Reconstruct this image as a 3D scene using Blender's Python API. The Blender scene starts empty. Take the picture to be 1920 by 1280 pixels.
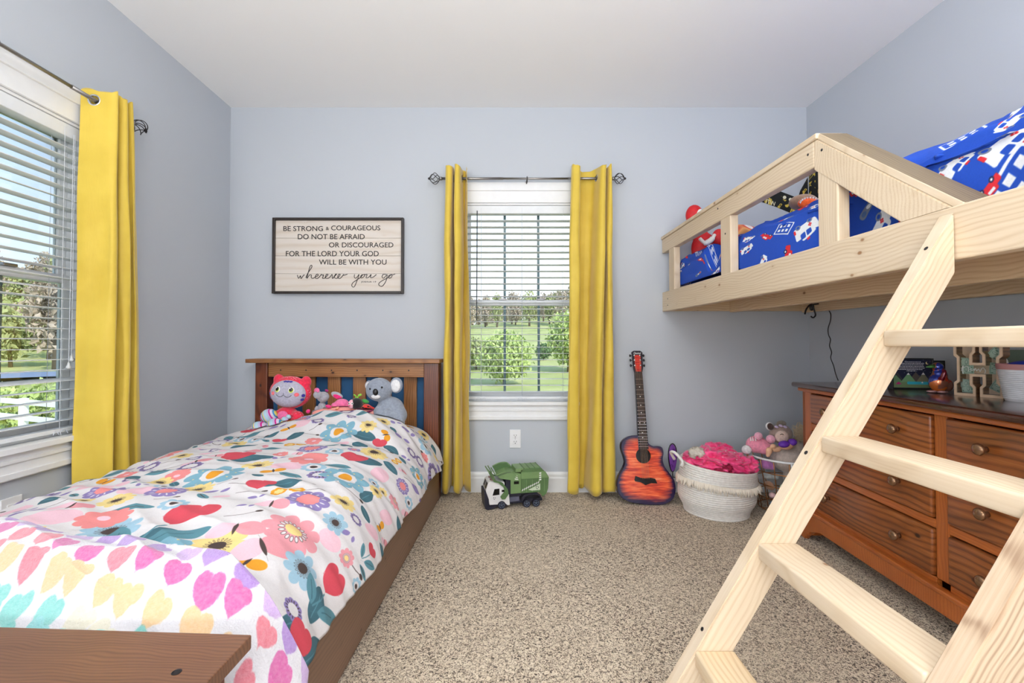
import bpy, bmesh, math, random
import numpy as np
from mathutils import Vector, Matrix, Euler, noise
random.seed(7)
SC = bpy.context.scene
COL = SC.collection
R = math.radians
V = Vector

# ------------------------------------------------------------------ camera
CAMZ, F, CX, HY, PITCH = 0.95, 853.0, 943.0, 644.0, R(1.1)
CY = HY - F * math.tan(PITCH)
cd = bpy.data.cameras.new('camera')
cam = bpy.data.objects.new('camera', cd)
COL.objects.link(cam)
cam.location = (0, 0, CAMZ)
cam.rotation_euler = (R(90) + PITCH, 0, 0)
cd.sensor_width = 36
cd.lens = F / 1920 * 36
cd.shift_x = (960 - CX) / 1920
cd.shift_y = -(640 - CY) / 1920
cd.clip_start = 0.02
cd.clip_end = 2000
SC.camera = cam

# ------------------------------------------------------------------ world, sun, exposure
w = bpy.data.worlds.new('sky_world')
SC.world = w
w.use_nodes = True
nt = w.node_tree
nt.nodes.clear()
wo = nt.nodes.new('ShaderNodeOutputWorld')
bg = nt.nodes.new('ShaderNodeBackground')
tc = nt.nodes.new('ShaderNodeTexCoord')
sx = nt.nodes.new('ShaderNodeSeparateXYZ')
cr = nt.nodes.new('ShaderNodeValToRGB')
nt.links.new(tc.outputs['Generated'], sx.inputs[0])
nt.links.new(sx.outputs['Z'], cr.inputs[0])
# the sky is paler towards the sun side and bluer away from it (-X)
mr = nt.nodes.new('ShaderNodeMapRange')
mr.inputs['From Min'].default_value = 0.15
mr.inputs['From Max'].default_value = -0.85
nt.links.new(sx.outputs['X'], mr.inputs['Value'])
cr2 = nt.nodes.new('ShaderNodeValToRGB')
cr2.color_ramp.elements[0].position = 0.0
cr2.color_ramp.elements[0].color = (0.74, 0.86, 0.98, 1)
cr2.color_ramp.elements[1].position = 0.5
cr2.color_ramp.elements[1].color = (0.20, 0.40, 0.74, 1)
nt.links.new(sx.outputs['Z'], cr2.inputs[0])
mxw = nt.nodes.new('ShaderNodeMixRGB')
nt.links.new(mr.outputs[0], mxw.inputs[0])
nt.links.new(cr.outputs[0], mxw.inputs[1])
nt.links.new(cr2.outputs[0], mxw.inputs[2])
nt.links.new(mxw.outputs[0], bg.inputs[0])
nt.links.new(bg.outputs[0], wo.inputs[0])
e = cr.color_ramp.elements
e[0].position = 0.0
e[0].color = (0.95, 0.97, 1.0, 1)
m1 = e.new(0.26)
m1.color = (0.86, 0.93, 1.0, 1)
e[2].position = 0.62
e[2].color = (0.36, 0.60, 0.92, 1)
bg.inputs[1].default_value = 1.6

def light(name, kind, loc, energy, color=(1, 1, 1), rot=(0, 0, 0), **kw):
    d = bpy.data.lights.new(name, kind)
    d.energy = energy
    d.color = color
    for k, v in kw.items():
        setattr(d, k, v)
    o = bpy.data.objects.new(name, d)
    o.location = loc
    o.rotation_euler = rot
    COL.objects.link(o)
    return o

sun = light('sun', 'SUN', (5, -10, 20), 5.0, (1, 0.95, 0.86), angle=R(1.0))
sun.rotation_euler = V((-0.45, 0.75, -0.75)).to_track_quat('-Z', 'Y').to_euler()
# added fill lights out of view, standing for no known lamps
light('bounce_fill', 'AREA', (0.35, -0.9, 1.1), 136, (1, 0.995, 0.985), (R(180), 0, 0), size=1.0)
light('ceiling_fill', 'POINT', (0.2, 0.2, 2.15), 12, (1, 0.985, 0.965), shadow_soft_size=0.16)
light('rear_fill', 'POINT', (-0.95, -2.6, 1.3), 70, (1, 0.99, 0.98), shadow_soft_size=0.25)
light('side_fill', 'POINT', (-1.25, -1.5, 0.95), 56, (1, 0.99, 0.98), shadow_soft_size=0.3)
vs = SC.view_settings
SC.display_settings.display_device = 'sRGB'
vs.view_transform = 'Standard'
vs.look = 'None'
vs.gamma = 1
vs.use_curve_mapping = False
vs.exposure = 0.03
try:
    SC.cycles.max_bounces = 8
    SC.cycles.diffuse_bounces = 5
    SC.cycles.transparent_max_bounces = 24
    SC.cycles.use_denoising = True
    SC.cycles.caustics_reflective = False
    SC.cycles.caustics_refractive = False
    SC.cycles.sample_clamp_indirect = 4
except Exception:
    pass

# ------------------------------------------------------------------ pixel <-> world
def ray(x, y):
    xc, yc = (x - CX) / F, -(y - CY) / F
    cp, sp = math.cos(PITCH), math.sin(PITCH)
    return V((xc, cp - yc * sp, sp + yc * cp))
def P(x, y, d):                      # point at distance d in front of the camera wall
    r = ray(x, y)
    return V((0, 0, CAMZ)) + r * (d / r.y)
def PZ(x, y, z):
    r = ray(x, y)
    return V((0, 0, CAMZ)) + r * ((z - CAMZ) / r.z)
def proj(p):
    q = V(p) - V((0, 0, CAMZ))
    cp, sp = math.cos(PITCH), math.sin(PITCH)
    d = q.y * cp + q.z * sp
    u = -q.y * sp + q.z * cp
    return CX + F * q.x / d, CY - F * u / d

# ------------------------------------------------------------------ materials
def srgb(r, g=None, b=None):
    if g is None:
        r, g, b = r
    def f(c):
        c /= 255.0
        return c / 12.92 if c <= 0.04045 else ((c + 0.055) / 1.055) ** 2.4
    return (f(r), f(g), f(b), 1)
class N:                              # tiny node helper
    def __init__(s, name):
        s.m = bpy.data.materials.new(name)
        s.m.use_nodes = True
        s.t = s.m.node_tree
        s.t.nodes.clear()
        s.out = s.t.nodes.new('ShaderNodeOutputMaterial')
        s.b = s.t.nodes.new('ShaderNodeBsdfPrincipled')
        s.t.links.new(s.b.outputs[0], s.out.inputs[0])
    def n(s, typ, **kw):
        nd = s.t.nodes.new('ShaderNode' + typ)
        for k, v in kw.items():
            setattr(nd, k, v)
        return nd
    def l(s, a, b):
        s.t.links.new(a, b)
    def val(s, sock, v):
        if hasattr(v, 'is_linked') or hasattr(v, 'links'):
            s.l(v, sock)
        else:
            sock.default_value = v
    def math(s, op, a, b=0.0, clamp=False):
        nd = s.n('Math', operation=op, use_clamp=clamp)
        s.val(nd.inputs[0], a)
        s.val(nd.inputs[1], b)
        return nd.outputs[0]
    def mix(s, f, a, b, mode='MIX'):
        nd = s.n('MixRGB', blend_type=mode)
        s.val(nd.inputs[0], f)
        s.val(nd.inputs[1], a)
        s.val(nd.inputs[2], b)
        return nd.outputs[0]
    def vec(s, src='Object', scale=(1, 1, 1), attr=None):
        if attr:
            a = s.n('Attribute', attribute_name=attr)
            o = a.outputs['Vector']
        else:
            o = s.n('TexCoord').outputs[src]
        mp = s.n('Mapping')
        s.l(o, mp.inputs[0])
        mp.inputs['Scale'].default_value = scale
        return mp.outputs[0]
    def noise(s, vec, scale, detail=3, rough=0.55, dist=0.0):
        nd = s.n('TexNoise')
        s.l(vec, nd.inputs['Vector'])
        nd.inputs['Scale'].default_value = scale
        nd.inputs['Detail'].default_value = detail
        nd.inputs['Roughness'].default_value = rough
        nd.inputs['Distortion'].default_value = dist
        return nd.outputs[0]
    def ramp(s, f, stops):
        nd = s.n('ValToRGB')
        s.l(f, nd.inputs[0])
        el = nd.color_ramp.elements
        while len(el) < len(stops):
            el.new(0.5)
        for i, (p, c) in enumerate(stops):
            el[i].position = p
            el[i].color = c
        return nd.outputs[0]
    def bump(s, h, strength=0.3, dist=0.01):
        nd = s.n('Bump')
        s.l(h, nd.inputs['Height'])
        nd.inputs['Strength'].default_value = strength
        nd.inputs['Distance'].default_value = dist
        s.l(nd.outputs[0], s.b.inputs['Normal'])
    def set(s, **kw):
        for k, v in kw.items():
            s.val(s.b.inputs[k.replace('_', ' ')], v)
MATS = {}
def plain(name, col, rough=0.5, metal=0.0, var=0.06, scale=18.0, bump=0.0, bscale=200, sheen=0.0, coat=0.0):
    if name in MATS:
        return MATS[name]
    k = N(name)
    c = col if len(col) == 4 else srgb(col)
    v = k.vec()
    n = k.noise(v, scale, 3)
    lo = tuple(x * (1 - var) for x in c[:3]) + (1,)
    hi = tuple(min(1, x * (1 + var)) for x in c[:3]) + (1,)
    k.set(Base_Color=k.ramp(n, [(0.3, lo), (0.7, hi)]), Roughness=rough, Metallic=metal)
    if bump:
        k.bump(k.noise(v, bscale, 2), bump, 0.002)
    if sheen:
        k.set(Sheen_Weight=sheen)
    if coat:
        k.set(Coat_Weight=coat)
    MATS[name] = k.m
    return k.m
def plush(name, col, scale=1.0):
    return plain(name, col, 0.95, 0, 0.16, 90, 0.75, 420 * scale, 0.35)

def wood(name, light_c, mid_c, dark_c, knot_c, rough=0.5, knots=0.10, bands=9.0, contrast=1.0, coat=0.0, blotch=0.0):
    k = N(name)
    v = k.vec(attr='wc')
    def sc(x, y, z):
        mp = k.n('Mapping')
        k.l(v, mp.inputs[0])
        mp.inputs['Scale'].default_value = (x, y, z)
        return mp.outputs[0]
    # knots
    vo = k.n('TexVoronoi', feature='F1')
    k.l(sc(8.0, 13.0, 13.0), vo.inputs['Vector'])
    vo.inputs['Scale'].default_value = 1.0
    kd = vo.outputs['Distance']
    swirl = k.math('DIVIDE', 0.02, k.math('ADD', kd, 0.03))
    wv = k.n('TexWave', wave_type='BANDS', bands_direction='Y', wave_profile='SIN')
    k.l(sc(0.55, 1, 1), wv.inputs['Vector'])
    wv.inputs['Scale'].default_value = bands
    wv.inputs['Distortion'].default_value = 16.0
    wv.inputs['Detail'].default_value = 1.5
    wv.inputs['Detail Scale'].default_value = 0.28
    k.l(k.math('MULTIPLY', swirl, 14.0), wv.inputs['Phase Offset'])
    fine = k.noise(sc(4, 230, 230), 1.0, 4, 0.65)
    broad = k.noise(sc(1.1, 14, 14), 1.0, 3, 0.5)
    g = k.math('ADD', k.math('MULTIPLY', wv.outputs[1] if False else k.math('POWER', wv.outputs['Fac'], 2.2), 0.26 * contrast), k.math('MULTIPLY', fine, 0.52 * contrast))
    g = k.math('ADD', g, k.math('MULTIPLY', broad, 0.34))
    c = k.ramp(g, [(0.22, light_c), (0.52, mid_c), (0.92, dark_c)])
    if blotch:
        bl = k.noise(sc(3, 12, 12), 1.0, 3, 0.6)
        c = k.mix(k.math('MULTIPLY', k.ramp(bl, [(0.42, (0, 0, 0, 1)), (0.72, (1, 1, 1, 1))]), blotch), c, dark_c)
    km = k.ramp(kd, [(knots * 0.55, (1, 1, 1, 1)), (knots, (0, 0, 0, 1))])
    c = k.mix(km, c, knot_c)
    halo = k.ramp(kd, [(knots, (0.5, 0.5, 0.5, 1)), (knots * 2.3, (0, 0, 0, 1))])
    c = k.mix(k.math('MULTIPLY', halo, 0.45), c, dark_c)
    k.set(Base_Color=c, Roughness=rough)
    if coat:
        k.set(Coat_Weight=coat, Coat_Roughness=0.18)
    k.bump(g, 0.12, 0.002)
    return k.m

def wallpaint(name, col, scale=160):
    k = N(name)
    v = k.vec()
    n = k.noise(v, scale, 3)
    n2 = k.noise(v, 1.4, 2)
    c = srgb(col)
    c1 = tuple(x * 0.97 for x in c[:3]) + (1,)
    k.set(Base_Color=k.mix(n2, c1, c), Roughness=0.85)
    k.bump(n, 0.10, 0.001)
    return k.m
M_wall = wallpaint('blue_grey_wall_paint', (191, 197, 205))
M_ceil = wallpaint('white_ceiling_paint', (246, 247, 247), 90)
M_trim = plain('white_trim_paint', (238, 240, 242), 0.35, var=0.02)
M_white = plain('white_vinyl', (236, 238, 240), 0.35, var=0.02)
M_slat = plain('white_blind_slat', (228, 232, 236), 0.45, var=0.03)
M_plate = plain('white_outlet_plastic', (240, 241, 243), 0.3, var=0.01)
M_black = plain('black_plastic', (22, 22, 26), 0.35)
M_cord = plain('pale_cord', (205, 210, 218), 0.7)
M_nickel = plain('brushed_nickel', (150, 148, 146), 0.32, 1.0, 0.08)
M_chrome = plain('bright_chrome', (215, 217, 222), 0.18, 1.0)
M_iron = plain('dark_iron', (70, 68, 70), 0.4, 0.9)
M_muntin = plain('shaded_blue_grey_muntin', (104, 134, 142), 0.5)  # shaded look of the muntins is put into this colour

k = N('speckled_tan_carpet')
v = k.vec()
n1 = k.noise(v, 120, 2, 0.7, 1.4)
n2 = k.noise(v, 260, 2, 0.6)
n3 = k.noise(v, 2.2, 3, 0.6)
vo = k.n('TexVoronoi', feature='F1')
k.l(v, vo.inputs['Vector'])
vo.inputs['Scale'].default_value = 210
s = k.math('ADD', k.math('MULTIPLY', n1, 0.72), k.math('MULTIPLY', n2, 0.28))
c = k.ramp(s, [(0.40, srgb(50, 38, 32)), (0.45, srgb(130, 110, 92)), (0.492, srgb(208, 190, 164)), (0.59, srgb(246, 232, 210))])
c = k.mix(k.math('MULTIPLY', k.ramp(n3, [(0.42, (0, 0, 0, 1)), (0.62, (1, 1, 1, 1))]), 0.22), c, srgb(222, 205, 180))
k.set(Base_Color=c, Roughness=1.0, Sheen_Weight=0.1)
k.bump(k.math('SUBTRACT', s, k.math('MULTIPLY', vo.outputs['Distance'], 0.3)), 0.9, 0.012)
M_carpet = k.m

M_pine = wood('raw_pine', srgb(223, 207, 184), srgb(211, 191, 163), srgb(180, 152, 119), srgb(140, 96, 60), 0.55, 0.085, 26, 0.8)
M_pine2 = wood('raw_pine_aged', srgb(232, 214, 184), srgb(218, 194, 158), srgb(188, 156, 114), srgb(112, 74, 46), 0.55, 0.10, 24, 0.9)
M_pinegrey = wood('grey_weathered_pine', srgb(140, 124, 98), srgb(122, 106, 82), srgb(88, 74, 54), srgb(60, 42, 26), 0.6, 0.06, 34, 1.0)
M_pinerough = wood('rough_pine_grain', srgb(220, 201, 178), srgb(200, 176, 149), srgb(148, 119, 95), srgb(120, 82, 56), 0.6, 0.08, 40, 1.15)
M_redwood = wood('red_brown_stained_pine', srgb(140, 76, 40), srgb(104, 50, 26), srgb(58, 24, 12), srgb(30, 12, 6), 0.4, 0.11, 26, 1.0, 0.15, 0.45)
M_honey = wood('honey_stained_pine', srgb(180, 126, 74), srgb(148, 98, 54), srgb(92, 54, 28), srgb(48, 24, 12), 0.45, 0.10, 24, 0.8, 0.1, 0.5)
M_walnut = wood('brown_footboard_wood', srgb(132, 92, 66), srgb(108, 74, 54), srgb(64, 42, 32), srgb(40, 24, 16), 0.45, 0.02, 45, 0.8, 0.1, 0.25)
M_rail = wood('brown_bed_rail_wood', srgb(138, 106, 84), srgb(116, 88, 70), srgb(84, 60, 46), srgb(34, 22, 16), 0.5, 0.07, 24, 0.6)
M_dress = wood('glossy_pine_dresser', srgb(186, 114, 58), srgb(154, 86, 38), srgb(82, 38, 16), srgb(40, 17, 7), 0.32, 0.12, 15, 1.15, 0.35, 0.6)
M_dressedge = wood('dresser_frame_pine', srgb(190, 106, 46), srgb(164, 84, 32), srgb(108, 50, 18), srgb(60, 24, 8), 0.3, 0.03, 28, 0.6, 0.35, 0.15)
M_dresstop = wood('dark_dresser_top', srgb(92, 46, 32), srgb(66, 32, 24), srgb(36, 18, 16), srgb(24, 12, 10), 0.22, 0.02, 28, 0.7, 0.6, 0.2)
M_sign = wood('pale_sign_board', srgb(222, 216, 209), srgb(214, 204, 193), srgb(196, 178, 158), srgb(160, 124, 92), 0.6, 0.03, 6, 0.8)

# curtain cloth
k = N('mustard_curtain_cloth')
v = k.vec()
k.set(Base_Color=k.ramp(k.noise(v, 6, 3), [(0.3, srgb(203, 173, 52)), (0.7, srgb(216, 188, 68))]), Roughness=0.6, Sheen_Weight=0.35)
k.bump(k.noise(k.vec(scale=(1, 1, 0.25)), 30, 4), 0.25, 0.006)
M_curtain = k.m

# glass: transparent with a fresnel reflection
k = N('window_glass')
tr = k.n('BsdfTransparent')
gl = k.n('BsdfGlossy')
gl.inputs['Roughness'].default_value = 0.02
fr = k.n('Fresnel')
fr.inputs[0].default_value = 1.35
mx = k.n('MixShader')
k.l(fr.outputs[0], mx.inputs[0])
k.l(tr.outputs[0], mx.inputs[1])
k.l(gl.outputs[0], mx.inputs[2])
k.l(mx.outputs[0], k.out.inputs[0])
tr.inputs[0].default_value = (0.97, 0.985, 0.98, 1)
k.t.nodes.remove(k.b)
M_glass = k.m

# ------------------------------------------------------------------ object helpers
def thing(name, label, cat, loc=(0, 0, 0), rotz=0.0, group=None, rot=None):
    o = bpy.data.objects.new(name, None)
    COL.objects.link(o)
    o.location = loc
    o.rotation_euler = rot if rot else (0, 0, rotz)
    o.empty_display_size = 0.05
    o['label'] = label
    o['category'] = cat
    if group:
        o['group'] = group
    ORG[o] = V((0, 0, 0))
    return o
ORG = {}
def tag(o, label, cat, group=None):
    o['label'] = label
    o['category'] = cat
    if group:
        o['group'] = group
    return o
def S(o, stuff=False):
    o['kind'] = 'stuff' if stuff else 'structure'
    return o
def obj(name, bm, mat, parent=None, smooth=False, label=None, sharp=None):
    """bm holds geometry in the frame of the thing; origin goes to its own centre"""
    if not bm.verts:
        raise ValueError(name)
    xs = np.array([vv.co[:] for vv in bm.verts])
    c = V(((xs.min(0) + xs.max(0)) / 2).tolist())
    for vv in bm.verts:
        vv.co -= c
    me = bpy.data.meshes.new(name)
    bm.to_mesh(me)
    bm.free()
    if smooth:
        me.shade_smooth()
        if sharp:
            me.set_sharp_from_angle(angle=R(sharp))
    mats = mat if isinstance(mat, (list, tuple)) else [mat]
    for m_ in mats:
        me.materials.append(m_)
    o = bpy.data.objects.new(name, me)
    COL.objects.link(o)
    if parent is not None:
        o.parent = parent
        o.location = c - ORG[parent]
    else:
        o.location = c
    ORG[o] = c
    if label:
        o['label'] = label
    return o
def copyo(o, loc, parent=None):
    c = o.copy()
    COL.objects.link(c)
    if parent is not None:
        c.parent = parent
        c.location = V(loc) - ORG[parent]
    else:
        c.location = loc
    ORG[c] = V(loc)
    return c
def BM():
    return bmesh.new()
def wc_layer(bm):
    return bm.verts.layers.float_vector.get('wc') or bm.verts.layers.float_vector.new('wc')
def box(bm, c, size, rot=None, bevel=0.0, axis=None, seg=2):
    L = wc_layer(bm)
    if axis is None:
        axis = max(range(3), key=lambda i: size[i])
    t = bmesh.new()
    bmesh.ops.create_cube(t, size=1)
    for vv in t.verts:
        vv.co = V((vv.co.x * size[0], vv.co.y * size[1], vv.co.z * size[2]))
    if bevel:
        bmesh.ops.bevel(t, geom=t.edges[:], offset=min(bevel, min(size) * 0.45), segments=seg, affect='EDGES', profile=0.5)
    off = V((random.uniform(0, 9), random.uniform(0, 9), random.uniform(0, 9)))
    perm = {0: (0, 1, 2), 1: (1, 0, 2), 2: (2, 0, 1)}[axis]
    if axis == 2 and size[1] > size[0]:
        perm = (2, 1, 0)
    if axis == 0 and size[2] > size[1]:
        perm = (0, 2, 1)
    if axis == 1 and size[2] > size[0]:
        perm = (1, 2, 0)
    new = {}
    for vv in t.verts:
        p = vv.co.copy()
        q = rot @ p if rot else p
        nv = bm.verts.new(q + V(c))
        nv[L] = V((p[perm[0]], p[perm[1]], p[perm[2]])) + off
        new[vv] = nv
    for f_ in t.faces:
        bm.faces.new([new[vv] for vv in f_.verts])
    t.free()
    return bm
def bx(bm, x0, x1, y0, y1, z0, z1, bevel=0.0, axis=None):
    return box(bm, ((x0 + x1) / 2, (y0 + y1) / 2, (z0 + z1) / 2), (abs(x1 - x0), abs(y1 - y0), abs(z1 - z0)), None, bevel, axis)
def mkbox(name, x0, x1, y0, y1, z0, z1, mat, parent=None, bevel=0.0, axis=None, label=None):
    return obj(name, bx(BM(), x0, x1, y0, y1, z0, z1, bevel, axis), mat, parent, label=label)
def frame_rot(xdir, zhint=(0, 0, 1)):
    x = V(xdir).normalized()
    y = V(zhint).cross(x).normalized()
    z = x.cross(y)
    return Matrix((x, y, z)).transposed()
def beam(name, p0, p1, wy, hz, mat, parent=None, zhint=(0, 0, 1), bevel=0.003):
    """board whose length runs p0-p1 with the centre line on it; wy sideways, hz along zhint"""
    p0, p1 = V(p0), V(p1)
    rot = frame_rot(p1 - p0, zhint)
    b = box(BM(), (p0 + p1) / 2, ((p1 - p0).length, wy, hz), rot, bevel, 0)
    return obj(name, b, mat, parent)
def prism(bm, pts, a0, a1, plane='xz', bevel=0.0):
    """polygon in a plane extruded along the third axis from a0 to a1"""
    L = wc_layer(bm)
    def mk(u, v_, a):
        return {'xz': V((u, a, v_)), 'yz': V((a, u, v_)), 'xy': V((u, v_, a))}[plane]
    n = len(pts)
    t = bmesh.new()
    lo = [t.verts.new(mk(u, v_, a0)) for u, v_ in pts]
    hi = [t.verts.new(mk(u, v_, a1)) for u, v_ in pts]
    t.faces.new(lo)
    t.faces.new(hi[::-1])
    for i in range(n):
        j = (i + 1) % n
        t.faces.new([lo[j], lo[i], hi[i], hi[j]])
    bmesh.ops.recalc_face_normals(t, faces=t.faces[:])
    if bevel:
        bmesh.ops.bevel(t, geom=t.edges[:], offset=bevel, segments=2, affect='EDGES')
    off = V((random.uniform(0, 9), random.uniform(0, 9), random.uniform(0, 9)))
    new = {}
    for vv in t.verts:
        nv = bm.verts.new(vv.co)
        nv[L] = vv.co + off
        new[vv] = nv
    for f_ in t.faces:
        bm.faces.new([new[vv] for vv in f_.verts])
    t.free()
    return bm
def tube(bm, pts, r, seg=8, closed=False, cap=True):
    pts = [V(p) for p in pts]
    n = len(pts)
    rr = r if isinstance(r, (list, tuple)) else [r] * n
    rings = []
    up = None
    for i in range(n):
        if closed:
            tg = pts[(i + 1) % n] - pts[i - 1]
        else:
            tg = pts[min(i + 1, n - 1)] - pts[max(i - 1, 0)]
        tg.normalize()
        if up is None:
            up = tg.orthogonal().normalized()
        else:
            up = (up - tg * up.dot(tg))
            up = up.normalized() if up.length > 1e-6 else tg.orthogonal().normalized()
        sd = tg.cross(up)
        rings.append([bm.verts.new(pts[i] + (up * math.cos(2 * math.pi * j / seg) + sd * math.sin(2 * math.pi * j / seg)) * rr[i]) for j in range(seg)])
    m = n if closed else n - 1
    for i in range(m):
        a, b = rings[i], rings[(i + 1) % n]
        for j in range(seg):
            try:
                bm.faces.new([a[j], a[(j + 1) % seg], b[(j + 1) % seg], b[j]])
            except ValueError:
                pass
    if cap and not closed:
        bm.faces.new(rings[0][::-1])
        bm.faces.new(rings[-1])
    return bm
def lathe(bm, prof, c=(0, 0, 0), seg=32, rot=None, sx=1.0, sy=1.0, cap=True):
    c = V(c)
    rings = []
    for r_, z_ in prof:
        ring = []
        for j in range(seg):
            a = 2 * math.pi * j / seg
            p = V((r_ * math.cos(a) * sx, r_ * math.sin(a) * sy, z_))
            ring.append(bm.verts.new((rot @ p if rot else p) + c))
        rings.append(ring)
    for a, b in zip(rings, rings[1:]):
        for j in range(seg):
            bm.faces.new([a[j], a[(j + 1) % seg], b[(j + 1) % seg], b[j]])
    if cap:
        if prof[0][0] > 1e-5:
            bm.faces.new(rings[0][::-1])
        if prof[-1][0] > 1e-5:
            bm.faces.new(rings[-1])
    return bm
def ball(bm, c, r, rot=None, seg=20, rings=12):
    r = (r, r, r) if not hasattr(r, '__len__') else r
    mt = Matrix.Translation(V(c)) @ ((rot if rot else Matrix.Identity(3)).to_4x4()) @ Matrix.Diagonal((r[0], r[1], r[2], 1))
    bmesh.ops.create_uvsphere(bm, u_segments=seg, v_segments=rings, radius=1, matrix=mt)
    return bm
def blob(name, balls, mat, parent=None, vox=0.006, label=None, smooth_it=6):
    """several ellipsoids fused to one continuous skin"""
    b = BM()
    for q in balls:
        ball(b, q[0], q[1], q[2] if len(q) > 2 else None, 16, 10)
    o = obj(name, b, mat, parent, True, label)
    m = o.modifiers.new('fuse', 'REMESH')
    m.mode = 'VOXEL'
    m.voxel_size = vox
    m.use_smooth_shade = True
    m = o.modifiers.new('soften', 'SMOOTH')
    m.iterations = smooth_it
    return o
def catmull(pts, n=6, closed=False):
    pts = [V(p) for p in pts]
    out = []
    N_ = len(pts)
    for i in range(N_ if closed else N_ - 1):
        if closed:
            a, b, c, d = pts[i - 1], pts[i], pts[(i + 1) % N_], pts[(i + 2) % N_]
        else:
            a, b, c, d = pts[max(i - 1, 0)], pts[i], pts[i + 1], pts[min(i + 2, N_ - 1)]
        for k_ in range(n):
            t = k_ / n
            out.append(0.5 * ((2 * b) + (c - a) * t + (2 * a - 5 * b + 4 * c - d) * t * t + (3 * b - a - 3 * c + d) * t ** 3))
    if not closed:
        out.append(pts[-1])
    return out
def text_mesh(name, body, mat, parent, place, x0, x1, z0, z1, depth=0.0015, shear=0.0, bold=0.0):
    """lettering fitted to the box x0..x1, z0..z1 of its own plane; place maps (u, v, w) to the thing's frame"""
    cu = bpy.data.curves.new(name, 'FONT')
    cu.body = body
    cu.size = 1
    cu.extrude = 0.01
    cu.offset = bold
    cu.shear = shear
    cu.resolution_u = 4
    t = bpy.data.objects.new(name, cu)
    COL.objects.link(t)
    dg = bpy.context.evaluated_depsgraph_get()
    me = bpy.data.meshes.new_from_object(t.evaluated_get(dg))
    bpy.data.objects.remove(t)
    b = BM()
    b.from_mesh(me)
    bpy.data.meshes.remove(me)
    xs = [vv.co.x for vv in b.verts]
    ys = [vv.co.y for vv in b.verts]
    ax, bxx, ay, by = min(xs), max(xs), min(ys), max(ys)
    for vv in b.verts:
        vv.co = place(x0 + (vv.co.x - ax) / (bxx - ax) * (x1 - x0), z0 + (vv.co.y - ay) / (by - ay) * (z1 - z0), (vv.co.z + 0.01) / 0.02 * depth)
    return obj(name, b, mat, parent)
def smooth01(a, b, x):
    t = min(1, max(0, (x - a) / (b - a)))
    return t * t * (3 - 2 * t)
# ================================================================== room shell
XL, XR, YB, YF, ZC = -1.775, 1.98, 2.94, -3.3, 2.49
TH = 0.14
S(mkbox('floor', XL - TH, XR + TH, YF - TH, YB + TH, -0.12, 0.0, M_carpet))
S(mkbox('ceiling', XL - TH, XR + TH, YF - TH, YB + TH, ZC, ZC + 0.1, M_ceil))
WX0, WX1, WZ0, WZ1 = -0.262, 0.512, 0.578, 1.862      # back window opening
LY0, LY1 = 1.18, 1.952                                # left window opening
b = BM()
bx(b, XL - TH, WX0, YB, YB + TH, 0, ZC)
bx(b, WX1, XR + TH, YB, YB + TH, 0, ZC)
bx(b, WX0, WX1, YB, YB + TH, 0, WZ0)
bx(b, WX0, WX1, YB, YB + TH, WZ1, ZC)
S(obj('wall_back', b, M_wall))
b = BM()
bx(b, XL - TH, XL, YF, LY0, 0, ZC)
bx(b, XL - TH, XL, LY1, YB, 0, ZC)
bx(b, XL - TH, XL, LY0, LY1, 0, WZ0)
bx(b, XL - TH, XL, LY0, LY1, WZ1, ZC)
S(obj('wall_left', b, M_wall))
S(mkbox('wall_right', XR, XR + TH, YF, YB, 0, ZC, M_wall))
S(mkbox('wall_rear', XL - TH, XR + TH, YF - TH, YF, 0, ZC, M_wall))
def baseboard(name, pts_uv, a0, a1, axis):
    prof = [(0, 0), (0.014, 0), (0.014, 0.088), (0.011, 0.096), (0.011, 0.112), (0.006, 0.124), (0, 0.128)]
    b = BM()
    if axis == 'back':
        prism(b, [(YB - u, v_) for u, v_ in prof], a0, a1, 'yz')
    elif axis == 'left':
        prism(b, [(XL + u, v_) for u, v_ in prof], a0, a1, 'xz')
    else:
        prism(b, [(XR - u, v_) for u, v_ in prof], a0, a1, 'xz')
    S(obj(name, b, M_trim))
baseboard('baseboard_back', None, XL, XR, 'back')
baseboard('baseboard_left', None, YF, YB - 0.015, 'left')
baseboard('baseboard_right', None, YF, YB - 0.015, 'right')

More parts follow.
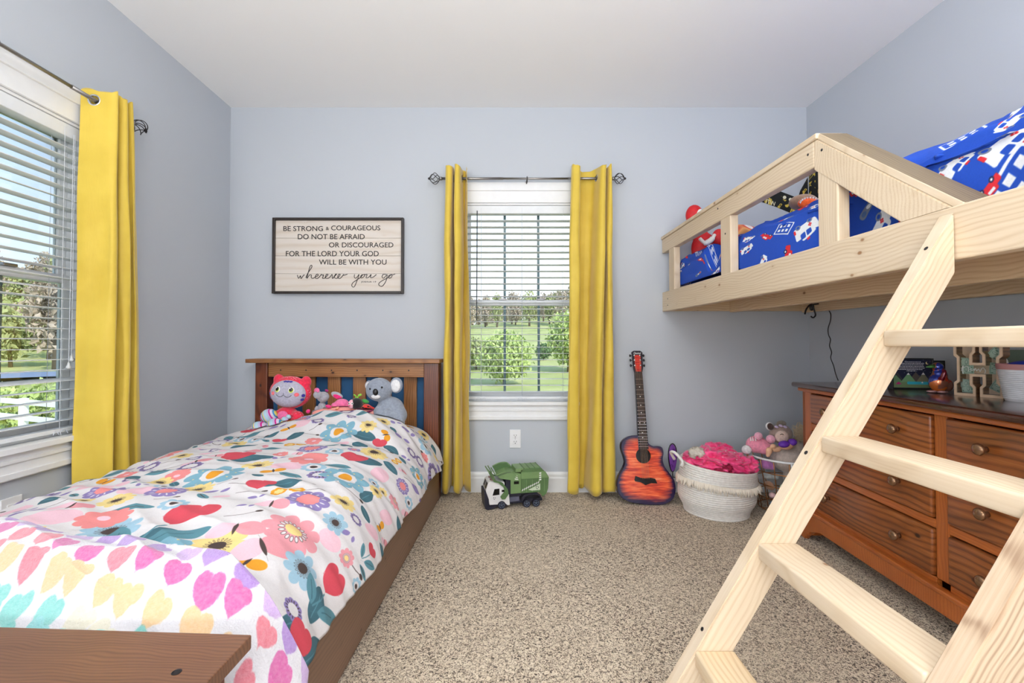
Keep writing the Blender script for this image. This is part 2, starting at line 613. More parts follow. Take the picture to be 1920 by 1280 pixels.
def window(name, frame):
    """frame(u, w, z): u along the wall 0..W, w outward depth from the room face (negative = into the room)"""
    root = bpy.data.objects.new(name, None)
    COL.objects.link(root)
    root['kind'] = 'structure'
    ORG[root] = V((0, 0, 0))
    W = WX1 - WX0
    H0, H1 = WZ0, WZ1
    def fb(nm, u0, u1, w0, w1, z0, z1, mat=M_white, bev=0.002, par=root):
        a, c = frame(u0, w0, z0), frame(u1, w1, z1)
        return mkbox(nm, min(a.x, c.x), max(a.x, c.x), min(a.y, c.y), max(a.y, c.y), min(a.z, c.z), max(a.z, c.z), mat, par, bev)
    cw = 0.088
    # casing with a raised outer band
    for u0, u1, z0, z1 in [(-cw, 0, H0 - 0.12, H1 + 0.12), (W, W + cw, H0 - 0.12, H1 + 0.12)]:
        fb('casing', u0, u1, -0.014, 0.0, z0, z1)
    fb('casing', 0, W, -0.014, 0, H1, H1 + 0.12)
    fb('casing', -cw - 0.01, W + cw + 0.01, -0.026, -0.014, H1 + 0.075, H1 + 0.128)
    fb('casing', 0, W, -0.012, 0, H0 - 0.12, H0 - 0.02)
    fb('casing', -0.01, W + 0.01, -0.020, -0.012, H0 - 0.115, H0 - 0.092)
    fb('casing', -0.01, W + 0.01, -0.018, -0.012, H0 - 0.060, H0 - 0.045)
    fb('window_stool', -0.02, W + 0.02, -0.034, 0.03, H0 - 0.022, H0, par=root)
    # jamb liners
    fb('jamb', 0, 0.012, 0.0, 0.125, H0, H1)
    fb('jamb', W - 0.012, W, 0.0, 0.125, H0, H1)
    fb('jamb', 0.012, W - 0.012, 0.0, 0.125, H1 - 0.012, H1)
    fb('window_sill', 0.012, W - 0.012, 0.03, 0.125, H0, H0 + 0.012)
    mid = (H0 + H1) / 2
    for nm, z0, z1, w0 in [('lower_sash', H0 + 0.012, mid + 0.018, 0.068), ('upper_sash', mid - 0.018, H1 - 0.012, 0.094)]:
        a0, a1, w1 = 0.014, W - 0.014, w0 + 0.024
        sash = fb(nm, a0, a0 + 0.034, w0, w1, z0, z1)
        fb('stile', a1 - 0.034, a1, w0, w1, z0, z1, par=sash)
        fb('sash_rail', a0 + 0.034, a1 - 0.034, w0, w1, z0, z0 + 0.040, par=sash)
        fb('sash_rail', a0 + 0.034, a1 - 0.034, w0, w1, z1 - 0.036, z1, par=sash)
        g0, g1, q0, q1 = a0 + 0.034, a1 - 0.034, z0 + 0.04, z1 - 0.036
        wm = (w0 + w1) / 2
        fb('glass_pane', g0, g1, wm - 0.002, wm + 0.002, q0, q1, M_glass, 0, sash)
        for i in (1, 2):
            u = g0 + (g1 - g0) * i / 3
            fb('muntin', u - 0.008, u + 0.008, wm + 0.003, wm + 0.009, q0, q1, M_muntin, 0.001, sash)
    for u in (0.26, 0.51):
        fb('sash_lock', u * W / 0.774 - 0.025, u * W / 0.774 + 0.025, 0.060, 0.08, mid + 0.018, mid + 0.03, M_nickel)
    return root
window('window_1', lambda u, w_, z: V((WX0 + u, YB + w_, z)))
window('window_2', lambda u, w_, z: V((XL - w_, LY1 - u, z)))

def blind(name, label, frame, side):
    W = WX1 - WX0
    t = thing(name, label, 'blind', frame(W / 2, 0.03, WZ0 + 0.01))
    ORG[t] = t.location.copy()
    ORG[t] = V(t.location)
    def fb(nm, u0, u1, w0, w1, z0, z1, mat=M_slat, bev=0.002, par=t):
        a, c = frame(u0, w0, z0), frame(u1, w1, z1)
        return mkbox(nm, min(a.x, c.x), max(a.x, c.x), min(a.y, c.y), max(a.y, c.y), min(a.z, c.z), max(a.z, c.z), mat, par, bev)
    fb('headrail', 0.014, W - 0.014, 0.004, 0.058, WZ1 - 0.066, WZ1 - 0.014, M_slat, 0.003)
    br = fb('bottom_rail', 0.016, W - 0.016, 0.006, 0.056, WZ0 + 0.014, WZ0 + 0.030)
    pitch = 0.0413
    z = WZ0 + 0.060
    first = None
    tilt = R(-1)
    n = 0
    while z < WZ1 - 0.075:
        loc = frame(W / 2, 0.031, z)
        if first is None:
            a, c = frame(0.016, 0, 0), frame(W - 0.016, 0, 0)
            L_ = (c - a).length
            bmm = BM()
            if side == 'back':
                box(bmm, loc, (L_, 0.050, 0.003), Matrix.Rotation(tilt, 3, 'X'), 0.0012, 0, 1)
            else:
                box(bmm, loc, (0.050, L_, 0.003), Matrix.Rotation(tilt, 3, 'Y'), 0.0012, 1, 1)
            first = obj('slat', bmm, M_slat, t)
        else:
            c_ = copyo(first, loc, t)
            if n % 9 == 4 and side != 'back':
                if side == 'back':
                    c_.rotation_euler = (R(9), 0, 0)
                else:
                    c_.rotation_euler = (0, R(14), 0)
        n += 1
        z += pitch
    for u in (0.12, W / 2, W - 0.12):
        bmm = BM()
        for w_ in (0.004, 0.058):
            tube(bmm, [frame(u, w_, WZ0 + 0.03), frame(u, w_, WZ1 - 0.03)], 0.0009, 5)
        obj('ladder_cord', bmm, M_cord, t)
        bmm = BM()
        p = frame(u, -0.001, WZ0 + 0.02)
        d = (frame(1, 0, 0) - frame(0, 0, 0))
        tube(bmm, catmull([p + d * -0.03 + V((0, 0, -0.012)), p + d * -0.02 + V((0, 0, 0.004)), p, p + V((0, 0, -0.016)), p + d * 0.022 + V((0, 0, 0.003)), p + d * 0.03 + V((0, 0, -0.01))], 5), 0.0011, 5)
        obj('cord_end', bmm, M_cord, br)
    u = 0.095 if side == 'back' else W - 0.10
    bmm = BM()
    if side == 'back':
        tube(bmm, [frame(u, -0.004, WZ1 - 0.05), frame(u - 0.003, -0.006, 1.10)], 0.0032, 8)
        obj('tilt_wand', bmm, plain('dark_wand', (60, 66, 74), 0.3), t)
        u2 = W - 0.07
        z2 = 0.93
    else:
        u2 = 0.085
        z2 = 0.905
    bmm = BM()
    tube(bmm, [frame(u2, -0.004, WZ1 - 0.05), frame(u2, -0.005, z2)], 0.0012, 5)
    tube(bmm, [frame(u2 + 0.006, -0.004, WZ1 - 0.05), frame(u2 + 0.012, -0.006, z2 - 0.03)], 0.0012, 5)
    obj('pull_cord', bmm, M_cord, t)
    tm = plain('cord_tassel_plastic', (196, 200, 200), 0.4) if side != 'back' else plain('brass_tassel', (150, 130, 70), 0.4)
    for du, zz in ((0, z2), (0.012, z2 - 0.03)):
        bmm = BM()
        lathe(bmm, [(0.002, 0.0), (0.004, -0.004), (0.005, -0.012), (0.009, -0.02), (0.0095, -0.026), (0.0, -0.03)], frame(u2 + du, -0.006, zz), 12)
        obj('tassel', bmm, tm, t, True)
    return t
blind('venetian_blind', 'white venetian blind in the narrow window on the far wall', lambda u, w_, z: V((WX0 + u, YB + w_, z)), 'back')
blind('venetian_blind', 'white venetian blind in the window on the left wall', lambda u, w_, z: V((XL - w_, LY1 - u, z)), 'left')

# ------------------------------------------------------------------ curtains and rods
def curtain(name, label, topline, botline, ztop, zbot, grommets, rod_dir, group=None):
    n = 16
    tp, bt = catmull([(a, b_, 0) for a, b_ in topline], n), catmull([(a, b_, 0) for a, b_ in botline], n)
    root = thing(name, label, 'curtain', (0, 0, 0), group=group)
    base = V((sum(p.x for p in bt) / len(bt), sum(p.y for p in bt) / len(bt), zbot))
    root.location = base
    ORG[root] = base
    b = BM()
    rows = []
    zl = [ztop - 0.003 * q_ for q_ in range(32)]
    zl += [zl[-1] + (zbot - zl[-1]) * q_ / 70 for q_ in range(1, 71)]
    NZ = len(zl) - 1
    for j in range(NZ + 1):
        z = zl[j]
        f_ = (ztop - z) / (ztop - zbot)
        m = f_ ** 0.8
        row = []
        for i in range(len(tp)):
            p = tp[i].lerp(bt[i], m)
            wob = noise.noise(V((i * 0.055, z * 2.2, 3.3))) * 0.010 * min(1, f_ * 4)
            p2 = V((p.x + wob * abs(rod_dir[0]) + 0.3 * wob, p.y + wob * abs(rod_dir[1]) + 0.3 * wob, z + (0.008 * math.sin(i * 0.175) if j in (0, NZ) else 0)))
            row.append(b.verts.new(p2))
        rows.append(row)
    # grommet holes: the rod passes through the cloth wherever the folds cross it
    ra, rc, rz = (1, YROD, ZROD) if rod_dir[0] else (0, XROD, 1.962)
    for r0, r1 in zip(rows, rows[1:]):
        for i in range(len(r0) - 1):
            m4 = (r0[i].co + r0[i + 1].co + r1[i].co + r1[i + 1].co) / 4
            if math.hypot(m4[ra] - rc, m4.z - rz) > 0.0195:
                b.faces.new([r0[i], r0[i + 1], r1[i + 1], r1[i]])
    jr = min(range(len(zl)), key=lambda q_: abs(zl[q_] - rz))
    line_ = [vv.co.copy() for vv in rows[jr]]
    grommets = []
    for p_, q_ in zip(line_, line_[1:]):
        if (p_[ra] - rc) * (q_[ra] - rc) < 0:
            t_ = (rc - p_[ra]) / (q_[ra] - p_[ra])
            c_ = p_.lerp(q_, t_)
            grommets.append((c_.x, c_.y, rz, math.atan2(q_.y - p_.y, q_.x - p_.x) - math.pi / 2))
    lone = [vv for vv in b.verts if not vv.link_faces]
    bmesh.ops.delete(b, geom=lone, context='VERTS')
    o = obj('curtain_panel', b, M_curtain, root, True)
    m = o.modifiers.new('cloth_thickness', 'SOLIDIFY')
    m.thickness = 0.0022
    # top hem band: a stitched ridge that follows the folds
    b = BM()
    fz = 0.055
    o_c = ORG[o]
    src = []
    for i in range(len(tp)):
        m_ = fz ** 0.8
        p = tp[i].lerp(bt[i], m_)
        src.append(V((p.x, p.y, ztop + (zbot - ztop) * fz)))
    tube(b, src, 0.0022, 5)
    obj('hem_seam', b, plain('curtain_seam', (184, 156, 40), 0.7), root)
    for gx, gy, gz, ang in grommets:
        b = BM()
        ring = []
        for a in range(24):
            t_ = 2 * math.pi * a / 24
            q = V((0, math.cos(t_) * 0.0215, math.sin(t_) * 0.0215))
            ring.append(Matrix.Rotation(ang, 3, 'Z') @ q + V((gx, gy, gz)))
        tube(b, ring, 0.0040, 8, True)
        obj('grommet', b, M_chrome, root, True)
    return root
ZROD = 1.995
XROD = -1.70
YROD = 2.862
def zig(x0, x1, n, ya, yb, start=0, ends=None):
    pts = []
    for i in range(n + 1):
        x = x0 + (x1 - x0) * i / n
        pts.append((x, ya if (i + start) % 2 else yb))
    return pts
def densify(line, k_=1):
    out = []
    for (a, b_), (c, d) in zip(line, line[1:]):
        out.append((a, b_))
        out.append(((a + c) / 2 , (b_ + d) / 2))
    out.append(line[-1])
    return out
# far wall, left panel: tight folds
tl = [(-0.350, 2.90), (-0.345, 2.805), (-0.312, 2.80), (-0.308, 2.905), (-0.292, 2.91), (-0.290, 2.80), (-0.262, 2.80), (-0.255, 2.90), (-0.242, 2.905), (-0.246, 2.835)]
tl = [(-0.360, 2.905), (-0.352, 2.80), (-0.318, 2.795), (-0.312, 2.90), (-0.300, 2.90), (-0.296, 2.795), (-0.268, 2.792), (-0.256, 2.89), (-0.236, 2.89), (-0.226, 2.82)]
bl = [(-0.372, 2.905), (-0.366, 2.80), (-0.335, 2.79), (-0.322, 2.90), (-0.306, 2.90), (-0.296, 2.79), (-0.268, 2.785), (-0.256, 2.88), (-0.236, 2.86), (-0.198, 2.80)]
curtain('mustard_curtain', 'mustard yellow grommet curtain hanging left of the far window, beside the headboard', tl, bl, 2.052, 0.045,
        [(-0.232, 2.858, ZROD, R(12)), (-0.262, 2.858, ZROD, R(-6))], (1, 0), 'mustard curtains')
tr_ = [(0.430, 2.82), (0.442, 2.795), (0.478, 2.80), (0.490, 2.90), (0.540, 2.905), (0.590, 2.885), (0.612, 2.80), (0.640, 2.80), (0.648, 2.87), (0.662, 2.80), (0.676, 2.81), (0.684, 2.90)]
br_ = [(0.392, 2.80), (0.404, 2.785), (0.462, 2.80), (0.470, 2.90), (0.500, 2.905), (0.520, 2.880), (0.545, 2.76), (0.592, 2.765), (0.605, 2.88), (0.625, 2.80), (0.685, 2.80), (0.704, 2.905)]
curtain('mustard_curtain', 'mustard yellow grommet curtain hanging right of the far window, near the guitar', tr_, br_, 2.056, 0.04,
        [(0.476, 2.860, ZROD, R(-10)), (0.586, 2.862, ZROD, R(22))], (1, 0), 'mustard curtains')
# left wall panel: its first flap faces the room
tw = [(-1.748, 1.866), (-1.70, 1.874), (-1.640, 1.884), (-1.624, 1.898), (-1.66, 1.905), (-1.745, 1.912), (-1.75, 1.920), (-1.66, 1.924), (-1.628, 1.930), (-1.625, 1.945), (-1.68, 1.952), (-1.75, 1.958), (-1.745, 1.966), (-1.66, 1.970), (-1.630, 1.978), (-1.64, 1.992)]
bw = [(-1.745, 1.852), (-1.70, 1.862), (-1.632, 1.880), (-1.618, 1.900), (-1.66, 1.912), (-1.745, 1.925), (-1.75, 1.94), (-1.66, 1.95), (-1.622, 1.96), (-1.618, 1.99), (-1.68, 2.00), (-1.75, 2.01), (-1.745, 2.02), (-1.66, 2.025), (-1.622, 2.035), (-1.63, 2.06)]
curtain('mustard_curtain', 'mustard yellow grommet curtain hanging on the left wall behind the bed', tw, bw, 2.003, 0.045,
        [(XROD, 1.871, 1.962, R(76)), (XROD, 1.915, 1.962, R(96))], (0, 1), 'mustard curtains')

def finial(parent, base, d):
    d = V(d).normalized()
    up = V((0, 0, 1))
    sd = d.cross(up)
    b = BM()
    lathe(b, [(0.007, 0), (0.0115, 0.003), (0.0115, 0.014), (0.006, 0.018)], base, 14, d.to_track_quat('Z', 'Y').to_matrix())
    o = obj('finial_collar', b, M_nickel, parent, True)
    b = BM()
    for k_ in range(6):
        pts = []
        for i in range(13):
            s_ = i / 12
            a = 2 * math.pi * k_ / 6 + s_ * 1.7
            r_ = 0.0055 + 0.029 * math.sin(math.pi * s_) ** 0.8
            pts.append(V(base) + d * (0.016 + 0.062 * s_) + (up * math.cos(a) + sd * math.sin(a)) * r_)
        tube(b, pts, 0.0021, 6)
    ball(b, V(base) + d * 0.083, 0.0075, None, 12, 8)
    obj('finial_cage', b, M_iron, parent, True)
def rod(name, label, p0, p1, brackets, wall_dir):
    mid = (V(p0) + V(p1)) / 2
    t = thing(name, label, 'curtain rod', mid)
    ORG[t] = mid
    b = BM()
    tube(b, [V(p0), V(p0).lerp(V(p1), 0.36)], 0.0085, 14)
    obj('rod_sleeve', b, M_nickel, t, True)
    b = BM()
    tube(b, [V(p0).lerp(V(p1), 0.36), V(p0).lerp(V(p1), 0.74)], 0.0068, 14)
    obj('rod_core', b, M_nickel, t, True)
    b = BM()
    tube(b, [V(p0).lerp(V(p1), 0.74), V(p1)], 0.0085, 14)
    obj('rod_sleeve', b, M_nickel, t, True)
    dd = (V(p1) - V(p0)).normalized()
    finial(t, V(p1), dd)
    finial(t, V(p0), -dd)
    for f_ in brackets:
        p = V(p0).lerp(V(p1), f_)
        b = BM()
        w_ = V(wall_dir)
        L_ = 0.078 if abs(w_.y) else 0.075
        tube(b, [p + V((0, 0, -0.012)), p + V((0, 0, -0.014)) + w_ * L_], 0.004, 8)
        rotm = frame_rot(w_)
        box(b, p + w_ * (L_ - 0.004) + V((0, 0, -0.025)), (0.004, 0.018, 0.06), rotm, 0.001)
        ring = [p + dd * 0 + (V((0, 0, math.sin(a))) + w_ * math.cos(a)) * 0.011 for a in [2 * math.pi * i / 14 for i in range(14)]]
        tube(b, ring, 0.003, 6, True)
        obj('bracket', b, M_iron, t, True)
rod('curtain_rod', 'brushed metal curtain rod with cage finials above the far window', (-0.385, YROD, ZROD), (0.690, YROD, ZROD), (0.5,), (0, 1, 0))
rod('curtain_rod', 'brushed metal curtain rod above the window on the left wall', (XROD, 0.95, 1.962), (XROD, 2.062, 1.962), (0.5,), (-1, 0, 0))

def outlet(name, label, c, wdir):
    c = V(c)
    wd = V(wdir)                      # into the room
    rot = frame_rot(V((0, 0, 1)).cross(wd) * -1, (0, 0, 1))
    t = thing(name, label, 'outlet', c)
    ORG[t] = c
    def bb(nm, u0, z0, su, sz, d0, d1, mat, bev=0.001, par=t):
        u = V((0, 0, 1)).cross(wd) * -1
        ctr = c + u * u0 + V((0, 0, z0)) + wd * (d0 + d1) / 2
        return obj(nm, box(BM(), ctr, (su, d1 - d0, sz), rot, bev), mat, par)
    bb('cover_plate', 0, 0, 0.072, 0.116, 0.0, 0.006, M_plate, 0.002)
    for zz in (0.02, -0.02):
        r_ = bb('receptacle', 0, zz, 0.034, 0.028, 0.006, 0.0085, M_plate, 0.001)
        bb('slot', -0.007, zz + 0.003, 0.0022, 0.009, 0.0084, 0.0092, M_black, 0, r_)
        bb('slot', 0.007, zz + 0.003, 0.0022, 0.007, 0.0084, 0.0092, M_black, 0, r_)
        bb('slot', 0, zz - 0.008, 0.005, 0.005, 0.0084, 0.0092, M_black, 0, r_)
    bb('screw', 0, 0, 0.005, 0.005, 0.006, 0.0075, M_nickel, 0.001)
outlet('wall_outlet', 'white double outlet low on the far wall above the toy truck', (P(966, 822, YB)), (0, -1, 0))
p = P(19, 962, 1.0)
s_ = XL / p.x
outlet('wall_outlet', 'white double outlet low on the left wall under the window', (XL, 1.0 * s_, CAMZ + (p.z - CAMZ) * s_), (1, 0, 0))

# ------------------------------------------------------------------ wall sign
def sign():
    q0, q1 = P(512, 550.5, 2.925), P(757.5, 409, 2.925)
    x0, x1, z0, z1 = q0.x, q1.x, q0.z, q1.z
    c = V(((x0 + x1) / 2, YB, (z0 + z1) / 2))
    t = thing('wall_sign', 'framed wooden sign with black lettering above the bed headboard', 'sign', c)
    ORG[t] = c
    fm = plain('black_brown_frame', (40, 32, 30), 0.45)
    fw = 0.0145
    mkbox('frame_side', x0, x0 + fw, 2.905, YB, z0, z1, fm, t, 0.002)
    mkbox('frame_side', x1 - fw, x1, 2.905, YB, z0, z1, fm, t, 0.002)
    mkbox('frame_side', x0 + fw, x1 - fw, 2.905, YB, z1 - fw, z1, fm, t, 0.002)
    mkbox('frame_side', x0 + fw, x1 - fw, 2.905, YB, z0, z0 + fw, fm, t, 0.002)
    n = 4
    hh = (z1 - z0 - 2 * fw) / n
    for i in range(n):
        a = z0 + fw + i * hh
        mkbox('plank', x0 + fw, x1 - fw, 2.922, YB - 0.002, a + 0.0006, a + hh - 0.0006, M_sign, t, 0.001, 0)
    ink = plain('black_sign_ink', (30, 28, 30), 0.6)
    def zp(zx, zy):                   # spot on the enlarged photograph -> sign plane
        q = P(480 + zx / 6.0, 380 + zy / 6.0, 2.921)
        return q.x, q.z
    def place(u, v_, w_):
        return V((u, 2.9221 - w_, v_))
    for body, a, b_, y0, y1 in [('BE STRONG', 308, 752, 262, 318), ('&', 786, 820, 270, 308), ('COURAGEOUS', 845, 1398, 256, 310),
                                ('DO NOT BE AFRAID', 470, 1222, 352, 410), ('OR DISCOURAGED', 820, 1545, 446, 502),
                                ('FOR THE LORD YOUR GOD', 336, 1380, 542, 602), ('WILL BE WITH YOU', 708, 1468, 638, 696),
                                ('JOSHUA 1:9', 1182, 1350, 880, 902)]:
        u0, v1 = zp(a, y0)
        u1, v0 = zp(b_, y1)
        text_mesh('lettering', body, ink, t, place, u0, u1, v0, v1, 0.0012, bold=0.006)
    strokes = [
        [(465, 812), (480, 850), (500, 820), (508, 852), (535, 815), (548, 812)],
        [(560, 845), (585, 790), (625, 730), (628, 704), (610, 712), (592, 770), (572, 850), (600, 815), (622, 812), (622, 840), (640, 850), (672, 832), (700, 818), (692, 802), (672, 818), (668, 845), (690, 852), (715, 832)],
        [(715, 832), (735, 806), (745, 815), (762, 812), (748, 848), (772, 848), (795, 826), (810, 806), (792, 806), (780, 840), (800, 852), (830, 838), (856, 806), (862, 852), (895, 805), (905, 806), (880, 836), (905, 852), (930, 834), (948, 806), (928, 808), (920, 840), (942, 852), (965, 834), (985, 806), (985, 816), (1005, 812), (1028, 803)],
        [(1108, 806), (1106, 838), (1128, 846), (1160, 806), (1135, 880), (1105, 945), (1080, 938), (1085, 905), (1130, 870), (1175, 840), (1200, 808), (1180, 822), (1185, 846), (1215, 830), (1222, 806), (1200, 812)],
        [(1222, 812), (1250, 806), (1238, 842), (1265, 840), (1295, 806), (1288, 840), (1318, 836), (1355, 806)],
        [(1462, 806), (1430, 806), (1418, 836), (1440, 846), (1475, 808), (1462, 880), (1420, 938), (1385, 928), (1386, 902), (1430, 870), (1480, 845), (1515, 812), (1492, 822), (1498, 848), (1525, 836), (1530, 808), (1510, 812), (1540, 810), (1566, 800)],
    ]
    b = BM()
    for st in strokes:
        pts = []
        for zx, zy in st:
            u, v_ = zp(zx, zy)
            pts.append((u, 2.9205, v_))
        tube(b, catmull(pts, 6), 0.0021, 6)
    obj('script_lettering', b, ink, t)
sign()
# black decorative screw holes none; end of wall things
def wthing(name, label, cat, loc, group=None):
    t = thing(name, label, cat, loc, 0, group)
    ORG[t] = V(loc)
    return t
# ------------------------------------------------------------------ printed cloth images (drawn in code)
class Canvas:
    def __init__(s, name, w_m, h_m, ppm, bg):
        s.name, s.ppm = name, ppm
        s.W, s.H = int(w_m * ppm), int(h_m * ppm)
        s.a = np.ones((s.H, s.W, 4), np.float32)
        s.a[..., :3] = np.array(bg[:3], np.float32)
    def region(s, cx, cy, r):
        x0, x1 = max(0, int((cx - r) * s.ppm)), min(s.W, int((cx + r) * s.ppm) + 2)
        y0, y1 = max(0, int((cy - r) * s.ppm)), min(s.H, int((cy + r) * s.ppm) + 2)
        if x1 <= x0 or y1 <= y0:
            return None
        yy, xx = np.mgrid[y0:y1, x0:x1]
        return (x0, x1, y0, y1), (xx + 0.5) / s.ppm - cx, (yy + 0.5) / s.ppm - cy
    def paint(s, box_, mask, col):
        x0, x1, y0, y1 = box_
        m = np.clip(mask, 0, 1)[..., None].astype(np.float32)
        t = s.a[y0:y1, x0:x1, :3]
        s.a[y0:y1, x0:x1, :3] = t * (1 - m) + np.array(col[:3], np.float32) * m
    def sdf(s, cx, cy, r, fn, col, soft=1.0):
        q = s.region(cx, cy, r * 1.1)
        if q is None:
            return
        bx_, X, Y = q
        s.paint(bx_, 0.5 - fn(X, Y) * s.ppm / soft, col)
    def ell(s, cx, cy, rx, ry, col, a=0.0):
        ca, sa = math.cos(a), math.sin(a)
        def fn(X, Y):
            u, v_ = X * ca + Y * sa, -X * sa + Y * ca
            k_ = np.sqrt((u / rx) ** 2 + (v_ / ry) ** 2)
            return (k_ - 1) * min(rx, ry)
        s.sdf(cx, cy, max(rx, ry) + 0.003, fn, col)
    def petals(s, cx, cy, R_, n, depth, col, a=0.0, sharp=0.6):
        def fn(X, Y):
            th = np.arctan2(Y, X) - a
            r_ = R_ * (1 - depth + depth * np.abs(np.cos(n * th / 2)) ** sharp)
            return np.sqrt(X * X + Y * Y) - r_
        s.sdf(cx, cy, R_ + 0.003, fn, col)
    def heart(s, cx, cy, R_, col, a=0.0, split=1.0):
        ca, sa = math.cos(a), math.sin(a)
        def fn(X, Y):
            x = (X * ca + Y * sa) / R_ * 0.92
            y = (-X * sa + Y * ca) / R_ * 1.05 + 0.05
            y = np.where(y > 0, y / split, y)
            q_ = x * x + y * y - 1
            h = q_ ** 3 - x * x * y ** 3
            gx = 6 * x * q_ * q_ - 2 * x * y ** 3
            gy = 6 * y * q_ * q_ - 3 * x * x * y * y
            return h / (np.sqrt(gx * gx + gy * gy) + 0.02) * R_ * 0.8
        s.sdf(cx, cy, R_ * 1.5, fn, col)
    def line(s, pts, w_, col):
        for (a, b_), (c, d) in zip(pts, pts[1:]):
            L2 = (c - a) ** 2 + (d - b_) ** 2 + 1e-12
            mx, my = (a + c) / 2, (b_ + d) / 2
            def fn(X, Y):
                px, py = X + mx - a, Y + my - b_
                t = np.clip((px * (c - a) + py * (d - b_)) / L2, 0, 1)
                return np.sqrt((px - t * (c - a)) ** 2 + (py - t * (d - b_)) ** 2) - w_ / 2
            s.sdf(mx, my, math.sqrt(L2) / 2 + w_ + 0.003, fn, col)
    def leaf(s, cx, cy, L_, w_, col, a=0.0, vein=None):
        ca, sa = math.cos(a), math.sin(a)
        def fn(X, Y):
            u, v_ = (X * ca + Y * sa) / L_, (-X * sa + Y * ca) / w_
            lim = np.clip(1 - u * u, 0, None) ** 0.75
            return (np.abs(v_) - lim) * w_ * 0.8
        s.sdf(cx, cy, max(L_, w_), fn, col)
        if vein is not None:
            s.line([(cx - ca * L_ * .7, cy - sa * L_ * .7), (cx + ca * L_ * .5, cy + sa * L_ * .5)], 0.003, vein)
    def rect(s, cx, cy, hw, hh, col, a=0.0, rnd=0.004):
        ca, sa = math.cos(a), math.sin(a)
        def fn(X, Y):
            u, v_ = np.abs(X * ca + Y * sa) - hw + rnd, np.abs(-X * sa + Y * ca) - hh + rnd
            return np.sqrt(np.clip(u, 0, None) ** 2 + np.clip(v_, 0, None) ** 2) + np.minimum(np.maximum(u, v_), 0) - rnd
        s.sdf(cx, cy, math.hypot(hw, hh), fn, col)
    def grain(s, amt, seed=1):
        rng = np.random.default_rng(seed)
        g = rng.normal(0, amt, (s.H, s.W, 1)).astype(np.float32)
        s.a[..., :3] = np.clip(s.a[..., :3] * (1 + g), 0, 1)
    def image(s):
        # colours were given in sRGB 0..1
        im = bpy.data.images.new(s.name, s.W, s.H)
        im.pixels.foreach_set(s.a.ravel())
        im.update()
        im.pack()
        return im
def c8(*v_):
    return tuple(x / 255 for x in v_)
def printed(name, canvas, rough=0.85, bump=0.25, bscale=60, fuzz=0.0):
    k = N(name)
    im = k.n('TexImage')
    im.image = canvas.image()
    im.interpolation = 'Cubic'
    uv = k.n('UVMap', uv_map='UVMap')
    if fuzz:
        nn = k.n('TexNoise')
        k.l(uv.outputs[0], nn.inputs['Vector'])
        nn.inputs['Scale'].default_value = 260
        nn.inputs['Detail'].default_value = 2
        sub = k.n('VectorMath', operation='SUBTRACT')
        k.l(nn.outputs['Color'], sub.inputs[0])
        sub.inputs[1].default_value = (0.5, 0.5, 0.5)
        scl = k.n('VectorMath', operation='SCALE')
        k.l(sub.outputs[0], scl.inputs[0])
        scl.inputs['Scale'].default_value = fuzz
        add = k.n('VectorMath', operation='ADD')
        k.l(uv.outputs[0], add.inputs[0])
        k.l(scl.outputs[0], add.inputs[1])
        k.l(add.outputs[0], im.inputs[0])
    else:
        k.l(uv.outputs[0], im.inputs[0])
    c = im.outputs[0]
    if fuzz:
        c = k.mix(k.math('MULTIPLY', k.noise(k.vec(), 150, 3), 0.22), c, (0.96, 0.96, 1.0, 1))
    k.set(Base_Color=c, Roughness=rough)
    k.bump(k.noise(k.vec(), bscale, 4), bump, 0.004)
    if fuzz:
        k.set(Sheen_Weight=0.4)
    return k.m

# palettes
WHT, CORAL, RED_, PINK, LPINK = c8(226, 223, 225), c8(232, 140, 140), c8(208, 72, 88), c8(226, 152, 162), c8(240, 198, 212)
BLUE, LBLUE, TEAL, DTEAL = c8(124, 172, 192), c8(158, 194, 214), c8(86, 136, 150), c8(62, 104, 118)
PURP, YEL, ORG_, BRN = c8(138, 124, 178), c8(236, 212, 140), c8(226, 154, 36), c8(70, 56, 54)

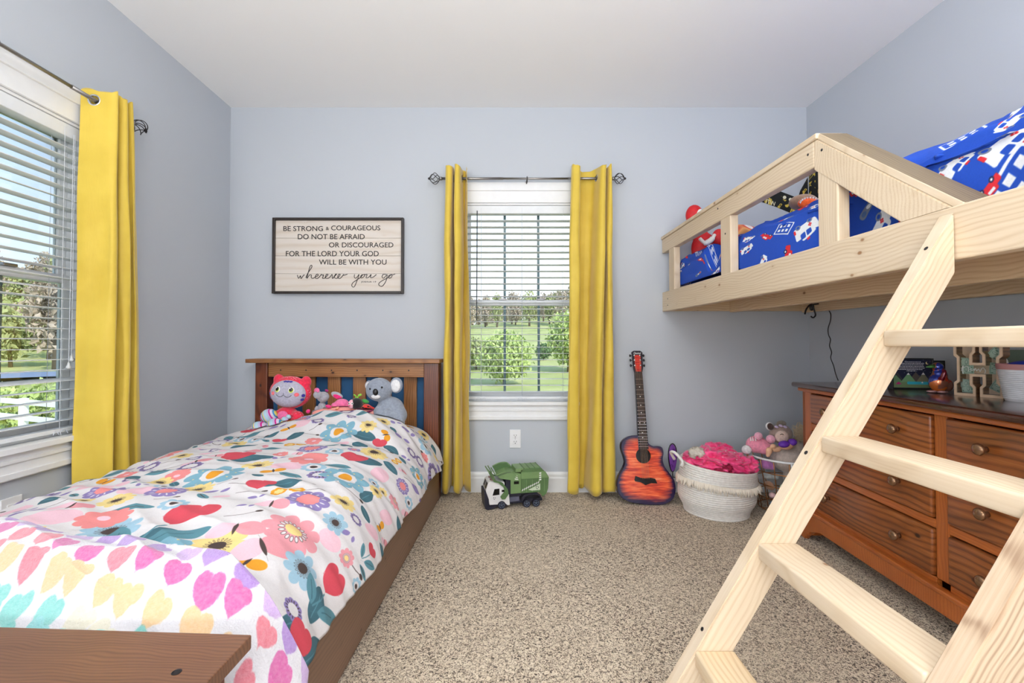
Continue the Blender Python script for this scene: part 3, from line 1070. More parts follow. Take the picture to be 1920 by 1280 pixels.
def motif(C, kind, u, v_, r, a=0.0):
    if kind == 'bigblue':
        C.petals(u, v_, r, 8, 0.32, BLUE, a, 0.7)
        C.petals(u, v_, r * 0.47, 9, 0.10, WHT, a)
        C.ell(u, v_, r * 0.26, r * 0.29, ORG_)
        for i in range(8):
            t = a + i * math.pi / 4 + .2
            C.ell(u + math.cos(t) * r * .66, v_ + math.sin(t) * r * .66, .0035, .0035, YEL)
    elif kind == 'ring':
        C.petals(u, v_, r, 9, 0.16, PURP, a)
        for i in range(16):
            t = i * math.pi / 8
            C.ell(u + math.cos(t) * r * .7, v_ + math.sin(t) * r * .7, r * .14, r * .05, BRN, t)
        C.ell(u, v_, r * .56, r * .56, WHT)
    elif kind == 'purple':
        C.petals(u, v_, r, 9, 0.18, PURP, a)
        for i in range(14):
            t = i * math.pi / 7
            C.ell(u + math.cos(t) * r * .66, v_ + math.sin(t) * r * .66, r * .12, r * .04, WHT, t)
        C.petals(u, v_, r * .5, 10, 0.12, CORAL, a)
    elif kind == 'yellow':
        C.petals(u, v_, r, 9, 0.3, YEL, a)
        for i in range(18):
            t = i * math.pi / 9
            C.ell(u + math.cos(t) * r * .38, v_ + math.sin(t) * r * .38, r * .08, r * .035, BRN, t)
            C.ell(u + math.cos(t) * r * .38, v_ + math.sin(t) * r * .38, r * .055, r * .02, YEL, t)
        C.ell(u, v_, r * .3, r * .26, BRN)
    elif kind == 'pink':
        C.petals(u, v_, r, 9, 0.28, PINK, a)
        for i in range(16):
            t = i * math.pi / 8
            C.ell(u + math.cos(t) * r * .40, v_ + math.sin(t) * r * .40, r * .11, r * .06, BRN, t)
            C.ell(u + math.cos(t) * r * .40, v_ + math.sin(t) * r * .40, r * .09, r * .045, WHT, t)
        C.ell(u, v_, r * .30, r * .24, YEL)
    elif kind == 'lblue':
        C.petals(u, v_, r, 8, 0.34, LBLUE, a)
        for i in range(16):
            t = i * math.pi / 8
            C.ell(u + math.cos(t) * r * .38, v_ + math.sin(t) * r * .38, r * .10, r * .05, BRN, t)
            C.ell(u + math.cos(t) * r * .38, v_ + math.sin(t) * r * .38, r * .08, r * .033, LBLUE, t)
        C.ell(u, v_, r * .26, r * .30, BRN)
    elif kind == 'lblue2':
        C.petals(u, v_, r, 8, 0.28, LBLUE, a)
        C.petals(u, v_, r * .55, 8, 0.1, WHT, a)
        C.ell(u, v_, r * .28, r * .28, BRN)
    elif kind == 'tulip':
        C.heart(u, v_, r * .8, RED_, a, 1.3)
        sa, ca = math.sin(a), math.cos(a)
        q = lambda x, y: (u + x * ca - y * sa, v_ + x * sa + y * ca)
        C.line([q(0, -r), q(-r * .15, -r * 1.9), q(-r * .4, -r * 2.6)], r * .11, TEAL)
        p_ = q(r * .95, -r * 1.75)
        C.leaf(p_[0], p_[1], r * 1.15, r * .5, TEAL, a + .75, DTEAL)
        p_ = q(-r * 1.1, -r * 1.9)
        C.leaf(p_[0], p_[1], r * .95, r * .38, TEAL, a + 2.2, DTEAL)
    elif kind == 'heartred':
        C.heart(u, v_, r * .8, RED_, a, 1.0)
    elif kind == 'leaf':
        C.leaf(u, v_, r, r * .36, TEAL, a, BRN)
    elif kind == 'leaf2':
        C.leaf(u, v_, r, r * .5, DTEAL, a, TEAL)
    elif kind == 'bfly':
        for s_, q_ in ((-1, .75), (1, .6)):
            C.ell(u + math.cos(a) * s_ * r * .5, v_ + math.sin(a) * s_ * r * .5, r * .5, r * .36, ORG_, a + s_ * .35)
        C.leaf(u, v_, r * .42, r * .09, BRN, a + 1.4)
    elif kind == 'bfly2':
        for s_ in (-1, 1):
            cx, cy = u + math.cos(a) * s_ * r * .5, v_ + math.sin(a) * s_ * r * .5
            C.petals(cx, cy, r * .5, 7, .15, ORG_, a)
            C.petals(cx, cy, r * .3, 7, .3, YEL, a)
    elif kind == 'pinkblob':
        C.ell(u, v_, r, r * .72, LPINK, a)
    elif kind == 'pinkbfly':
        C.ell(u - math.cos(a) * r * .45, v_ - math.sin(a) * r * .45, r * .55, r * .42, LPINK, a + .6)
        C.ell(u + math.cos(a) * r * .5, v_ + math.sin(a) * r * .5, r * .6, r * .45, PINK, a - .4)
        C.leaf(u, v_, r * .4, r * .08, BRN, a + 1.6)
    elif kind == 'drops':
        C.leaf(u - r * .5, v_, r * .5, r * .28, PURP, a)
        C.leaf(u + r * .4, v_ + r * .2, r * .36, r * .2, PURP, a + .9)
    elif kind == 'coral':
        C.petals(u, v_, r, 9, .2, CORAL, a)
        C.ell(u, v_, r * .25, r * .18, LPINK)
    elif kind == 'branch':
        C.line([(u - r * math.cos(a), v_ - r * math.sin(a)), (u, v_), (u + r * math.cos(a + .2), v_ + r * math.sin(a + .2))], .0022, BRN)
        C.ell(u + r * math.cos(a + .2), v_ + r * math.sin(a + .2), .010, .006, BRN, a)
RAD = {'bigblue': 1, 'ring': .9, 'purple': 1, 'yellow': .95, 'pink': 1, 'lblue': 1, 'lblue2': .9, 'tulip': 1.9, 'heartred': 1.0, 'leaf': .75, 'leaf2': .8, 'bfly': .85, 'bfly2': .9, 'pinkblob': .9, 'pinkbfly': .9, 'drops': .7, 'coral': .95, 'branch': .3}

# ------------------------------------------------------------------ twin bed
BO = P(822, 937, 2.766)
BEDX, BEDY = BO.x, 2.766
BR = R(-2.7)
BMAT = Matrix.Translation((BEDX, BEDY, 0)) @ Matrix.Rotation(BR, 4, 'Z')
BINV = BMAT.inverted()
def bl_(p):
    return BINV @ V(p)
bed = thing('twin_bed', 'low brown stained wooden twin bed with a slatted headboard along the left wall', 'bed', (BEDX, BEDY, 0), BR)
W0, W1 = -1.145, 0.0
HT = 0.856
mkbox('headboard_cap', W0 - 0.04, W1 + 0.012, -0.04, 0.10, HT - 0.024, HT, M_honey, bed, 0.003)
mkbox('headboard_post', W1 - 0.092, W1, 0, 0.088, 0, HT - 0.024, M_redwood, bed, 0.004)
mkbox('headboard_post', W0, W0 + 0.076, 0, 0.088, 0, HT - 0.024, M_redwood, bed, 0.004)
tr = mkbox('headboard_rail', W0 + 0.076, W1 - 0.092, 0.012, 0.05, HT - 0.112, HT - 0.024, M_honey, bed, 0.003)
mkbox('headboard_rail', W0 + 0.076, W1 - 0.092, 0.012, 0.05, 0.16, 0.25, M_honey, bed, 0.003)
for i in range(6):
    x = W0 + 0.155 + i * 0.1605
    mkbox('headboard_slat', x - 0.040, x + 0.040, 0.050, 0.069, 0.18, HT - 0.06, M_honey, bed, 0.002)
    ft = obj('screw_hole', lathe(BM(), [(0.0, 0.0005), (0.0045, 0.0005), (0.005, -0.002)], (x, 0.0118, HT - 0.07), 10, Matrix.Rotation(R(90), 3, 'X')), M_black, tr)
mkbox('shade_panel', W0 + 0.076, W1 - 0.092, 0.074, 0.086, 0.10, HT - 0.03, plain('navy_shade_panel', (30, 82, 126), 0.7), bed, 0.001, label='dark blue sheet added behind the headboard slats for the shaded wall')  # dark sheet added to imitate the shaded wall between the slats
FY = bl_(P(475, 1190, 0.828)).y
RT = 0.245
mkbox('side_rail', W1 - 0.036, W1 + 0.004, FY - 0.01, 0.0, 0.012, RT, M_rail, bed, 0.004)
mkbox('side_rail', W0, W0 + 0.038, FY - 0.01, 0.0, 0.012, RT, M_rail, bed, 0.004)
for i in range(9):
    mkbox('bed_slat', W0 + 0.038, W1 - 0.036, -0.16 - i * 0.21, -0.07 - i * 0.21, 0.17, 0.19, M_pine2, bed, 0.002)
FT = 0.428
cap = mkbox('footboard_cap', W0 - 0.03, W1 + 0.030, FY - 0.150, FY, FT - 0.026, FT, M_walnut, bed, 0.003)
for x in (W0, W1 - 0.092):
    mkbox('footboard_post', x, x + 0.092, FY - 0.115, FY - 0.027, 0, FT - 0.026, M_redwood, bed, 0.004)
mkbox('footboard_rail', W0 + 0.092, W1 - 0.092, FY - 0.10, FY - 0.06, FT - 0.13, FT - 0.026, M_walnut, bed, 0.003)
for i in range(6):
    x = W0 + 0.155 + i * 0.1605
    mkbox('footboard_slat', x - 0.04, x + 0.04, FY - 0.06, FY - 0.042, 0.12, FT - 0.05, M_walnut, bed, 0.002)
q = bl_(PZ(331, 1260, FT))
for xx in (q.x, q.x - 0.42):
    b = BM()
    lathe(b, [(0.0075, 0.0006), (0.006, 0.001), (0.0055, -0.0006), (0.0, -0.0006)], (xx, q.y, FT), 16)
    obj('screw_head', b, M_iron, cap)
mt = thing('mattress', 'white twin mattress hidden under the flowered duvet', 'mattress', (BEDX, BEDY, 0.19), BR)
ORG[mt] = V((0, 0, 0.19))
obj('mattress_body', box(BM(), (-0.570, -0.900, 0.2875), (1.00, 1.73, 0.185), None, 0.05, seg=4), plain('white_mattress_ticking', (236, 236, 238), 0.8), mt, True)

# ------------------------------------------------------------------ duvet surface
PROF = catmull([(-1.166, 0.235, 0), (-1.162, 0.33, 0), (-1.135, 0.412, 0), (-1.03, 0.452, 0), (-0.80, 0.470, 0), (-0.55, 0.474, 0), (-0.28, 0.466, 0), (-0.15, 0.446, 0), (-0.065, 0.400, 0), (-0.008, 0.335, 0), (0.024, 0.275, 0), (0.036, 0.236, 0)], 16)
cum = [0.0]
for a_, b_ in zip(PROF, PROF[1:]):
    cum.append(cum[-1] + (b_ - a_).length)
def prof_at(s_):
    s_ = min(max(s_, 0), cum[-1] - 1e-6)
    i = 0
    lo, hi = 0, len(cum) - 1
    while hi - lo > 1:
        m_ = (lo + hi) // 2
        if cum[m_] <= s_:
            lo = m_
        else:
            hi = m_
    t = (s_ - cum[lo]) / (cum[lo + 1] - cum[lo])
    return PROF[lo].lerp(PROF[lo + 1], t), (PROF[lo + 1] - PROF[lo]).normalized()
def bed_surface(s_, y, lift=0.0, amp=1.0, seed=0.0):
    p, tg = prof_at(s_)
    nrm = V((-tg.y, tg.x, 0))
    if nrm.y < 0 and abs(p.x + 0.55) < 0.45:
        nrm = -nrm
    if p.x > -0.1 and nrm.x < 0:
        nrm = -nrm
    if p.x < -1.1 and nrm.x > 0:
        nrm = -nrm
    side = smooth01(-0.16, 0.03, p.x)
    w_ = 0.0
    q_ = V((p.x * 3.2 + y * 1.3 + seed, y * 3.6 - p.x * 1.0, seed))
    w_ += noise.noise(q_) * 0.013
    # long soft creases
    cr_ = noise.noise(V((p.x * 2.4 + seed, y * 9.0 + p.x * 3.5, 5 + seed)))
    w_ += (1 - abs(cr_) * 2.4) * 0.0115 * (1 - side)
    cr2 = noise.noise(V((p.x * 13, y * 15, 9 + seed)))
    w_ += (1 - abs(cr2) * 2) * 0.0040
    # gathers at the hanging side
    w_ += side * (math.sin(y * 17 + 2.5 * noise.noise(V((y * 2, 3, seed)))) * 0.010 + noise.noise(V((y * 22, p.y * 4, 2))) * 0.011)
    z = p.y
    x = p.x
    # pillow hump under the duvet near the headboard
    hump = smooth01(-0.66, -0.30, y) * math.exp(-abs((p.x + 0.44) / 0.36) ** 2.6)
    z += hump * (0.100 - 0.110 * smooth01(-0.305, -0.20, y))
    far = smooth01(-0.5, -0.2, y)
    z += far * 0.012 * (1 - side)
    x += far * side * 0.006
    z -= 0.125 * (1 - smooth01(FY + 0.010, FY + 0.15, y)) * (1 - 0.6 * side)
    return V((x + nrm.x * (w_ * amp + lift), y, z + nrm.y * (w_ * amp + lift)))
ST = cum[-1]
YA, YZ = -0.034, FY + 0.03
def sheet(name, fn, ns, nt_, parent, mat, s0, s1, t0, t1, thick, u_m, v_m, edge=None):
    b = BM()
    uvl = b.loops.layers.uv.new('UVMap')
    grid = []
    for j in range(nt_ + 1):
        t = t0 + (t1 - t0) * j / nt_
        row = []
        for i in range(ns + 1):
            s_ = s0 + (s1 - s0) * i / ns
            tt = t if edge is None else edge(i / ns, j / nt_)
            row.append((b.verts.new(fn(s_, tt)), (s_ / u_m, (2.0 + tt) / v_m)))
        grid.append(row)
    for r0, r1 in zip(grid, grid[1:]):
        for i in range(ns):
            q4 = [r0[i], r0[i + 1], r1[i + 1], r1[i]]
            f_ = b.faces.new([x[0] for x in q4])
            for lp, x in zip(f_.loops, q4):
                lp[uvl].uv = x[1]
    pts = [(v0[0].co.copy(), v0[1]) for r_ in grid for v0 in r_]
    o = obj(name, b, mat, parent, True)
    m = o.modifiers.new('thickness', 'SOLIDIFY')
    m.thickness = thick
    m.offset = -1 if t1 > t0 else 1          # the thickness always lies under the printed side
    return o, pts
C = Canvas('floral_print', 2.05, 2.05, 900, WHT)
duv = bpy.data.materials.new('tmp')
dfn = lambda s_, t: bed_surface(s_, t, 0.0, 1.0, 0.0)
hem = lambda fi, fj: YA + (YZ - YA) * fj + (0.012 * math.sin(fi * 9) + 0.006 * math.sin(fi * 31)) * (1 - fj)
duvet, dpts = sheet('duvet', dfn, 230, 250, None, duv, 0.0, ST, YA, YZ, 0.010, 2.05, 2.05, hem)
dpx = np.array([proj(BMAT @ p) for p, _ in dpts])
duvs = np.array([[u * 2.05, v_ * 2.05] for _, (u, v_) in dpts])
dwp = np.array([(BMAT @ p)[:] for p, _ in dpts])
ok = np.array([1] * len(dpts))
def uv_of(px, py):
    d2 = (dpx[:, 0] - px) ** 2 + (dpx[:, 1] - py) ** 2
    idx = np.where(d2 < max(d2.min() * 3, 30))[0]
    i = idx[np.argmin(dwp[idx, 1])]      # nearest to the camera among the hits
    return duvs[i]
placed = []
FLOW = [('bigblue', 637, 803, .100, .2), ('ring', 595, 784, .036, 0), ('yellow', 692, 791, .048, 0), ('pinkblob', 563, 790, .05, .2), ('bfly', 540, 797, .045, .9),
        ('leaf', 625, 771, .055, 0), ('leaf2', 680, 814, .075, -.2), ('bfly', 727, 812, .045, 2.2), ('coral', 586, 822, .045, 0), ('purple', 586, 834, .075, 0),
        ('bfly2', 553, 828, .055, .4), ('heartred', 520, 822, .038, 0), ('leaf2', 550, 812, .06, 1.2), ('lblue2', 478, 818, .045, 0), ('lblue2', 628, 840, .045, 0),
        ('yellow', 440, 826, .06, 0), ('leaf', 507, 836, .05, .3), ('pinkbfly', 462, 840, .07, .2), ('coral', 577, 856, .085, 0), ('heartred', 661, 852, .065, 0), ('leaf2', 692, 858, .075, .7), ('leaf', 634, 869, .06, 0),
        ('yellow', 482, 868, .065, 0), ('heartred', 437, 851, .075, 0), ('leaf2', 470, 853, .09, .3), ('pinkblob', 541, 870, .07, .1), ('bfly', 513, 878, .05, .7), ('lblue2', 588, 870, .055, 0), ('ring', 600, 884, .05, 0),
        ('bigblue', 652, 892, .105, .4), ('bigblue', 400, 884, .11, .2), ('ring', 354, 870, .05, 0), ('leaf', 300, 880, .06, .3), ('heartred', 487, 902, .06, .3), ('leaf2', 525, 903, .085, .6), ('bfly2', 538, 912, .065, .4),
        ('purple', 577, 931, .085, 0), ('yellow', 644, 935, .06, .3), ('yellow', 368, 913, .065, 0), ('purple', 312, 915, .075, 0), ('drops', 405, 917, .06, .4), ('pinkbfly', 507, 941, .06, .2),
        ('lblue', 628, 975, .055, 0), ('pink', 553, 989, .105, 0), ('yellow', 404, 1018, .085, .2), ('lblue', 205, 994, .085, .2), ('tulip', 345, 962, .085, 0), ('coral', 192, 968, .08, 0), ('pinkbfly', 440, 985, .085, .3),
        ('leaf2', 285, 1000, .075, .6), ('bigblue', 300, 1032, .09, .5), ('pinkblob', 90, 968, .09, .2), ('yellow', 40, 1002, .06, 0), ('bfly', 460, 1048, .06, .1), ('pinkbfly', 490, 1022, .10, .8), ('ring', 205, 1025, .05, 0),
        ('lblue', 568, 1060, .075, 0), ('tulip', 622, 1090, .055, .1), ('leaf2', 600, 1128, .07, 1.9), ('tulip', 700, 1030, .030, 0), ('bfly', 716, 985, .042, 1.5), ('pinkblob', 730, 968, .05, 1.0),
        ('yellow', 708, 916, .042, 1.2), ('bfly2', 745, 860, .042, 1.4), ('ring', 776, 845, .035, 1.2), ('purple', 758, 908, .050, 1.3), ('bigblue', 788, 890, .065, 1.2), ('pink', 744, 935, .050, 1), ('leaf2', 686, 925, .06, 1.4),
        ('pinkblob', 712, 885, .06, 1.3), ('leaf2', 737, 838, .05, -.2), ('heartred', 713, 829, .04, 0), ('pink', 652, 1042, .035, 1), ('drops', 656, 1002, .04, 1), ('lblue2', 672, 1098, .03, 0), ('ring', 550, 1140, .04, 1),
        ('pinkbfly', 365, 860, .06, .5), ('coral', 330, 888, .05, .2), ('pinkblob', 255, 915, .07, .2), ('leaf', 245, 945, .07, .3), ('lblue2', 325, 937, .05, 0), ('yellow', 300, 900, .05, 0), ('pinkblob', 620, 1010, .05, .2),
        ('yellow', 215, 935, .06, .1), ('pinkbfly', 130, 945, .07, .2), ('ring', 280, 870, .04, 0), ('tulip', 560, 1200, .05, .2), ('leaf2', 545, 1165, .05, 1.2), ('bfly', 560, 1265, .05, 1.2), ('leaf2', 590, 1220, .08, 1.4)]
motifs = []
for kind, px, py, r_, a in FLOW:
    u, v_ = uv_of(px, py)
    r_ *= (0.90 if py < 900 else 0.80)
    motifs.append((kind, u, v_, r_, a))
rng = random.Random(11)
kinds = ['pinkblob', 'lblue2', 'drops', 'leaf', 'leaf2', 'yellow', 'ring', 'bfly', 'coral', 'pinkbfly', 'branch', 'tulip', 'purple', 'leaf']
for _ in range(4500):
    kd = rng.choice(kinds)
    r_ = rng.uniform(.024, .066)
    u, v_ = rng.uniform(0.02, ST), rng.uniform(0.02, 1.95)
    rr_ = r_ * RAD[kd]
    if all((u - m[1]) ** 2 + (v_ - m[2]) ** 2 > (rr_ + m[3] * RAD[m[0]] * .94 + .001) ** 2 for m in motifs):
        motifs.append((kd, u, v_, r_, rng.uniform(-.8, .8)))
for m in sorted(motifs, key=lambda m: m[0] not in ('pinkblob', 'leaf', 'leaf2', 'branch')):
    motif(C, *m)
C.a[..., :3] *= 0.965
C.grain(0.012)
M_floral = printed('floral_duvet_print', C, 0.85, 0.22, 90)
duvet.data.materials[0] = M_floral
bpy.data.materials.remove(duv)
duvet.matrix_world = BMAT @ Matrix.Translation(ORG[duvet])
tag(duvet, 'white duvet printed with large coloured flowers, spread over the twin bed', 'duvet')

# heart blanket across the foot of the bed
C2 = Canvas('heart_print', 2.05, 2.05, 900, c8(224, 222, 228))
ROWS = [(c8(160, 116, 196), c8(196, 160, 214)), (c8(206, 60, 150), c8(224, 106, 124)), (c8(232, 190, 132), c8(222, 104, 124)),
        (c8(112, 198, 190), c8(222, 218, 196)), (c8(126, 206, 208), c8(104, 196, 188)), (c8(120, 204, 206), c8(234, 194, 134)), (c8(130, 206, 200), c8(226, 170, 190)), (c8(150, 98, 190), c8(140, 88, 182)), (c8(206, 60, 150), c8(224, 106, 124)), (c8(210, 80, 160), c8(232, 160, 180))]
rng = random.Random(5)
nr = 0
v_ = 0.44
while v_ > -0.05:
    cols = ROWS[nr % len(ROWS)]
    u = 0.02 + (nr % 2) * 0.035
    while u < 2.0:
        c_ = cols[0] if rng.random() < .6 else cols[1]
        if nr > 30 and nr % 10 in (4, 5, 6, 7) and u > 1.22:
            c_ = rng.choice([c8(216, 84, 160), c8(236, 130, 150), c8(168, 120, 200), c8(132, 206, 200)])
        fi_ = (u - .1) / (ST - .12)
        sl_ = -.215 * smooth01(-.15, .75, fi_) - .05 * smooth01(.7, 1, fi_) 
        C2.heart(u + rng.uniform(-.008, .008), v_ + sl_ * min(1, max(.25, (v_ + .1) / .4)) + rng.uniform(-.008, .008), rng.uniform(.0195, .0235) * (1.2 if nr % 10 in (5, 6, 7) else 1), c_, rng.uniform(-.5, .1))
        u += rng.uniform(.060, .076)
    v_ -= 0.046
    nr += 1
C2.a[..., :3] *= 0.90
M_heart = printed('heart_blanket_print', C2, 0.95, 0.6, 240, 0.0022)
def bl_edge(fi, fj):
    top = -1.545 + (-1.760 + 1.545) * smooth01(-0.15, 0.75, fi) - 0.05 * smooth01(.7, 1, fi) + 0.012 * math.sin(fi * 12)
    return top + (FY + 0.006 - top) * fj
def blfn(s_, t):
    p = bed_surface(s_, t, 0.027, 1.0, 0.0)
    q_ = noise.noise(V((p.x * 6, t * 9, 1.7)))
    wv_ = noise.noise(V((p.x * 2.2, t * 14 + p.x * 3, 8.2)))
    p.z += 0.010 * max(0, q_) + 0.016 * max(0, 1 - abs(wv_) * 3)
    side = smooth01(-0.10, 0.02, p.x)
    p.x += side * (0.006 + 0.010 * max(0, q_))
    return p
blanket, _ = sheet('heart_blanket', blfn, 220, 130, None, M_heart, 0.10, ST - 0.02, -1.5, FY + .02, 0.011, 2.05, 2.05, bl_edge)
blanket.matrix_world = BMAT @ Matrix.Translation(ORG[blanket])
tag(blanket, 'fuzzy white blanket with rows of pastel hearts, folded over the foot of the bed', 'blanket')
# pillow edge showing behind the duvet
c = P(655, 768, 2.58)
b = BM()
rp = Matrix.Rotation(BR, 3, 'Z')
ball(b, (c.x, 2.545, 0.560), (0.20, 0.040, 0.036), rp, 40, 20)
pl_ = obj('pillow', b, plain('salmon_pillowcase', (240, 160, 150), 0.85), None, True)
tag(pl_, 'salmon pink pillow edge peeking out behind the duvet hump', 'pillow')
# ------------------------------------------------------------------ soft toys on the bed
def dots(name, centres_normals, r, mat, parent, flat=0.25):
    b = BM()
    for c, n in centres_normals:
        rot = V(n).normalized().to_track_quat('Z', 'Y').to_matrix()
        ball(b, c, (r, r, r * flat), rot, 8, 5)
    return obj(name, b, mat, parent, True)
def on_ell(c, r, az, el, lift=0.0, rot=None):
    """point and normal on an ellipsoid; az measured from the -Y (camera) side towards +X"""
    d = V((math.sin(az) * math.cos(el), -math.cos(az) * math.cos(el), math.sin(el)))
    p = V((d.x * r[0], d.y * r[1], d.z * r[2]))
    n = V((d.x / r[0], d.y / r[1], d.z / r[2])).normalized()
    p = p + n * lift
    if rot:
        p, n = rot @ p, rot @ n
    return V(c) + p, n
def patch(name, c, r, az, el, rx, ry, mat, parent, spin=0.0, th=0.002, rot=None, lift=0.0):
    p, n = on_ell(c, r, az, el, lift, rot)
    z = n
    up = V((0, 0, 1))
    x = up.cross(z).normalized()
    y = z.cross(x)
    m = Matrix((x, y, z)).transposed() @ Matrix.Rotation(spin, 3, 'Z')
    b = BM()
    ball(b, p, (rx, ry, th), m, 16, 8)
    return obj(name, b, mat, parent, True)
PK_RED = plush('red_pink_plush', (226, 40, 74))
PK_GREY = plush('lilac_grey_plush', (180, 178, 196))
PK_KOALA = plush('koala_grey_plush', (140, 148, 162))
PK_WHITE = plush('white_plush', (232, 232, 234))
PK_PINK = plush('pink_plush', (232, 110, 160))
PK_HOT = plush('hot_pink_plush', (226, 40, 120))
PK_BLACK = plush('black_plush', (20, 18, 22))
PK_BLUE = plush('indigo_plush', (50, 44, 150))
E_BLK = plain('shiny_black_eye', (12, 12, 14), 0.12)
E_WHT = plain('eye_white', (244, 244, 240), 0.3)
E_GRN = plain('lime_eye', (196, 214, 90), 0.3)
# 1. hooded cat doll
d = 2.60
hc = P(545, 735, d)
hr = (0.122, 0.062, 0.092)
cat = wthing('plush_cat', 'red hooded cat soft toy with lilac face and striped legs at the headboard', 'soft toy', P(540, 790, d))
rt = Euler((0, R(3), R(-4))).to_matrix()
def tilt(dx, dy, dz):
    return hc + rt @ V((dx, dy, dz))
blob('hood', [(hc, hr, rt), (tilt(-0.075, 0.0, 0.066), (0.030, 0.024, 0.034), rt), (tilt(0.088, 0.0, 0.062), (0.030, 0.024, 0.036), rt)], PK_RED, cat, 0.005)
fc = hc + rt @ V((0.004, -0.030, -0.004))
fr_ = (0.102, 0.052, 0.077)
b = BM()
ball(b, fc, fr_, rt, 28, 16)
obj('face', b, PK_GREY, cat, True)
for sx_, az in ((-1, -0.42), (1, 0.42)):
    e1 = patch('eye', fc, fr_, az, 0.34, 0.0165, 0.0175, E_WHT, cat, 0, 0.003, rt)
    p1 = patch('iris', fc, fr_, az, 0.32, 0.0125, 0.0145, E_GRN, cat, 0, 0.003, rt, 0.002)
    patch('pupil', fc, fr_, az, 0.37, 0.0095, 0.0115, E_BLK, cat, 0, 0.003, rt, 0.004)
    patch('glint', fc, fr_, az - 0.04, 0.45, 0.003, 0.003, E_WHT, cat, 0, 0.002, rt, 0.0068)
    patch('cheek', fc, fr_, az * 1.75, 0.02, 0.013, 0.011, plush('coral_cheek', (240, 110, 120)), cat, 0, 0.002, rt)
    for el in (-0.05, -0.35):
        patch('face_stripe', fc, fr_, sx_ * 1.22, el, 0.011, 0.009, PK_BLUE, cat, 0, 0.002, rt, 0.002)
for az in (-0.25, 0.12, 0.5):
    patch('face_stripe', fc, fr_, az, 1.12, 0.010, 0.008, PK_BLUE, cat, 0, 0.002, rt, 0.0)
b = BM()
mp = []
for k_ in range(17):
    a = -0.44 + 0.88 * k_ / 16
    el = -0.02 - 0.16 * abs(math.sin((k_ / 16) * 2 * math.pi)) ** 0.8
    mp.append(on_ell(fc, fr_, a, el, 0.001, rt)[0])
tube(b, mp, 0.0011, 6)
tube(b, [on_ell(fc, fr_, 0.0, e_, 0.001, rt)[0] for e_ in (0.0, 0.05, 0.1)], 0.0011, 6)
obj('mouth', b, E_BLK, cat)
bc = P(538, 778, d - 0.01)
body = blob('body', [(bc, (0.062, 0.052, 0.050)), (bc + V((-0.048, -0.015, -0.002)), (0.026, 0.028, 0.032)), (bc + V((0.064, -0.02, -0.006)), (0.042, 0.036, 0.034))], PK_RED, cat, 0.005)
patch('belly_patch', bc, (0.062, 0.052, 0.050), 0.0, 0.15, 0.030, 0.024, PK_PINK, cat, 0, 0.004)
rng = random.Random(3)
dn = []
for _ in range(70):
    az, el = rng.uniform(-1.5, 1.5), rng.uniform(-1.2, 1.3)
    p_, n_ = on_ell(hc, hr, az, el, 0.0006, rt)
    q_ = rt.transposed() @ (p_ - fc)
    if (q_.x / fr_[0]) ** 2 + (q_.y / fr_[1]) ** 2 + (q_.z / fr_[2]) ** 2 > 1.08:
        dn.append((p_, n_))
for _ in range(26):
    dn.append(on_ell(bc + V((0.064, -0.02, -0.006)), (0.042, 0.036, 0.034), rng.uniform(-1.2, 1.4), rng.uniform(-.8, 1.2), 0.0012))
S(dots('polka_dots', dn, 0.0018, PK_WHITE, cat), True)
# striped legs and feet
k = N('rainbow_striped_plush')
v = k.vec(scale=(1, 1, 1))
sp = k.n('SeparateXYZ')
k.l(v, sp.inputs[0])
t = k.math('ADD', k.math('MULTIPLY', sp.outputs[0], 17), k.math('MULTIPLY', sp.outputs[2], 9))
fr2 = k.math('FRACT', k.math('ADD', t, 10))
rp_ = k.ramp(fr2, [(0.0, srgb(170, 210, 220)), (0.22, srgb(186, 180, 214)), (0.40, srgb(200, 40, 140)), (0.52, srgb(214, 206, 226)), (0.68, srgb(70, 150, 196)), (0.78, srgb(230, 222, 110)), (0.88, srgb(196, 190, 220))])
rp_.node.color_ramp.interpolation = 'CONSTANT'
k.set(Base_Color=rp_, Roughness=0.95)
k.bump(k.noise(k.vec(), 400, 2), 0.6, 0.002)
M_stripe = k.m
for px, py, dd, r_ in [(505, 781, 2.54, (.046, .04, .044)), (487, 801, 2.46, (.041, .038, .031)), (516, 798, 2.44, (.044, .040, .040)), (534, 787, 2.50, (.020, .02, .017)), (541, 781, 2.52, (.014, .016, .012))]:
    b = BM()
    ball(b, P(px, py, dd), r_, Euler((0.2, 0.3, 0.4)).to_matrix(), 20, 12)
    obj('striped_leg', b, M_stripe, cat, True)
# 2. grey long-eared dog
d = 2.60
gc = P(606, 744, d)
gd = wthing('plush_dog', 'small grey soft dog with pink-lined ears, right of the hooded cat', 'soft toy', P(600, 775, d))
blob('body', [(gc, (.034, .034, .031)), (P(596, 740, d - .03), (.026, .022, .023)), (P(604, 765, d + .01), (.026, .024, .036)), (P(594, 768, d - .02), (.013, .013, .024)), (P(609, 771, d - .02), (.013, .014, .022)), (P(588, 776, d - .03), (.014, .016, .009))], plush('soft_grey_plush', (168, 168, 176)), gd, 0.0045)
b = BM()
ball(b, P(596, 733.5, d - .051), (.008, .004, .006))
obj('nose', b, PK_PINK, gd, True)
b = BM()
ball(b, P(594, 732, d + .02), (.016, .008, .016))
obj('ear', b, PK_PINK, gd, True)
b = BM()
ball(b, P(612.5, 732, d - .032), (.011, .004, .0075), Euler((0, .4, 0)).to_matrix())
obj('eye_patch', b, plush('plum_felt', (150, 30, 100)), gd, True)
ear = BM()
ball(ear, P(632, 741, d - .01), (.036, .010, .018), Euler((0, R(22), 0)).to_matrix(), 16, 10)
eo = obj('ear', ear, plush('soft_grey_plush', (168, 168, 176)), gd, True)
b = BM()
ball(b, P(633, 744, d - .020), (.028, .004, .012), Euler((0, R(22), 0)).to_matrix(), 16, 10)
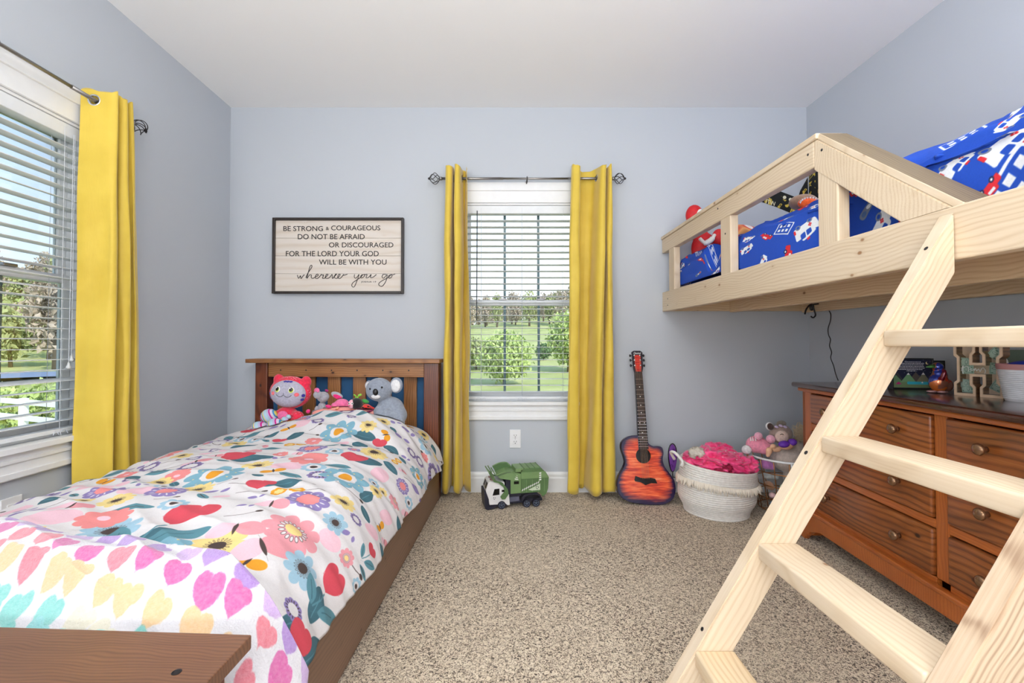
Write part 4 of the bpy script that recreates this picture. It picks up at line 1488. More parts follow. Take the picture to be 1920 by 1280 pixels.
obj('ear_lining', b, PK_HOT, eo, True)
b = BM()
ball(b, P(578, 771, d - .04), (.012, .012, .012))
obj('paw', b, PK_HOT, gd, True)
# 3. pink toy lying down
pk = wthing('plush_bunny', 'pink soft toy lying between the grey dog and the ladybird toy', 'soft toy', P(640, 772, 2.56))
blob('body', [(P(641, 757, 2.57), (.042, .03, .030)), (P(628, 760, 2.56), (.022, .02, .018)), (P(655, 762, 2.57), (.025, .02, .022))], PK_PINK, pk, 0.005)
b = BM()
ball(b, P(616, 762, 2.53), (.018, .014, .010), Euler((0, .3, 0)).to_matrix())
obj('foot', b, PK_HOT, pk, True)
b = BM()
ball(b, P(632, 766, 2.52), (.010, .014, .006))
obj('foot', b, plush('peach_plush', (240, 160, 120)), pk, True)
# 4. ladybird
lb = wthing('plush_ladybird', 'ladybird soft toy with a black head and green feelers, left of the koala', 'soft toy', P(678, 775, 2.55))
lc = P(668, 757, 2.53)
b = BM()
ball(b, lc, (.036, .034, .034), None, 24, 14)
obj('head', b, PK_BLACK, lb, True)
b = BM()
ball(b, lc + V((-.018, -.012, 0)), (.022, .024, .026), None, 20, 12)
obj('face', b, plush('pale_pink_felt', (246, 178, 190)), lb, True)
fcc = lc + V((-.018, -.012, 0))
for az in (-.5, .3):
    patch('eye', fcc, (.022, .024, .026), az, .25, .006, .007, E_WHT, lb, 0, .002)
    patch('pupil', fcc, (.022, .024, .026), az, .25, .003, .004, E_BLK, lb, 0, .002, None, .002)
patch('cheek', fcc, (.022, .024, .026), -.4, -.25, .005, .004, PK_HOT, lb, 0, .0015)
b = BM()
tube(b, catmull([lc + V((-.004, 0, .030)), lc + V((-.002, 0, .042)), lc + V((-.012, -.006, .052))], 5), .004, 6)
tube(b, catmull([lc + V((.006, 0, .030)), lc + V((.014, 0, .046)), lc + V((.030, -.004, .052))], 5), [.0045] * 5 + [.0065] * 5 + [.003], 6)
obj('feelers', b, plush('lime_felt', (140, 210, 60)), lb, True)
b = BM()
ball(b, P(687, 768, 2.54), (.030, .03, .032), None, 20, 12)
wing = obj('wing', b, plush('red_felt', (230, 50, 40)), lb, True)
dots('wing_spots', [on_ell(P(687, 768, 2.54), (.030, .03, .032), a, e_, .0005) for a, e_ in ((-.6, .5), (.3, .2), (-.2, -.3), (.7, .7), (.9, -.2))], .006, PK_BLACK, wing)
b = BM()
ball(b, P(685, 752, 2.56), (.022, .018, .012), Euler((0, .3, 0)).to_matrix())
obj('collar_leaf', b, plush('leaf_green_felt', (60, 160, 70)), lb, True)
b = BM()
for px, py in ((673, 774), (681, 774), (688, 776)):
    ball(b, P(px, py, 2.5), (.011, .012, .008))
obj('feet', b, plush('plum_felt', (150, 30, 100)), lb, True)
# 5. koala
kd_ = 2.55
kc = P(711, 730, kd_)
ko = wthing('plush_koala', 'grey koala soft toy with a big black nose, right end of the bed toys', 'soft toy', P(730, 797, kd_))
blob('body', [(kc, (.076, .06, .066)), (P(732, 769, kd_ + .02), (.082, .06, .078)), (P(741, 778, kd_), (.068, .06, .060)), (P(712, 775, kd_ - .03), (.034, .032, .050)), (P(748, 792, kd_ - .03), (.034, .034, .034)), (P(726, 782, kd_ - .05), (.026, .024, .046))], PK_KOALA, ko, 0.006)
for px, py, s_ in ((743, 722, 1.0), (692, 722, .62)):
    b = BM()
    c = P(px, py, kd_ + (.0 if s_ == 1 else .04))
    ball(b, c, (.040 * s_, .017, .044 * s_), Euler((0, .2, -.3)).to_matrix(), 20, 12)
    e_ = obj('ear', b, PK_KOALA, ko, True)
    b = BM()
    ball(b, c + V((-.002, -.010, -.002)), (.031 * s_, .012, .035 * s_), Euler((0, .2, -.3)).to_matrix(), 20, 12)
    obj('ear_lining', b, PK_WHITE, e_, True)
b = BM()
ball(b, P(704, 735, kd_ - .058), (.015, .011, .019), Euler((0, -.12, 0)).to_matrix())
obj('nose', b, plain('black_leather_nose', (16, 15, 18), 0.35), ko, True)
b = BM()
ball(b, P(705, 743, kd_ - .045), (.026, .016, .014))
obj('muzzle', b, PK_WHITE, ko, True)
for px, py in ((694, 729), (716, 726)):
    b = BM()
    ball(b, P(px, py, kd_ - .062 + (.012 if px < 700 else .006)), (.0055, .005, .0055))
    obj('eye', b, E_BLK, ko, True)

# ------------------------------------------------------------------ toy garbage truck
tp_ = P(968, 949, 2.66)
TG = plain('army_green_plastic', (84, 114, 70), 0.45)
TG2 = plain('light_green_plastic', (112, 142, 92), 0.45)
TW = plain('white_toy_plastic', (232, 232, 232), 0.4)
TD = plain('navy_black_plastic', (32, 32, 48), 0.45)
TGR = plain('grey_toy_plastic', (92, 94, 112), 0.45)
TBR = plain('smoked_brown_light', (128, 98, 90), 0.3)
trk = thing('toy_garbage_truck', 'green and white toy garbage truck on the carpet under the far window', 'toy truck', (tp_.x, 2.71, 0.0), R(191))
kx, kz = 0.000312, 0.000298
def tx(zx):
    return (905 - zx) * kx
def tz(zy):
    return max(0.0, (985 - zy) * kz)
def tprism(name, pts, y0, y1, mat, par=trk, bev=0.0012):
    return obj(name, prism(BM(), [(tx(a), tz(b_)) for a, b_ in pts], y0, y1, 'xz', bev), mat, par)
HW = 0.062
# chassis
tprism('chassis', [(300, 900), (560, 905), (760, 830), (1370, 830), (1370, 880), (760, 905), (690, 945), (300, 945)], -HW + .01, HW - .01, TD)
tprism('front_bumper', [(268, 640), (300, 640), (350, 780), (355, 905), (480, 905), (480, 950), (330, 985), (285, 960), (268, 800)], -HW - .002, HW + .002, TD)
cab = tprism('cab', [(300, 600), (345, 460), (380, 452), (640, 470), (650, 560), (730, 720), (745, 915), (700, 915), (640, 860), (580, 850), (520, 890), (365, 890), (345, 760), (300, 640)], -HW, HW, TW)
tprism('side_window', [(420, 715), (455, 592), (548, 588), (548, 705)], HW - .002, HW + .0008, E_BLK, cab, 0.0004)
tprism('side_window', [(590, 655), (590, 615), (640, 615), (640, 655)], HW - .002, HW + .0008, E_BLK, cab, 0.0004)
tprism('side_window', [(435, 700), (465, 605), (535, 600), (535, 690)], -HW - .0008, -HW + .002, E_BLK, cab, 0.0004)
b = BM()
a0, a1 = V((tx(300) + .0009, 0, tz(610))), V((tx(345) + .0009, 0, tz(470)))
for y in (-.028, .028):
    m0 = (a0 + a1) / 2 + V((0, y, 0))
    box(b, m0, ((a1 - a0).length * .8, .044, .002), frame_rot(a1 - a0, (1, 0, .3)), .0004)
obj('windscreen', b, E_BLK, cab)
for y in (-.030, .022):
    b = BM()
    box(b, (tx(440), y, tz(445)), (.032, .020, .012), None, .004)
    obj('roof_light', b, TBR, trk)
tprism('recess_block', [(672, 760), (672, 440), (770, 440), (960, 700), (960, 770)], -HW + .010, HW - .010, TD)  # dark block filling the recess between cab and container
tprism('hopper_body', [(760, 705), (760, 440), (560, 400), (520, 360), (700, 300), (850, 300), (960, 330), (960, 700)], -HW, HW, TG2)
tprism('fuel_tank', [(745, 775), (925, 765), (925, 850), (745, 862)], HW - .018, HW - .002, TGR)
load = tprism('waste_container', [(955, 700), (955, 300), (1000, 245), (1340, 235), (1440, 330), (1490, 420), (1475, 640), (1440, 740), (1370, 790), (1300, 700), (1010, 700)], -HW - .004, HW + .004, TG)
tprism('container_roof', [(850, 300), (860, 232), (1330, 228), (1420, 310), (1400, 320), (1330, 262), (960, 262), (960, 300)], -HW + .006, HW - .006, TG2, load)
for zx in (1015, 1120, 1225, 1330):
    tprism('roof_rib', [(zx - 6, 255), (zx - 6, 222), (zx + 6, 222), (zx + 6, 255)], -HW + .004, HW - .004, TG, load, .0006)
for zx in (1060, 1170, 1290, 1400):
    tprism('side_rib', [(zx - 4, 690), (zx - 4, 440), (zx + 4, 440), (zx + 4, 690)], HW + .003, HW + .0052, TG2, load, .0004)
tprism('side_band', [(955, 425), (955, 300), (1420, 300), (1480, 425)], HW + .002, HW + .0064, TG2, load)
# hopper opening rim
b = BM()
rim = catmull([(tx(480), -HW, tz(265)), (tx(620), -HW, tz(205)), (tx(760), -HW, tz(205)), (tx(850), -HW + .006, tz(290))], 5)
tube(b, rim, .003, 6)
obj('hopper_rim', b, TG2, trk)
b = BM()
tube(b, [V((p_.x, HW, p_.z - (.022 if 0 < i < len(rim) - 4 else .012))) for i, p_ in enumerate(rim)], .003, 6)
obj('hopper_rim', b, TG2, trk)
tprism('hopper_side', [(480, 268), (620, 208), (760, 208), (850, 300), (850, 340), (700, 320), (560, 400)], -HW - .001, -HW + .003, TG, trk, .0005)
# lifting arms
for y in (HW + .006, -HW - .006):
    pts = [(350, 262), (440, 370), (470, 420), (600, 470), (700, 600), (715, 700), (650, 790), (590, 790), (560, 740), (640, 640), (620, 560), (520, 470), (440, 450), (345, 280)]
    tprism('lift_arm', pts, y - .004, y + .004, TG, trk, .001)
b = BM()
for zx, zy in ((352, 262), (400, 258), (450, 375), (460, 300)):
    tube(b, [(tx(zx), -HW - .006, tz(zy)), (tx(zx), HW + .006, tz(zy))], .0035, 8)
obj('fork_bars', b, TG2, trk)
# decals
b = BM()
for i in range(9):
    f0 = i / 9
    ax, az_ = 965 + (1310 - 965) * f0, 640 + (490 - 640) * f0
    prism(b, [(tx(ax), tz(az_ + 22)), (tx(ax + 18), tz(az_ + 14)), (tx(ax + 34), tz(az_ - 26)), (tx(ax + 16), tz(az_ - 18))], HW + .004, HW + .0056, 'xz')
for i in range(4):
    az_ = 470 - i * 42
    prism(b, [(tx(1300 + i * 2), tz(az_)), (tx(1340), tz(az_ - 8)), (tx(1338), tz(az_ - 32)), (tx(1298), tz(az_ - 24))], HW + .0064, HW + .0074, 'xz')
for i in range(3):
    prism(b, [(tx(838 + i * 20), tz(430 - i * 34)), (tx(905 - i * 6), tz(440 - i * 36)), (tx(900 - i * 12), tz(424 - i * 36)), (tx(836 + i * 14), tz(412 - i * 34))], HW, HW + .0012, 'xz')
obj('stripe_decal', b, TW, load)
tprism('logo_panel', [(1090, 640), (1200, 590), (1320, 530), (1320, 655), (1160, 660)], HW + .004, HW + .0055, plain('pale_green_decal', (196, 210, 186), 0.5), load, .0002)
b = BM()
for k_ in range(3):
    a = k_ * 2.094
    pts = [(tx(1262) + .0075 * math.cos(a + i * .24), HW + .006, tz(605) + .0075 * math.sin(a + i * .24)) for i in range(7)]
    tube(b, pts, [.0014] * 5 + [.0022, .0003], 6)
obj('recycle_mark', b, E_BLK, load)
b = BM()
for k_ in range(3):
    a = k_ * 2.094
    pts = [(tx(455) + .006 * math.cos(a + i * .24), HW + .0006, tz(765) + .006 * math.sin(a + i * .24)) for i in range(7)]
    tube(b, pts, [.001] * 5 + [.0017, .0003], 6)
obj('recycle_mark', b, E_BLK, cab)
tprism('warning_label', [(822, 520), (822, 465), (915, 465), (915, 520)], HW, HW + .0012, E_BLK, trk, .0002)
tprism('mudguard', [(960, 880), (965, 800), (1010, 740), (1080, 715), (1250, 708), (1330, 760), (1365, 860), (1340, 860), (1300, 770), (1200, 740), (1090, 750), (1030, 790), (990, 860)], HW - .012, HW + .003, TD)
def wheel(x, y, z, r_):
    out_ = 1 if y > 0 else -1
    b = BM()
    rot = Matrix.Rotation(R(-90 * out_), 3, 'X')
    lathe(b, [(r_ * .6, -.012), (r_ * .96, -.012), (r_, -.008), (r_, .006), (r_ * .94, .010), (r_ * .72, .010), (r_ * .68, .006), (0.0, .005)], (x, y, z), 24, rot)
    o = obj('wheel', b, TD, trk, True, sharp=35)
    b = BM()
    ring = [V((x + r_ * .66 * math.cos(2 * math.pi * i / 20), y + out_ * .009, z + r_ * .66 * math.sin(2 * math.pi * i / 20))) for i in range(20)]
    tube(b, ring, .0013, 5, True)
    for i in range(5):
        a = 2 * math.pi * i / 5 + .3
        tube(b, [(x, y + out_ * .008, z), (x + r_ * .6 * math.cos(a), y + out_ * .0085, z + r_ * .6 * math.sin(a))], .0017, 5)
    ball(b, (x, y + out_ * .008, z), .0035, None, 8, 6)
    obj('hubcap', b, plain('steel_blue_rim', (120, 136, 160), 0.3, 0.6), o)
for y in (HW - .006, -HW + .006):
    wheel(tx(590), y, .0235, .0235)
    wheel(tx(1065), y, .0235, .0235)
    wheel(tx(1245), y, .0235, .0235)

# ------------------------------------------------------------------ guitar
gx0, gy0 = 265, 1092                                   # reference on the enlarged photo
gp = P(1140 + gx0 / 3.555, 640 + gy0 / 3.555, 2.675)
lean = math.atan2(0.175, 0.87)
gt = thing('acoustic_guitar', 'small orange sunburst acoustic guitar leaning on the far wall', 'guitar', (gp.x, 2.690, 0.004), rot=(-lean, 0, R(0)))
GM = 0.000892
def gw(zx, zy):
    hgt = (gy0 - zy)
    s_ = GM * (1 + 0.060 * hgt / 1000)
    return ((zx - gx0) * s_, hgt * GM * (1 + 0.035 * hgt / 1000))
out = [(232, 652), (190, 655), (150, 672), (123, 705), (121, 745), (134, 790), (138, 828), (120, 868), (92, 910), (77, 960), (80, 1010), (105, 1048), (150, 1074), (215, 1086), (290, 1093), (365, 1092), (420, 1073), (452, 1034), (463, 985), (455, 935), (430, 895), (402, 855), (390, 812), (398, 765), (392, 733), (372, 722), (335, 722), (308, 708), (297, 685), (295, 655)]
og = [gw(a, b_) for a, b_ in out]
oc = catmull([(a, b_, 0) for a, b_ in og], 4, True)
cx_ = sum(p_.x for p_ in oc) / len(oc)
cz_ = sum(p_.y for p_ in oc) / len(oc)
DEP = 0.045
b = BM()
L = wc_layer(b)
ed = b.verts.layers.float.new('edge')
rings = []
def gring(f_, y, e_, extra=0):
    r_ = []
    for p_ in oc:
        nv = b.verts.new((cx_ + (p_.x - cx_) * f_, y, cz_ + (p_.y - cz_) * f_))
        nv[ed] = e_
        nv[L] = nv.co
        r_.append(nv)
    return r_
for f_, y, e_ in [(0.97, DEP, 0), (1.0, DEP - .004, 0), (1.0, .003, 0), (0.985, 0, 0.0), (.9, 0, .3), (.8, 0, .6), (.65, 0, 1), (.45, 0, 1), (.2, 0, 1)]:
    rings.append(gring(f_, y, e_))
for a, c in zip(rings, rings[1:]):
    for i in range(len(a)):
        j = (i + 1) % len(a)
        b.faces.new([a[i], a[j], c[j], c[i]])
b.faces.new(rings[0])
b.faces.new(rings[-1][::-1])
bmesh.ops.recalc_face_normals(b, faces=b.faces[:])
k = N('sunburst_guitar_top')
at = k.n('Attribute', attribute_name='edge')
v = k.vec(attr='wc', scale=(9, 1, 170))
v2 = k.vec(attr='wc', scale=(6, 1, 60))
n1, n2 = k.noise(v, 1, 4, .7), k.noise(v2, 1, 3, .6)
stripe = k.ramp(k.math('ADD', k.math('MULTIPLY', n1, .5), k.math('MULTIPLY', n2, .5)), [(.36, srgb(132, 34, 26)), (.46, srgb(212, 62, 38)), (.54, srgb(240, 104, 56)), (.66, srgb(255, 160, 110))])
ef = k.math('ADD', at.outputs['Fac'], k.math('MULTIPLY', k.math('SUBTRACT', n2, .5), .9))
c = k.mix(k.ramp(ef, [(.22, (0, 0, 0, 1)), (.78, (1, 1, 1, 1))]), srgb(28, 20, 62), stripe)
k.set(Base_Color=c, Roughness=0.3, Coat_Weight=0.4)
gbody = obj('body', b, k.m, gt, True, sharp=40)
M_navy = plain('navy_gloss', (26, 18, 34), 0.3)
def gprism(name, pts, y0, y1, mat, par=gt, bev=.0008):
    return obj(name, prism(BM(), [gw(a, b_) for a, b_ in pts], y0, y1, 'xz', bev), mat, par)
q_ = gw(262, 783)
b = BM()
lathe(b, [(0.0, .0008), (.0435, .0008), (.0455, -.0008)], (q_[0], 0, q_[1]), 36, Matrix.Rotation(R(90), 3, 'X'))
obj('sound_hole', b, E_BLK, gbody)
gprism('bridge', [(192, 935), (200, 910), (232, 922), (265, 925), (298, 922), (328, 928), (340, 958), (300, 955), (262, 968), (232, 950), (196, 944)], -.009, -.0005, E_BLK, gt)
neck = gprism('neck', [(240, 245), (288, 245), (297, 742), (232, 742)], -.010, .012, plain('black_fretboard', (26, 22, 28), 0.3), gt)
frz = [287, 322, 357, 387, 415, 443, 468, 492, 516, 538, 562, 582, 601, 620, 640, 660, 676, 692, 708, 723]
b = BM()
for zy in frz:
    f_ = (zy - 245) / 497
    a, c = gw(241 - 8 * f_, zy), gw(287 + 9 * f_, zy)
    box(b, ((a[0] + c[0]) / 2, -.0105, a[1]), (c[0] - a[0], .002, .0022), None, .0004)
obj('frets', b, M_chrome, neck)
b = BM()
for zx, zy in [(263, 338), (263, 401), (263, 458), (263, 506), (250, 572), (279, 572), (262, 635), (262, 667)]:
    p_ = gw(zx, zy)
    ball(b, (p_[0], -.0100, p_[1]), (.0035, .0012, .0035), None, 10, 6)
obj('fret_markers', b, E_WHT, neck)
hs = gprism('headstock', [(240, 248), (232, 210), (228, 120), (226, 106), (240, 97), (285, 97), (298, 106), (299, 120), (297, 212), (288, 248)], -.006, .010, M_navy, gt, .002)
k = N('red_burst_headstock')
v = k.vec(attr='wc', scale=(9, 1, 150))
k.set(Base_Color=k.ramp(k.noise(v, 1, 3), [(.35, srgb(150, 12, 20)), (.55, srgb(210, 50, 36)), (.75, srgb(240, 110, 70))]), Roughness=0.3)
gprism('headstock_panel', [(246, 236), (242, 200), (244, 126), (284, 126), (286, 200), (282, 236)], -.0068, -.0055, k.m, hs, .0004)
a, c = gw(240, 121), gw(288, 106)
text_mesh('maker_script', 'Omnival', E_WHT, hs, lambda u, v_, w_: V((u, -.0062 - w_, v_)), a[0], c[0], a[1], c[1], .0008, .3)
for zy in (129, 160, 195):
    for zx, sg in ((243, -1), (281, 1)):
        p_ = gw(zx, zy)
        b = BM()
        lathe(b, [(.0, .004), (.004, .0035), (.0062, .0005), (.0062, -.002)], (p_[0], -.006, p_[1]), 14, Matrix.Rotation(R(90), 3, 'X'))
        pg = obj('tuning_peg', b, M_chrome, hs, True)
        e_ = gw(zx + sg * 26, zy)
        b = BM()
        tube(b, [(gw(zx + sg * 14, zy)[0], .002, p_[1]), (gw(zx + sg * 22, zy)[0], .002, p_[1])], .002, 6)
        ball(b, (e_[0], .002, p_[1]), (.006, .004, .009), None, 12, 8)
        obj('peg_button', b, E_BLK, pg, True)
b = BM()
for i in range(6):
    x0_, x1_ = 245 + i * 7.5, 243 + i * 8.6
    a, c = gw(x1_, 930), gw(x0_, 250)
    tube(b, [(a[0], -.0125, a[1]), (c[0], -.0125, c[1])], .0006, 4)
    tg_ = gw(243 if i < 3 else 281, (129, 160, 195)[i % 3])
    tube(b, [(c[0], -.0125, c[1]), (tg_[0], -.009, tg_[1])], .0005, 4)
obj('strings', b, plain('bronze_string', (178, 150, 120), 0.35, 0.8), gt)
# ------------------------------------------------------------------ rope basket with dress-up clothes
BC = V((1.212, 2.600, 0))
rb = wthing('rope_basket', 'white coiled rope basket with a fringe, holding pink tulle beside the guitar', 'basket', BC)
M_rope = plain('white_cotton_rope', (232, 230, 226), 0.9, 0, 0.08, 60, 0.5, 500, 0.2)
NC = 24
prof = []
def rrad(f_):
    return 0.168 + 0.034 * smooth01(0, .35, f_) - 0.006 * smooth01(.5, 1, f_)
def rimlift(a, f_):
    return (0.022 * math.cos(a - math.pi) + 0.012 * math.sin(a)) * f_ * f_
b = BM()
for i in range(NC):
    f_ = i / (NC - 1)
    ring = []
    for j in range(48):
        a = 2 * math.pi * j / 48
        r_ = rrad(f_) + 0.006 * math.sin(3 * a + f_ * 3) * (0.5 + f_)
        ring.append(V((BC.x + r_ * math.cos(a), BC.y + r_ * 0.93 * math.sin(a), 0.006 + f_ * 0.262 + rimlift(a, f_))))
    tube(b, ring, 0.0072, 8, True)
lathe(b, [(0.0, 0.004), (0.160, 0.004), (0.168, 0.010), (0.0, 0.010)], BC, 32, sx=1, sy=.93)
obj('basket_wall', b, M_rope, rb, True)
b = BM()
rng = random.Random(4)
for j in range(230):
    a = 2 * math.pi * j / 230
    f_ = 0.72 + .03 * math.sin(a * 2)
    r_ = rrad(f_) + 0.006 * math.sin(3 * a + f_ * 3) + .010
    zt = 0.006 + f_ * 0.262 + rimlift(a, f_)
    c, s_ = math.cos(a), math.sin(a)
    p0 = V((BC.x + r_ * c, BC.y + r_ * .93 * s_, zt))
    l_ = rng.uniform(.028, .046)
    o_ = rng.uniform(.003, .016)
    tube(b, [p0, p0 + V((c * o_ * .7, s_ * o_ * .7, -l_ * .5)), p0 + V((c * o_ + rng.uniform(-.006, .006), s_ * o_, -l_))], [.0035, .0036, .0022], 5)
S(obj('fringe', b, plain('cream_fringe', (238, 230, 216), 0.95), rb, True), True)
b = BM()
hl = P(1272, 862, 2.52)
tube(b, catmull([hl + V((.0, .06, -.01)), hl + V((-.03, .03, .035)), hl + V((-.02, -.01, .04)), hl + V((.01, -.03, .0)), hl + V((-.004, -.05, -.022))], 6), 0.008, 8)
obj('handle', b, M_rope, rb, True)
def crumple(name, c, r, mat, parent, amp=.25, freq=6, seed=0.0, sub=5, label=None):
    b = BM()
    bmesh.ops.create_icosphere(b, subdivisions=sub, radius=1)
    for vv in b.verts:
        d = vv.co.normalized()
        q_ = d * freq * .35 + V((seed, seed * 2, 0))
        n_ = 1 - abs(noise.noise(q_)) * 2.4
        n_ += .5 * (1 - abs(noise.noise(q_ * 2.3 + V((3, 1, 2)))) * 2.4)
        k_ = 1 + amp * (n_ - .4)
        vv.co = V((d.x * r[0] * k_, d.y * r[1] * k_, d.z * r[2] * k_)) + V(c)
    return obj(name, b, mat, parent, True, label)
k = N('hot_pink_tulle')
v = k.vec()
k.set(Base_Color=k.ramp(k.noise(v, 30, 3), [(.35, srgb(222, 24, 104)), (.65, srgb(255, 84, 150))]), Roughness=0.45, Sheen_Weight=0.5, Subsurface_Weight=0.0)
k.bump(k.noise(v, 260, 2), .3, .001)
M_tulle = k.m
tl_ = wthing('tulle_skirt', 'hot pink tulle dress-up skirt heaped in the rope basket', 'skirt', V((BC.x, BC.y, .22)))
crumple('tulle', (BC.x + .005, BC.y + .005, .265), (.155, .140, .070), M_tulle, tl_, .36, 5, 1.0)
crumple('tulle_fold', (BC.x + .115, BC.y - .05, .275), (.070, .075, .050), M_tulle, tl_, .42, 4.5, 4.0, 5)
crumple('tulle_fold', (BC.x - .05, BC.y - .03, .305), (.080, .09, .050), M_tulle, tl_, .42, 4.5, 7.0, 5)
crumple('tulle_fold', (BC.x + .03, BC.y + .05, .320), (.075, .07, .045), M_tulle, tl_, .42, 4.5, 9.0, 5)
crumple('lining', (BC.x - .03, BC.y - .105, .272), (.055, .05, .028), plain('wine_red_cloth', (150, 16, 60), .7), tl_, .3, 6, 2.0, 4)
b = BM()
rng = random.Random(8)
for _ in range(46):
    a, rr_ = rng.uniform(0, 6.28), rng.uniform(.03, .13)
    ball(b, (BC.x + rr_ * math.cos(a), BC.y + rr_ * math.sin(a) * .9 - .02, .345 - (rr_ / .15) ** 2 * .032 + rng.uniform(-.01, .014)), .0028, None, 6, 4)
S(obj('sequins', b, plain('pale_sequin', (250, 220, 235), .2), tl_), True)
lc_ = crumple('crumpled_cloth', (BC.x - .126, BC.y - .04, .338), (.036, .045, .027), plain('oatmeal_cloth', (206, 200, 188), .9), None, .4, 6, 3.0, 4)
tag(lc_, 'crumpled oatmeal cloth bow on the left rim of the rope basket', 'cloth')
# fairy wings tucked behind
fw = wthing('fairy_wings', 'purple and black wire fairy wings sticking out behind the rope basket', 'dress-up wings', V((1.05, 2.80, .15)))
wg0 = P(1261, 858, 2.79)
pts = []
for i in range(24):
    a = 2 * math.pi * i / 24
    pts.append(wg0 + V((.026 * math.sin(a) * (1 + .25 * math.cos(a)), .004 * math.sin(a), .086 * math.cos(a))))
b = BM()
tube(b, pts, .003, 6, True)
obj('wing_wire', b, E_BLK, fw, True)
b = BM()
ball(b, wg0, (.025, .0025, .083), None, 20, 12)
pw = obj('wing_panel', b, plain('violet_gauze', (112, 56, 150), .5), fw, True)
b = BM()
for zz, s_ in ((.045, 1), (.015, -1), (-.02, 1), (-.05, -1)):
    tube(b, [wg0 + V((s_ * .006 + .009 * math.cos(t_ * .5) * (1 - t_ / 16) * s_, -.0035, zz + .012 * math.sin(t_ * .5) * (1 - t_ / 16))) for t_ in range(14)], .0012, 5)
obj('wing_swirls', b, plain('dark_violet_glitter', (52, 16, 78), .3), pw)
hc_ = P(1346, 842, 2.85)
b = BM()
tube(b, catmull([hc_ + V((-.09, -.02, -.06)), hc_ + V((-.06, 0, .006)), hc_ + V((-.01, .01, .022)), hc_ + V((.05, .005, .010)), hc_ + V((.075, 0, -.006)), hc_ + V((.06, -.01, -.022)), hc_ + V((.01, -.02, -.035))], 6), .0028, 6)
tube(b, catmull([hc_ + V((-.02, 0, .020)), hc_ + V((.02, 0, .004)), hc_ + V((.06, 0, -.010))], 6), .0016, 5)
tube(b, catmull([hc_ + V((.075, 0, -.006)), hc_ + V((.04, .004, .004)), hc_ + V((0, 0, -.02))], 6), .0016, 5)
tube(b, catmull([wg0 + V((0, 0, -.086)), (1.06, 2.84, .12), (1.13, 2.86, .14), hc_ + V((-.09, -.02, -.06))], 6), .0028, 6)
obj('wing_wire', b, E_BLK, fw, True)

# ------------------------------------------------------------------ wire basket with soft toys
WC = V((1.632, 2.62, 0))
wb = wthing('wire_basket', 'copper wire basket with a white rim overflowing with soft toys by the dresser', 'basket', WC)
M_cop = plain('copper_wire', (176, 122, 78), .35, .85)
def wr(f_):
    return .150 + .062 * f_
b = BM()
for i in range(18):
    a = 2 * math.pi * i / 18
    tube(b, [(WC.x + wr(f_) * math.cos(a), WC.y + wr(f_) * math.sin(a), .012 + f_ * .30) for f_ in (0, .25, .5, .75, 1)], .0026, 6)
for f_ in (0, .25, .5, .75):
    tube(b, [(WC.x + wr(f_) * math.cos(2 * math.pi * j / 40), WC.y + wr(f_) * math.sin(2 * math.pi * j / 40), .012 + f_ * .30) for j in range(40)], .003, 6, True)
for a in (0, math.pi / 2):
    tube(b, [(WC.x - .15 * math.cos(a), WC.y - .15 * math.sin(a), .012), (WC.x + .15 * math.cos(a), WC.y + .15 * math.sin(a), .012)], .0026, 6)
obj('wire_cage', b, M_cop, wb, True)
b = BM()
tube(b, [(WC.x + wr(1) * math.cos(2 * math.pi * j / 48), WC.y + wr(1) * math.sin(2 * math.pi * j / 48), .312) for j in range(48)], .006, 8, True)
obj('rim', b, M_white, wb, True)
b = BM()
hp = []
for i in range(13):
    a = math.pi * i / 12
    ang = R(-100) + (.30 * math.cos(a))
    hp.append((WC.x + (wr(1) + .004) * math.cos(ang), WC.y + (wr(1) + .004) * math.sin(ang), .312 - .085 * math.sin(a)))
tube(b, hp, .0055, 8)
obj('handle', b, M_white, wb, True)
def toy(name, label, cat_, balls, mat, vox=.006, group=None):
    t = wthing(name, label, cat_, V(balls[0][0]), group)
    blob('body', balls, mat, t, vox)
    return t
def pb(px, py, d_, rx, ry=None, rz=None):
    return (P(px, py, d_), (rx, ry or rx, rz or rx))
PKB = plush('beige_plush', (206, 192, 182))
toy('plush_bear', 'big fluffy beige soft toy filling the right of the wire basket', 'soft toy', [((1.635, 2.62, .295), (.100, .09, .080)), ((1.675, 2.62, .345), (.07, .06, .06)), ((1.60, 2.60, .290), (.06, .06, .055)), ((1.685, 2.60, .19), (.085, .075, .09))], PKB)
pp = toy('plush_pig', 'round pink soft toy with small pompoms at the left of the wire basket', 'soft toy', [pb(1419, 833, 2.62, .060, .05, .050), pb(1434, 840, 2.60, .045, .045, .036)], plush('rose_plush', (240, 150, 176)))
for px, py, r_ in ((1422, 817, .021), (1445, 823, .024)):
    b = BM()
    ball(b, P(px, py, 2.58), r_)
    obj('pompom', b, plush('light_rose_plush', (248, 176, 200)), pp, True)
b = BM()
for px in (1408, 1412, 1417):
    tube(b, [P(px, 826, 2.58), P(px - 1, 819, 2.58)], [.004, .0015], 6)
obj('lashes', b, E_WHT, pp)
wp = BM()
ball(wp, P(1400, 843, 2.60), .026)
tag(obj('pompom', wp, PK_WHITE, None, True), 'white fluffy pompom hanging over the left rim of the wire basket', 'pompom')
fn = toy('plush_fawn', 'brown soft fawn doll with a bun and bow, topmost in the wire basket', 'soft toy', [pb(1464, 813, 2.60, .062, .05, .056)], plush('fawn_plush', (160, 138, 128)))
b = BM()
ball(b, P(1443, 799, 2.58), (.022, .010, .024), Euler((0, -.5, 0)).to_matrix())
e_ = obj('ear', b, PK_WHITE, fn, True)
b = BM()
ball(b, P(1444.5, 799.5, 2.565), (.017, .008, .020), Euler((0, -.5, 0)).to_matrix())
obj('ear_lining', b, plush('dark_brown_plush', (66, 44, 40)), e_, True)
b = BM()
ball(b, P(1466, 818, 2.555), (.038, .022, .034))
